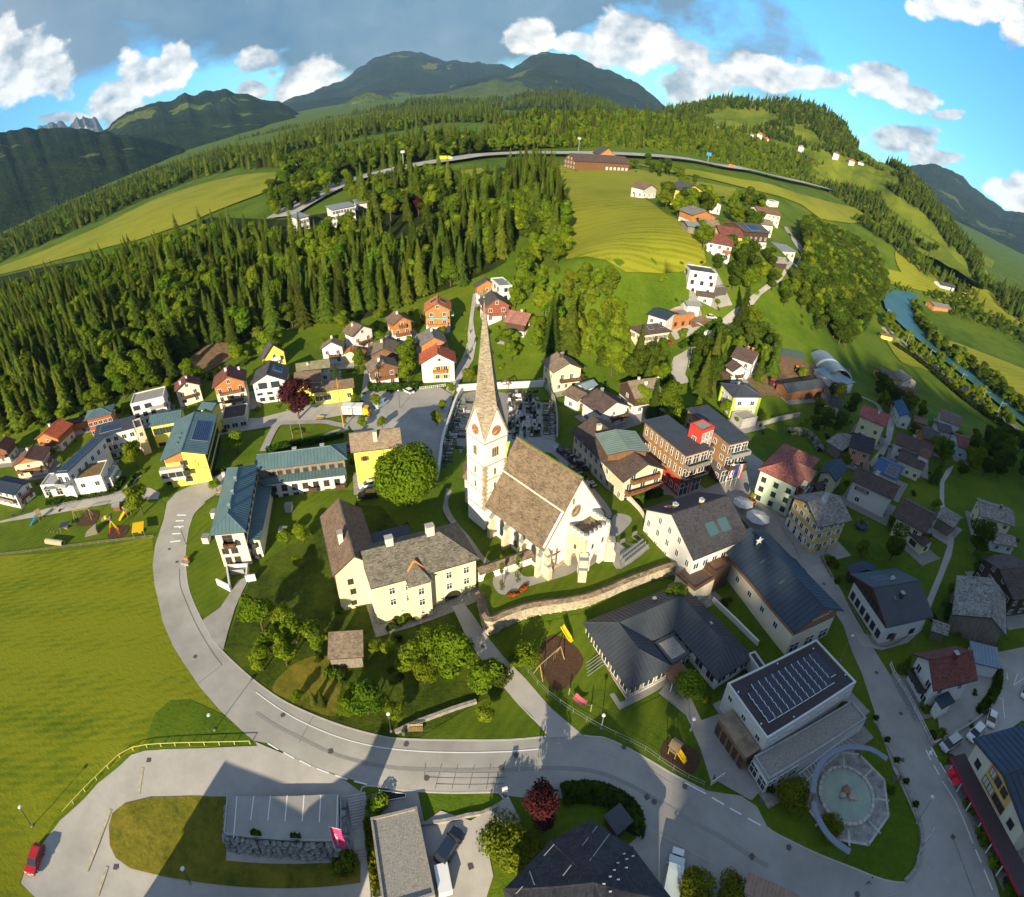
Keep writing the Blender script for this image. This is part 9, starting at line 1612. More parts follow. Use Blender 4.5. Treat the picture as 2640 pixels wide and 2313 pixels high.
ridge('mountain','rocky snow streaked peaks on the left horizon',[(60,262),(90,250),(120,240),(135,247),(148,229),(160,240),(175,236),(190,233),(205,255),(230,275)],10200,M_ROCK,.3,0,1.1,.03,seed=3,rough=.012)
ridge('mountain','broad dark mountain with bare summit in the centre',[(520,245),(560,215),(600,195),(640,177),(690,158),(720,130),(760,112),(800,101),(840,107),(880,118),(930,124),(980,128),(1030,136),(1100,170)],9500,M_FAR,.5,0,1.25,.022,seed=5)
ridge('mountain','dark pointed mountain right of the broad one',[(900,190),(960,152),(1010,142),(1050,122),(1085,106),(1115,103),(1150,112),(1180,128),(1220,142),(1260,160),(1295,182),(1330,213),(1350,240)],7600,M_FAR,.45,0,1.2,.020,seed=6)
ridge('mountain','long blue mountain on the right horizon',[(1790,345),(1820,329),(1855,328),(1895,338),(1930,362),(1970,392),(2010,420),(2060,428),(2120,450)],7000,M_FAR,.5,-60,1.2,.022,seed=8)
ridge('hill','wooded mountain with a clearing on the left',[(140,300),(200,265),(250,228),(300,210),(340,200),(365,186),(385,192),(410,183),(440,181),(480,184),(520,196),(560,205),(600,228),(640,255),(690,280)],4600,M_MID,.5,0,1.2,.022,seed=11)
ridge('hill','sunlit green foothill below the pointed mountain',[(840,215),(890,190),(930,172),(965,163),(1000,158),(1040,166),(1075,182),(1110,205)],5200,M_SUN,.3,0,1.2,.012,seed=12)
ridge('hill','small sunlit foothill left of the centre',[(690,222),(720,202),(745,196),(775,208),(800,228)],5000,M_SUN,.2,0,1.2,.03,seed=13)
ridge('hill','dark wooded ridge on the far left',[(-120,300),(-40,268),(0,262),(50,258),(110,256),(160,258),(210,263),(270,275),(330,290),(400,300),(480,310),(540,318)],3000,M_MID,.62,-60,1.15,.025,seed=14)
DKV,DKT=ridge('hill','low dark wooded ridge in front of the mountains',[(480,300),(560,268),(640,245),(720,228),(780,214),(850,203),(900,200),(960,202),(1020,198),(1080,187),(1130,187),(1180,198),(1230,215),(1290,235),(1360,260)],2300,M_MID,.35,30,1.3,.012,seed=15)
R1D=[1.24*float(np.hypot(*G((x,y))[:2]))for x,y in((980,314),(1100,312),(1200,312),(1300,317),(1400,328),(1500,348),(1600,370),(1700,398),(1760,418))]
R1V,R1T=ridge('hill','sunny wooded hill behind the motorway',[(960,292),(1000,268),(1040,248),(1100,240),(1180,236),(1260,238),(1340,246),(1420,262),(1500,284),(1580,310),(1660,345),(1740,385),(1790,410)],R1D,M_NEAR,.16,34,1.0,.012,160,30,21,back=.5)
R2V,R2T=ridge('hill','high wooded hill with clearings on the right',[(1290,245),(1340,220),(1400,208),(1450,200),(1520,202),(1590,206),(1640,222),(1680,250),(1705,285),(1730,305),(1765,327),(1800,338),(1850,380),(1900,450),(1940,510),(1970,560)],[1500,1450,1400,1350,1300,1250,1200,1150,1050,1000],M_NEARM,.30,20,1.1,.02,170,50,22,back=.4)
def shade_hill():  # unseen hill added behind the viewpoint, crest shaped to shade the right side
 dr=np.array([math.sin(SAZ),math.cos(SAZ)]);pr=np.array([dr[1],-dr[0]]);te=math.tan(SEL);t0=-330.
 S=[(-900,40),(-400,70),(-120,92),(-70,96),(-25,102),(-5,106),(8,(38-t0)*te),(22,(104-t0)*te),(53,(186-t0)*te),(90,(235-t0)*te),(129,(268-t0)*te),(165,(250-t0)*te),(200,(205-t0)*te),(260,(160-t0)*te),(340,150),(600,130),(1000,90)]
 s=np.concatenate([np.linspace(-900,-60,40),np.linspace(-58,280,120),np.linspace(285,1000,40)]);hh=np.interp(s,[q[0]for q in S],[q[1]for q in S])-9+fbm(s/35.,s*0,4,2)*6
 T=np.r_[np.linspace(-420,0,8),np.linspace(0,170,10)[1:]];V=[]
 for t in T:
  f=1-abs(t)/(430 if t<0 else 175);V.append(np.c_[s[:,None]*pr[None]+(t0+t)*dr[None],hh*f**1.05+h1(0,-300)*(1-f)-2])
 V=np.array(V);k=len(s);f=[(i*k+j,(i+1)*k+j,(i+1)*k+j+1,i*k+j+1)for i in range(len(T)-1)for j in range(k-1)]
 ob('hill',me('hill',V.reshape(-1,3),[q[::-1]for q in f],M_NEAR,True),kind='structure',label='unseen wooded hill added behind the viewpoint to shade the village')
 return V[7]
SHV=shade_hill()
SPR_L=[leafmat('spruce_needles',(.016,.032,.006),(.075,.11,.014),.15,.35,.03),leafmat('young_spruce_needles',(.028,.055,.007),(.11,.155,.016),.18,.3,.03)]
LEAF_S=SPR_L[0]
DEC_L=leafmat('broad_leaves',(.04,.085,.006),(.16,.25,.016),.32,.22,.025);DEC_B=leafmat('bright_leaves',(.07,.125,.006),(.23,.32,.018),.36,.2,.02);DEC_D=leafmat('dark_leaves',(.022,.046,.005),(.09,.14,.014),.28,.25,.02);GOLD=leafmat('golden_leaves',(.07,.11,.008),(.22,.28,.02),.32,.25,.02);BARK=mat('tree_bark',(.10,.075,.05),.95,.3,2.)
def spruce_crown(seed,H_=22.,R0=3.1,lv=24,nb=13,m=None,z0=.08):
 r=np.random.default_rng(seed);b=MB()
 for i in range(lv):
  t=i/lv;z=H_*(z0+(1-z0)*t);rad=R0*(1-t)**.85*r.uniform(.85,1.12)+.15;n=max(4,int(nb*(1-t*.5)))
  for k in range(n):
   a=2*math.pi*(k+r.uniform(-.35,.35))/n+i*1.3;rr=rad*r.uniform(.75,1.15);c,s=math.cos(a),math.sin(a);w=rr*.34+.14;dr=rr*r.uniform(.25,.5)
   p0=(c*.1,s*.1,z+.35);m1=(c*rr*.55-s*w,s*rr*.55+c*w,z-dr*.35);m2=(c*rr*.55+s*w,s*rr*.55-c*w,z-dr*.35);mc=(c*rr*.55,s*rr*.55,z-dr*.12+.25);tp=(c*rr,s*rr,z-dr)
   b.add([p0,m1,mc,m2,tp],[(0,1,2),(0,2,3),(1,4,2),(2,4,3)])
 b.add([(0,0,H_*1.02),(.25,0,H_*.95),(-.2,.2,H_*.95),(-.2,-.2,H_*.95)],[(0,1,2),(0,2,3),(0,3,1)])
 return b.mesh('crown',m or SPR_L[0])
def leafy_crown(seed,H_=11.,R0=4.,zc=.60,n=1500,leaf=.42,m=None,lobes=9,flat=.8,tall=1.0,dense=False):
 r=np.random.default_rng(seed);b=MB();L=[]
 for k in range(lobes):
  a=r.uniform(0,2*math.pi);q=r.uniform(.15,.62)if k else 0;z=r.uniform(-.45,.5)*H_*(1-zc)*tall*1.2;L.append((np.array([math.cos(a)*q*R0,math.sin(a)*q*R0,H_*zc+z]),R0*r.uniform(.38,.62)))
 if dense:L=[(np.array([0,0,H_*zc]),R0*.97)]+[(np.array([math.cos(a)*R0*.45,math.sin(a)*R0*.45,H_*zc+r.uniform(-.3,.35)*R0]),R0*.55)for a in np.linspace(0,6.28,8)[:-1]]
 for k in range(n):
  c,rad=L[r.integers(len(L))];d=r.normal(size=3);d/=np.linalg.norm(d);d[2]=d[2]*flat+.12;p=c+d*rad*r.uniform(.72,1.05)*np.array([1,1,flat*tall])
  x=np.cross(d,r.normal(size=3));x/=np.linalg.norm(x)+1e-6;y=np.cross(d,x)+d*r.normal()*.5;y/=np.linalg.norm(y);s=leaf*r.uniform(.55,1.25);u=s*r.uniform(.5,.9)
  b.add([p-x*s,p-y*u,p+x*s,p+y*u+d*s*.3],[(0,1,2,3)])
 return b.mesh('crown',m or DEC_L)
def trunk_mesh(H_,r0,limbs=0,seed=0,split=.45):
 b=MB();r=np.random.default_rng(seed);b.tube((0,0,-1.2),(0,0,H_*split),r0,7,r2=r0*.7);b.tube((0,0,H_*split),(0,0,H_*.86),r0*.7,6,r2=r0*.15)
 for k in range(limbs):a=r.uniform(0,6.28);z=H_*r.uniform(split*.7,split*1.2);l=H_*.28;b.tube((0,0,z),(math.cos(a)*l,math.sin(a)*l,z+l*.9),r0*.4,5,r2=r0*.1)
 return b.mesh('trunk',BARK)
PRO={'spruce':[(spruce_crown(i,18+i,3.5+.25*i,m=SPR_L[i%2]),trunk_mesh(18,.28,0,i,.5))for i in range(4)],'slim':[(spruce_crown(20+i,22,2.9,24,9,SPR_L[0],.3),trunk_mesh(22,.3,0,i,.5))for i in range(2)],'broad':[(leafy_crown(40+i,13,4.3,.56,3800,.36,(DEC_L,DEC_B,DEC_L)[i],10),trunk_mesh(13,.3,5,i))for i in range(3)],'bright':[(leafy_crown(50+i,9,3.1,.54,3200,.26,DEC_B,9),trunk_mesh(9,.2,4,i))for i in range(2)],'dark':[(leafy_crown(60+i,12,4.4,.54,3600,.36,DEC_D,10),trunk_mesh(12,.3,4,i))for i in range(2)],'gold':[(leafy_crown(70+i,12,3.4,.55,2800,.34,GOLD,9,tall=1.3),trunk_mesh(12,.22,4,i))for i in range(2)],'bush':[(leafy_crown(80+i,2.4,1.7,.42,700,.24,(DEC_B,DEC_L,DEC_D)[i],6),None)for i in range(3)],'shrub':[(leafy_crown(84+i,3.6,2.7,.45,4200,.15,(LEAF_Y,DEC_B)[i],9),None)for i in range(2)],'cypress':[(leafy_crown(90,6.5,.75,.5,700,.17,DEC_L,9,tall=3.4),trunk_mesh(6.5,.1))],'purple':[(leafy_crown(95,13,5.0,.56,4200,.34,LEAF_P,12),trunk_mesh(13,.35,5)),(leafy_crown(96,7.5,2.9,.55,4500,.17,LEAF_P,12,tall=1.3),trunk_mesh(7.5,.16,6))],'lime':[(leafy_crown(97,15,7.2,.52,15000,.36,DEC_B,8,.95,dense=True),trunk_mesh(15,.5,6))]}
TN={'spruce':'spruce_tree','slim':'spruce_tree','broad':'broadleaf_tree','bright':'broadleaf_tree','dark':'broadleaf_tree','gold':'broadleaf_tree','bush':'bush','shrub':'bush','cypress':'cypress','purple':'copper_beech','lime':'lime_tree'}
def tree(kind,pos,sc,label,group=None,k=None,sq=1.):
 P_=PRO[kind];k=int(rng.integers(len(P_)))if k is None else k;c,tr=P_[k]
 t=thing(TN[kind],label,'bush' if kind in('bush','shrub')else 'tree',(pos[0],pos[1],pos[2]-.1),float(rng.uniform(0,6.28)),group)
 s=(sc*sq,sc*sq,sc);ob('crown',c,t,scale=s)
 if tr:ob('trunk',tr,t,scale=s)
 return t
def area(poly,n,gap=0.,depth=None):
 W=np.array([G(p)[:2]for p in poly]);lo,hi=W.min(0)-3,W.max(0)+3;out=[];tries=0
 q=rng.uniform(lo,hi,(n*14,2));q=q[inpoly(q,W)]
 z=hz(q[:,0],q[:,1]);P3=np.c_[q,z]
 if gap:
  cell={};keep=[]
  for i,p in enumerate(P3):
   a,b_=int(p[0]//gap),int(p[1]//gap);ok=True
   for dx in(-1,0,1):
    for dy in(-1,0,1):
     for j in cell.get((a+dx,b_+dy),()):
      if(P3[j,0]-p[0])**2+(P3[j,1]-p[1])**2<gap*gap:ok=False
   if ok:cell.setdefault((a,b_),[]).append(i);keep.append(i)
  P3=P3[keep]
 return P3[:n]
STUFF={}
def later(kind,pos,sc):STUFF.setdefault((kind,int(rng.integers(len(PRO[kind])))),[]).append((*pos,sc))
def nohouse(P,r=2.5):
 if not HOUSES or not len(P):return P
 c=np.array([h[0]for h in HOUSES]);s=np.array([h[1]/2+r for h in HOUSES]);d=np.hypot(P[:,None,0]-c[None,:,0],P[:,None,1]-c[None,:,1]);return P[(d>s[None]).all(1)]
CLEAR=PP(765,425,860,425,875,455,840,520,770,510)
FOREST=PP(-40,868,60,850,180,822,300,788,350,765,355,735,400,690,450,680,470,705,520,668,600,655,660,645,715,630,780,618,850,590,905,578,948,552,990,530,1015,500,1040,470,1090,470,1122,460,1118,410,1090,390,1030,400,980,420,920,440,880,470,840,480,780,490,740,470,640,500,560,495,480,490,420,480,330,510,240,535,150,560,60,585,-40,620)
fp_=nohouse(area(FOREST,1900,4.1))
def mixkind(p,bias=0.):
 n=vnoise(np.array([p[0]/28.]),np.array([p[1]/28.]),5)[0]+bias;u=rng.random()
 if n>.57 and u<.85:return 'broad' if u<.5 else 'bright'
 if u<.13:return 'broad'
 if u<.18:return 'dark'
 if u<.25:return 'slim'
 return 'spruce'
o_=np.argsort(np.hypot(fp_[:,0],fp_[:,1]));cnt={}
for i in o_:
 p=fp_[i];k=mixkind(p)
 if inpoly(proj(p),CLEAR)[0]:later('bright',p,.5);continue
 fam='conifer' if k in('spruce','slim')else 'leaf';s=rng.uniform(.5,1.12)if fam=='conifer' else rng.uniform(.8,1.25)
 cnt[fam]=cnt.get(fam,0)+1
 if cnt[fam]<=(230 if fam=='conifer' else 60):tree(k,p,s,'tall dark spruce in the forest on the slope left of the church' if fam=='conifer' else 'bright broadleaf tree among the spruces on the slope left of the church','spruces of the forest left of the church' if fam=='conifer' else 'broadleaf trees of the forest left of the church')
 else:later(k,p,s)
def scatter(poly,n,gap,kinds,smin,smax,individual=0,label='',group='',far=False):
 P=nohouse(area(poly,n,gap),1.0);c=0
 for p in P[np.argsort(np.hypot(P[:,0],P[:,1]))]if len(P)else[]:
  k=kinds[int(rng.integers(len(kinds)))];s=rng.uniform(smin,smax)
  if c<individual:tree(k,p,s,label,group)
  else:later(k,p,s)
  c+=1
scatter(PP(0,860,120,835,250,810,340,780,470,725,560,690,560,705,470,740,350,800,250,830,120,850,0,875),120,2.6,['bush','bright','bush'],.7,1.3,60,'bright bush along the foot of the forest behind the flats','bushes along the forest foot')
scatter(PP(1022,650,1030,580,1055,510,1095,455,1125,440,1132,500,1118,540,1080,590,1055,650,1040,680),130,3.6,['bright','bush','broad','bush'],.6,1.2,30,'light green tree on the grassy slope below the hay meadow','light green trees on the slope below the meadow')
scatter(PP(1062,690,1075,640,1100,600,1150,575,1190,565,1225,600,1245,660,1240,730,1180,722,1110,712),110,4.2,['gold','gold','bright','spruce','broad'],.7,1.15,50,'golden lit tree on the bank above the pale yellow house','golden trees on the bank above the graveyard')
scatter(PP(1180,730,1240,690,1290,660,1340,690,1335,760,1300,800,1330,830,1400,880,1340,880,1240,770),60,4.0,['broad','dark','bright','spruce'],.55,1.0,30,'green tree between the hillside houses and the parish hall','trees between the hillside houses')
scatter(PP(1600,455,1660,470,1750,520,1765,575,1735,640,1700,700,1672,690,1640,640,1600,580,1605,520),420,4.6,['dark','dark','broad','gold','dark'],1.0,1.3,40,'dark broadleaf tree in the wooded gully beside the steep meadow','trees of the wooded gully')
scatter(PP(1500,590,1560,580,1630,600,1640,680,1600,650,1560,610),40,5,['dark','broad','bush'],.5,.9,25,'bushy tree on the bank of the hill road','bushy trees on the bank of the hill road')
scatter(PP(1380,720,1440,660,1500,640,1560,700,1540,760,1440,760,1400,800),45,4.5,['dark','broad','dark','spruce'],.5,.95,40,'dark tree between the hill road and the farm yard','trees between the hill road and the farm yard')
scatter(PP(1320,400,1360,392,1420,420,1400,450,1350,440,1325,425),40,6,['broad','dark','bright'],.7,1.1,25,'round tree on the left side of the hamlet','trees left of the hamlet')
scatter(PP(1440,410,1510,400,1530,440,1500,470,1450,460),40,6,['broad','dark','bright'],.6,1.0,25,'round tree among the houses of the hamlet','trees among the hamlet houses')
scatter(PP(1400,500,1480,505,1540,520,1560,540,1500,600,1440,570,1420,540),60,5,['dark','broad','bush','dark'],.6,1.0,35,'dark tree on the slope below the hamlet','trees on the slope below the hamlet')
scatter(PP(560,330,640,325,690,345,700,375,640,400,600,425,545,440,540,400,570,370),160,6,['broad','dark','bright','dark'],.8,1.3,20,'round tree between the left field and the motorway','trees between the left field and the motorway')
scatter(PP(600,330,700,315,800,300,900,290,960,290,960,312,900,320,800,332,700,355,640,368),260,7,['dark','dark','broad','spruce'],.8,1.3,12,'dark tree along the far side of the motorway','dark trees beyond the motorway')
scatter(PP(700,395,780,375,860,372,940,380,1000,380,1010,410,940,420,860,440,780,450,740,430),170,6,['broad','bright','dark','spruce'],.7,1.2,20,'tree around the half hidden white terrace','trees around the white terrace')
scatter(PP(1010,360,1050,355,1100,375,1118,440,1110,490,1060,490,1030,450),130,4.5,['spruce','slim','spruce','dark'],.8,1.1,60,'tall spruce at the corner of the forest and the hay meadow','spruces at the meadow corner')
scatter(PP(-60,560,0,525,90,488,200,440,300,395,400,355,470,340,560,335,560,300,450,305,300,350,150,410,0,480,-60,500),1900,7,['spruce','dark','spruce','broad','dark'],.8,1.15)
scatter(PP(560,312,640,292,720,275,800,262,880,246,960,246,1000,250,1000,232,900,228,760,240,640,262,560,285),1500,8,['spruce','dark','spruce','broad'],.8,1.15)
scatter(PP(1700,440,1770,440,1850,480,1920,560,1960,620,1900,590,1830,540,1760,480),320,7,['dark','broad','spruce'],.7,1.1,8,'dark tree on the valley slope beyond the gully','dark trees on the valley slope')
scatter(PP(1850,590,1930,610,2000,640,2080,680,2080,710,2000,665,1920,640,1850,615),150,6,['dark','broad','bush'],.5,.9,6,'tree along the far river meadow','trees along the far river meadow')
scatter(PP(1960,560,2060,600,2060,660,2000,620),150,8,['dark','spruce'],.8,1.1)
for pts,n,kk in((PP(1828,600,1838,640,1860,665,1910,705,1980,760,2060,835,2060,850,1975,785,1900,725,1850,688,1826,650,1818,605),170,['dark','dark','broad','bush']),(PP(1770,640,1800,668,1845,705,1900,755,1960,800,2050,880,2040,885,1950,812,1890,765,1840,722,1790,682,1762,655),90,['bright','bush','broad','gold']),(PP(1750,585,1790,575,1830,585,1830,592,1790,583,1755,592),40,['bush','gold'])):
 scatter(pts,n,3.6,kk,.45,.85,14,'rounded tree on the bank of the teal river','trees along the river banks')
scatter(PP(1740,770,1790,800,1850,850,1900,900,1880,930,1820,880,1760,830),50,4,['dark','broad','bush'],.45,.85,45,'dark bushy tree among the lanes of the right hand village','bushy trees among the lanes')
scatter(PP(1640,790,1700,800,1720,850,1690,900,1640,880,1600,850),40,4,['dark','broad','bush'],.5,.8,40,'tree in the gardens between the farm yard and the guest house','garden trees below the farm yard')
scatter(PP(1900,900,1980,880,2050,900,2060,960,1990,965,1930,960),36,6,['dark','dark','broad'],.7,1.0,36,'dark orchard tree at the right edge below the railway','orchard trees at the right edge')
scatter(PP(640,690,700,650,760,640,850,625,900,640,900,760,840,740,760,760,640,740),70,4.6,['bush','bright','broad','bush'],.45,.8,60,'green garden tree among the chalets below the forest','garden trees among the chalets')
scatter(PP(950,600,990,600,1000,660,1040,700,1010,750,960,720),40,3.5,['bush','bright','bush'],.5,.9,36,'garden tree beside the lane right of the spire','garden trees right of the spire')
scatter(PP(1100,360,1140,345,1260,345,1280,352,1240,342,1140,338),12,6,['bush'],.8,1.2,12,'bush around the long dark barn','bushes around the barn')
scatter(PP(1250,335,1300,335,1350,345,1400,362,1390,372,1330,358,1270,348),26,8,['broad','dark','bush'],.6,1.0,26,'roundish tree beside the upper hay meadow','trees beside the upper hay meadow')
def clothe(V,T,n,kinds,smin,smax,tmin,tmax,holes=(),umin=0.,umax=1.):
 k=V.shape[1];t=rng.uniform(tmin,tmax,n);u=rng.uniform(umin*(k-1),umax*(k-1)-1e-3,n);i=np.clip(np.searchsorted(T,t)-1,0,len(T)-2);f=(t-T[i])/(T[i+1]-T[i]);j=u.astype(int);g=(u-j)[:,None];f=f[:,None]
 P=(V[i,j]*(1-g)+V[i,j+1]*g)*(1-f)+(V[i+1,j]*(1-g)+V[i+1,j+1]*g)*f;q=proj(P);ok=np.ones(n,bool)
 for h in holes:ok&=~inpoly(q,h)
 for p in P[ok]:later(kinds[int(rng.integers(len(kinds)))],p,rng.uniform(smin,smax))
clothe(R1V,R1T,5200,['bright','broad','spruce','gold','broad','bright'],.6,.95,-.05,.95)
clothe(R2V,R2T,8500,['spruce','spruce','broad','dark'],.6,.95,-.05,.97,[PP(1400,232,1450,218,1530,222,1560,240,1500,262,1430,255),PP(1440,268,1520,275,1600,296,1640,312,1660,345,1600,345,1500,320,1450,300),PP(1640,300,1720,330,1800,360,1800,380,1700,360,1640,330),PP(1690,345,1745,352,1760,390,1700,380),PP(1700,290,1740,310,1800,345,1780,350,1715,318),PP(1790,400,1830,420,1850,450,1800,430),PP(1960,520,2050,560,2060,600,1960,560),PP(1860,470,1930,520,1960,600,1880,540),PP(1560,250,1620,262,1660,300,1600,290),PP(1440,262,1700,318,1780,350,1760,395,1640,372,1500,335),PP(1760,370,1850,430,1900,500,1840,490,1760,420)])
clothe(DKV,DKT,4200,['spruce','spruce','dark'],.8,1.2,-.02,.6)
for i in range(520):
 j=int(rng.integers(SHV.shape[0]-1));p=SHV[j]+[rng.normal()*6,rng.normal()*10,-4+rng.uniform(-1,1)];later('spruce',p,rng.uniform(.5,.85))  # spruces on the unseen hill, added to fray its shadow edge
for i,(x,y,w_,rm_)in enumerate(((1415,262,12,R_GRY),(1430,264,14,R_GRY),(1500,275,14,R_BRED),(1520,278,12,R_OR),(1533,284,12,R_RED),(1550,290,12,R_BRED),(1572,297,20,M_GREY),(1600,300,10,M_GREY),(1655,312,10,R_RED),(1668,316,10,R_BRED),(1684,320,12,R_RED),(1700,326,10,R_RED),(1718,332,10,R_BRN),(1735,340,10,R_RED))):
 q=proj(R2V.reshape(-1,3));j=int(np.argmin(np.hypot(q[:,0]-x,q[:,1]-y)+1e-4*np.hypot(*R2V.reshape(-1,3)[:,:2].T)));p=R2V.reshape(-1,3)[j]
 t=thing('hill_house','tiny white house in the settlement on the high wooded hill','house',tuple(p),1.0+.2*(i%3),'white houses of the settlement on the high hill');BX((-w_/2,w_/2,-5,5,-6,6),'wall',W_WHITE,t);EX(([(-6,5.8),(0,9.5),(6,5.8)],-w_/2-1,w_/2+1,'x'),'roof',rm_,t)
def gardens():
 for i,(c,r_,inf)in enumerate(YARDS):
  d=math.hypot(*c)
  if d>230 or i%4==3:continue
  ca,sa=math.cos(inf[0]),math.sin(inf[0]);hx,hy=inf[1]/2+.6,inf[2]/2+1.0;sd=-2.5 if i%2 else-1.2;ex=2.4 if i%3 else.6
  if i%3!=1:patch('yard_paving',None,PAVE if i%2 else GRAVEL,.07,3.,world=[(c[0]+x*ca-y*sa,c[1]+x*sa+y*ca)for x,y in((-hx,-hy+sd),(hx+ex,-hy+sd),(hx+ex,hy),(-hx,hy))])
  for k in range(3 if d<170 else 2):
   a=rng.uniform(0,6.28);q=np.array(c)+np.array([math.cos(a),math.sin(a)])*(max(inf[1],inf[2])*.62+rng.uniform(1,4));px=proj([*q,0])[0]
   if inpoly(np.array([px]),ROADPX)[0]:continue
   tree('bush' if rng.random()<.75 else 'bright',(*q,h1(*q)),rng.uniform(.35,.75),'round garden bush growing close to a village house','garden bushes close to the village houses')
ROADPX=PP(1480,900,1540,935,1640,1110,1700,1220,1780,1344,2010,1792,2010,2000,300,2000,300,1500,560,1400,760,1470,1160,1470,1410,1580,1530,1650,1800,1760,1830,1640,1745,1419,1684,1250,1596,1122,1490,985)
gardens()
def T1(kind,px,sc,label,k=None,sq=1.,flat=None):k=k%len(PRO[kind])if k is not None else k;return tree(kind,G(px)if flat is None else at(px,flat),sc,label,None,k,sq)
T1('lime',(815,1010),1.0,'huge round lime tree between the tall yellow house and the church',sq=.97)
T1('purple',K('B1',345,1180),1.1,'big copper beech with dark purple crown beside the yellow hall',0)
T1('purple',(812,428),.95,'dark purple beech near the half hidden white terrace',0);T1('purple',(836,430),.7,'smaller dark purple beech right beside the other one',0)
T1('purple',K('D2',220,1180),1.0,'red leaved plum tree beside the bottom house',1)
T1('broad',K('C0',1145,395),.82,'round chestnut at the playground corner by the road bend',1);T1('broad',K('B0',1100,1570),.80,'round maple in front of the yellow school',1)
T1('bright',K('B0',1905,1450),.9,'yellow green tree on the lawn behind the school',0);T1('broad',K('B1',1215,900),.7,'round green tree in front of the red roofed house',1)
T1('broad',K('B2',1050,1125),.72,'round green tree in front of the taupe roofed chalet',1);T1('broad',K('B2',790,830),1.1,'large green tree above the white bungalow',0)
T1('broad',K('B1',1985,640),.7,'green tree on the lawn right of the spire',0);T1('bright',K('B1',1705,900),.75,'round light green tree left of the spire',1)
for i,(x,y,s,lb)in enumerate(((805,1085,.55,'young tree left of the pale blue van'),(960,1090,.6,'young tree right beside the pale blue van'),(860,1255,.5,'young tree in front of the lorry, left one'),(1010,1255,.5,'young tree in front of the lorry, right one'),(1560,980,.5,'slender young tree at the corner of the churchyard wall'),(1490,1110,.45,'small tree on the square, nearer the wall corner'),(1450,1235,.6,'small round tree on the square beside the graves'))):T1('bright',K('B1',x,y),s,lb,i%2)
T1('cypress',K('B1',1685,690),1.25,'slim dark cypress beside the lane left of the spire');T1('cypress',K('B1',1320,430),1.1,'slim cypress between the chalets below the forest')
T1('cypress',K('C1',1965,990),.95,'left one of two cypresses in front of the covered wall',flat=TER);T1('cypress',K('C2',45,925),.95,'right one of two cypresses in front of the covered wall',flat=TER)
T1('spruce',K('B2',1540,985),.72,'dense spruce beside the lime banded house',0);T1('spruce',K('B2',1960,870),.62,'dark spruce in front of the red chimney farmhouse',1);T1('spruce',K('B2',1225,880),.5,'small spruce beside the garden pool',0)
T1('spruce',K('B3',1320,1690),.55,'dark spruce right of the stair tower house',2);T1('dark',K('B3',1530,1640),.55,'dark tree at the bend of the right hand lane',0)
T1('bright',K('C3',735,735),.62,'bright green round tree behind the street garden',0);T1('dark',K('C3',970,760),.85,'large loose grey green tree between the brown roofs',0);T1('dark',K('C3',1640,720),.95,'big dark ash tree beside the lane fork',1);T1('dark',K('C3',1660,880),.7,'second dark ash tree just below the big one',0)
T1('bright',K('C3',1445,1020),.4,'small bright round tree at the weathered barn',1);T1('bush',K('C3',1410,1180),1.4,'dark bush at the corner of the weathered barn',2);T1('bush',K('C3',520,800),1.0,'round garden bush behind the street fence',1);T1('bush',K('C3',475,760),.9,'second garden bush behind the street fence',0)
T1('spruce',K('C3',1080,1640),.24,'compact golden conifer beside the white cottage',1,1.6);T1('shrub',K('D2',1430,180),1.2,'round green bush beside the kindergarten entrance',1);T1('shrub',K('C2',105,1560),1.15,'large round bush below the stone wall',1)
T1('shrub',K('D3',465,1260),.8,'bright green shrub at the foot of the fountain band',0);T1('shrub',K('D3',190,1010),1.1,'wide dark shrub left of the fountain',2);T1('bright',K('D3',580,330),.35,'thin young tree on the gravel roof terrace',0);T1('bush',K('D3',1250,290),.8,'small shrub at the cottage driveway',0);T1('bush',K('D3',1370,505),.9,'small shrub on the car park wall',0)
T1('bush',K('D3',1610,1090),.9,'yellow green shrub in front of the shop, upper one',0);T1('bush',K('D3',1720,1320),1.1,'yellow green shrub in front of the shop, middle one',0);T1('bush',K('D3',1820,1520),1.1,'yellow green shrub in front of the shop, lower one',0);T1('bush',K('D3',1950,1740),1.1,'leafy shrub in the lower right corner',1)
T1('shrub',K('D1',1940,1430),1.35,'large yellow green shrub beside the asphalt yard',0);T1('shrub',K('D2',80,1480),1.0,'yellow green shrub below the red plum tree',0);T1('bush',K('D1',975,1090),1.1,'yellow shrub at the garage corner',0);T1('bush',K('D1',705,1560),1.2,'small shrub below the stairs wall',1);T1('shrub',K('D2',1470,1760),1.05,'leafy shrub at the bottom edge by the van',0);T1('shrub',K('D2',1720,1770),.95,'brownish shrub at the bottom edge left of the rusty roof',2)
ORCH=[(C_,x,y,s,k)for C_,x,y,s,k in(('C1',380,620,.65,'bright'),('C1',240,640,.6,'bright'),('C1',340,820,.4,'bright'),('C1',60,1330,.75,'broad'),('C1',230,1320,.8,'bright'),('C1',120,1500,.75,'bright'),('C1',330,1420,.85,'bright'),('C1',470,1480,.6,'broad'),('C1',60,1640,.7,'bright'),('C1',250,1600,.55,'broad'),('C1',1250,1640,.85,'bright'),('C1',1400,1560,.9,'bright'),('C1',1560,1640,.8,'broad'),('C1',1350,1740,.75,'bright'),('C1',1680,1600,.5,'broad'),('C1',935,1500,.4,'bright'),('D1',800,250,.6,'bright'),('D1',900,330,.65,'broad'),('D1',1010,300,.55,'bright'),('D1',1110,380,.5,'bright'),('D1',760,330,.45,'broad'),('D1',1840,160,.65,'broad'),('D1',1830,400,.5,'bright'),('D1',1950,120,.5,'dark'),('D1',340,230,.35,'bright'))]
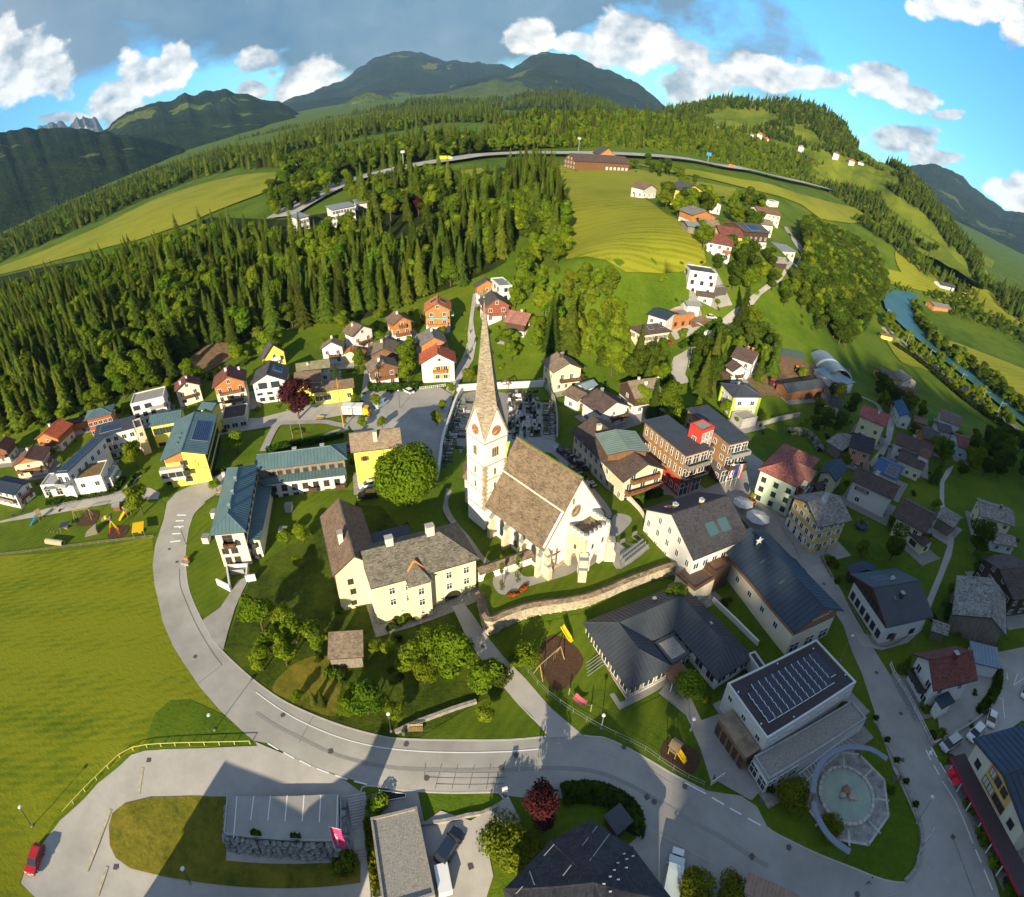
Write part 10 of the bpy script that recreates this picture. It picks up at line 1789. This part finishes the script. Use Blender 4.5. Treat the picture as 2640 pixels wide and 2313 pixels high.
for i,(c,x,y,s,k)in enumerate(ORCH):tree(k,gp(c,x,y),s,'leafy fruit tree in the rough orchard between the parsonage and the road','fruit trees of the parsonage orchard')
for i in range(26):
 x,y=[(1080,560),(700,1490),(640,1600),(770,1650),(1000,1540),(1150,1330),(1100,1300)][i%7];p=gp('C1',x+rng.normal()*90,y+rng.normal()*70);tree('bush',p,rng.uniform(.4,.8),'low wild bush in the rough orchard below the parsonage','wild bushes of the parsonage orchard')
for i,(x,y)in enumerate(((280,195),(430,205),(500,215))):T1('spruce',K('D1',x+30,y+40),.16+.03*i,'small dark conifer on the dry bank above the road, %s'%('left','middle','right')[i],0)if i else None
def build_stuff():
 for(kind,k),pts in STUFF.items():
  c,tr=PRO[kind][k];A=np.array(pts);d=D.meshes.new('forest');d.from_pydata([tuple(q[:3])for q in A],[],[])
  at_=d.attributes.new('size','FLOAT','POINT');at_.data.foreach_set('value',A[:,3].astype(np.float32));ar=d.attributes.new('turn','FLOAT','POINT');ar.data.foreach_set('value',rng.uniform(0,6.28,len(A)).astype(np.float32))
  o=ob('forest',d,kind='stuff',label={'spruce':'dark spruce forest on the hills around the village','slim':'tall slim spruces of the hill forests'}.get(kind,'broadleaf woods on the slopes around the village'))
  src=next(q for q in D.objects if q.data is c and q.type=='MESH')
  ng=D.node_groups.new('forest_'+kind+str(k),'GeometryNodeTree');ng.interface.new_socket('Geometry',in_out='INPUT',socket_type='NodeSocketGeometry');ng.interface.new_socket('Geometry',in_out='OUTPUT',socket_type='NodeSocketGeometry')
  N=ng.nodes;L=ng.links;gi,go=N.new('NodeGroupInput'),N.new('NodeGroupOutput');ip=N.new('GeometryNodeInstanceOnPoints');oi=N.new('GeometryNodeObjectInfo');oi.inputs['Object'].default_value=src;oi.transform_space='ORIGINAL'
  n1,n2=N.new('GeometryNodeInputNamedAttribute'),N.new('GeometryNodeInputNamedAttribute');n1.data_type=n2.data_type='FLOAT';n1.inputs['Name'].default_value='size';n2.inputs['Name'].default_value='turn';cx=N.new('ShaderNodeCombineXYZ');L.new(n2.outputs['Attribute'],cx.inputs[2]);er=N.new('FunctionNodeEulerToRotation');L.new(cx.outputs[0],er.inputs[0])
  L.new(gi.outputs[0],ip.inputs['Points']);L.new(oi.outputs['Geometry'],ip.inputs['Instance']);L.new(er.outputs[0],ip.inputs['Rotation']);L.new(n1.outputs['Attribute'],ip.inputs['Scale']);L.new(ip.outputs[0],go.inputs[0])
  oi.inputs['As Instance'].default_value=True;md=o.modifiers.new('instances','NODES');md.node_group=ng
build_stuff()
def back_house(lb,body,apex):  # unseen house read from its shadow, chimney added for the narrow strip
 dr=np.array([math.sin(SAZ),math.cos(SAZ)]);pr=np.array([dr[1],-dr[0]]);P=lambda s,t:s*pr+t*dr;o=P(-36,-4);t=thing('house',lb,'house',(*o,-3.));s0,s1,t0,t1,z=body
 ring_=[tuple(P(*q)-o)for q in((s0,t0),(s1,t0),(s1,t1),(s0,t1))];b=MB();b.prism(ring_,-1,z+2.7);b.build('wall',W_CREAM,t);b=MB();R4=[tuple(P(*q)-o)for q in((s0-.5,t0-.5),(s1+.5,t0-.5),(s1+.5,t1+.4),(s0-.5,t1+.4))];b.prism(R4,z+2.7,z+3.0);b.build('roof',R_DBR,t)
 c,hw,za,ze,t2=apex;v=[]
 for tt in(t0,t2):v+=[(*(P(c-hw,tt)-o),-1),(*(P(c+hw,tt)-o),-1),(*(P(c+hw,tt)-o),ze+3),(*(P(c,tt)-o),za+3),(*(P(c-hw,tt)-o),ze+3)]
 b=MB();b.add(v,[(4,3,2,1,0),(5,6,7,8,9),(0,1,6,5),(1,2,7,6),(2,3,8,7),(3,4,9,8),(4,0,5,9)]);b.build('gable_wing',W_WHITE,t);b=MB();q=P(c+.3,t1-6)-o;b.box(q[0]-.8,q[0]+.8,q[1]-.8,q[1]+.8,za,za+6.6);b.build('chimney',W_WHITE,t)
back_house('unseen house behind the viewpoint with a gabled wing and an added tall chimney',(-46,-24,-18,-5,11.0),(-27.0,5.0,15.0,11.4,-5))
def haze():
 m=D.materials.new('haze_air');m.use_nodes=True;nt=m.node_tree
 for n in list(nt.nodes):nt.nodes.remove(n)
 o=nt.nodes.new('ShaderNodeOutputMaterial');v=nt.nodes.new('ShaderNodeVolumePrincipled');v.inputs['Color'].default_value=(.38,.66,1.0,1);v.inputs['Density'].default_value=3.2e-5;v.inputs['Anisotropy'].default_value=.0
 nt.links.new(v.outputs[0],o.inputs['Volume'])
 BX((-10500,10500,-2500,11500,-420,2600),'haze',m,kind='stuff',label='thin blue evening haze in the valley air')
haze()
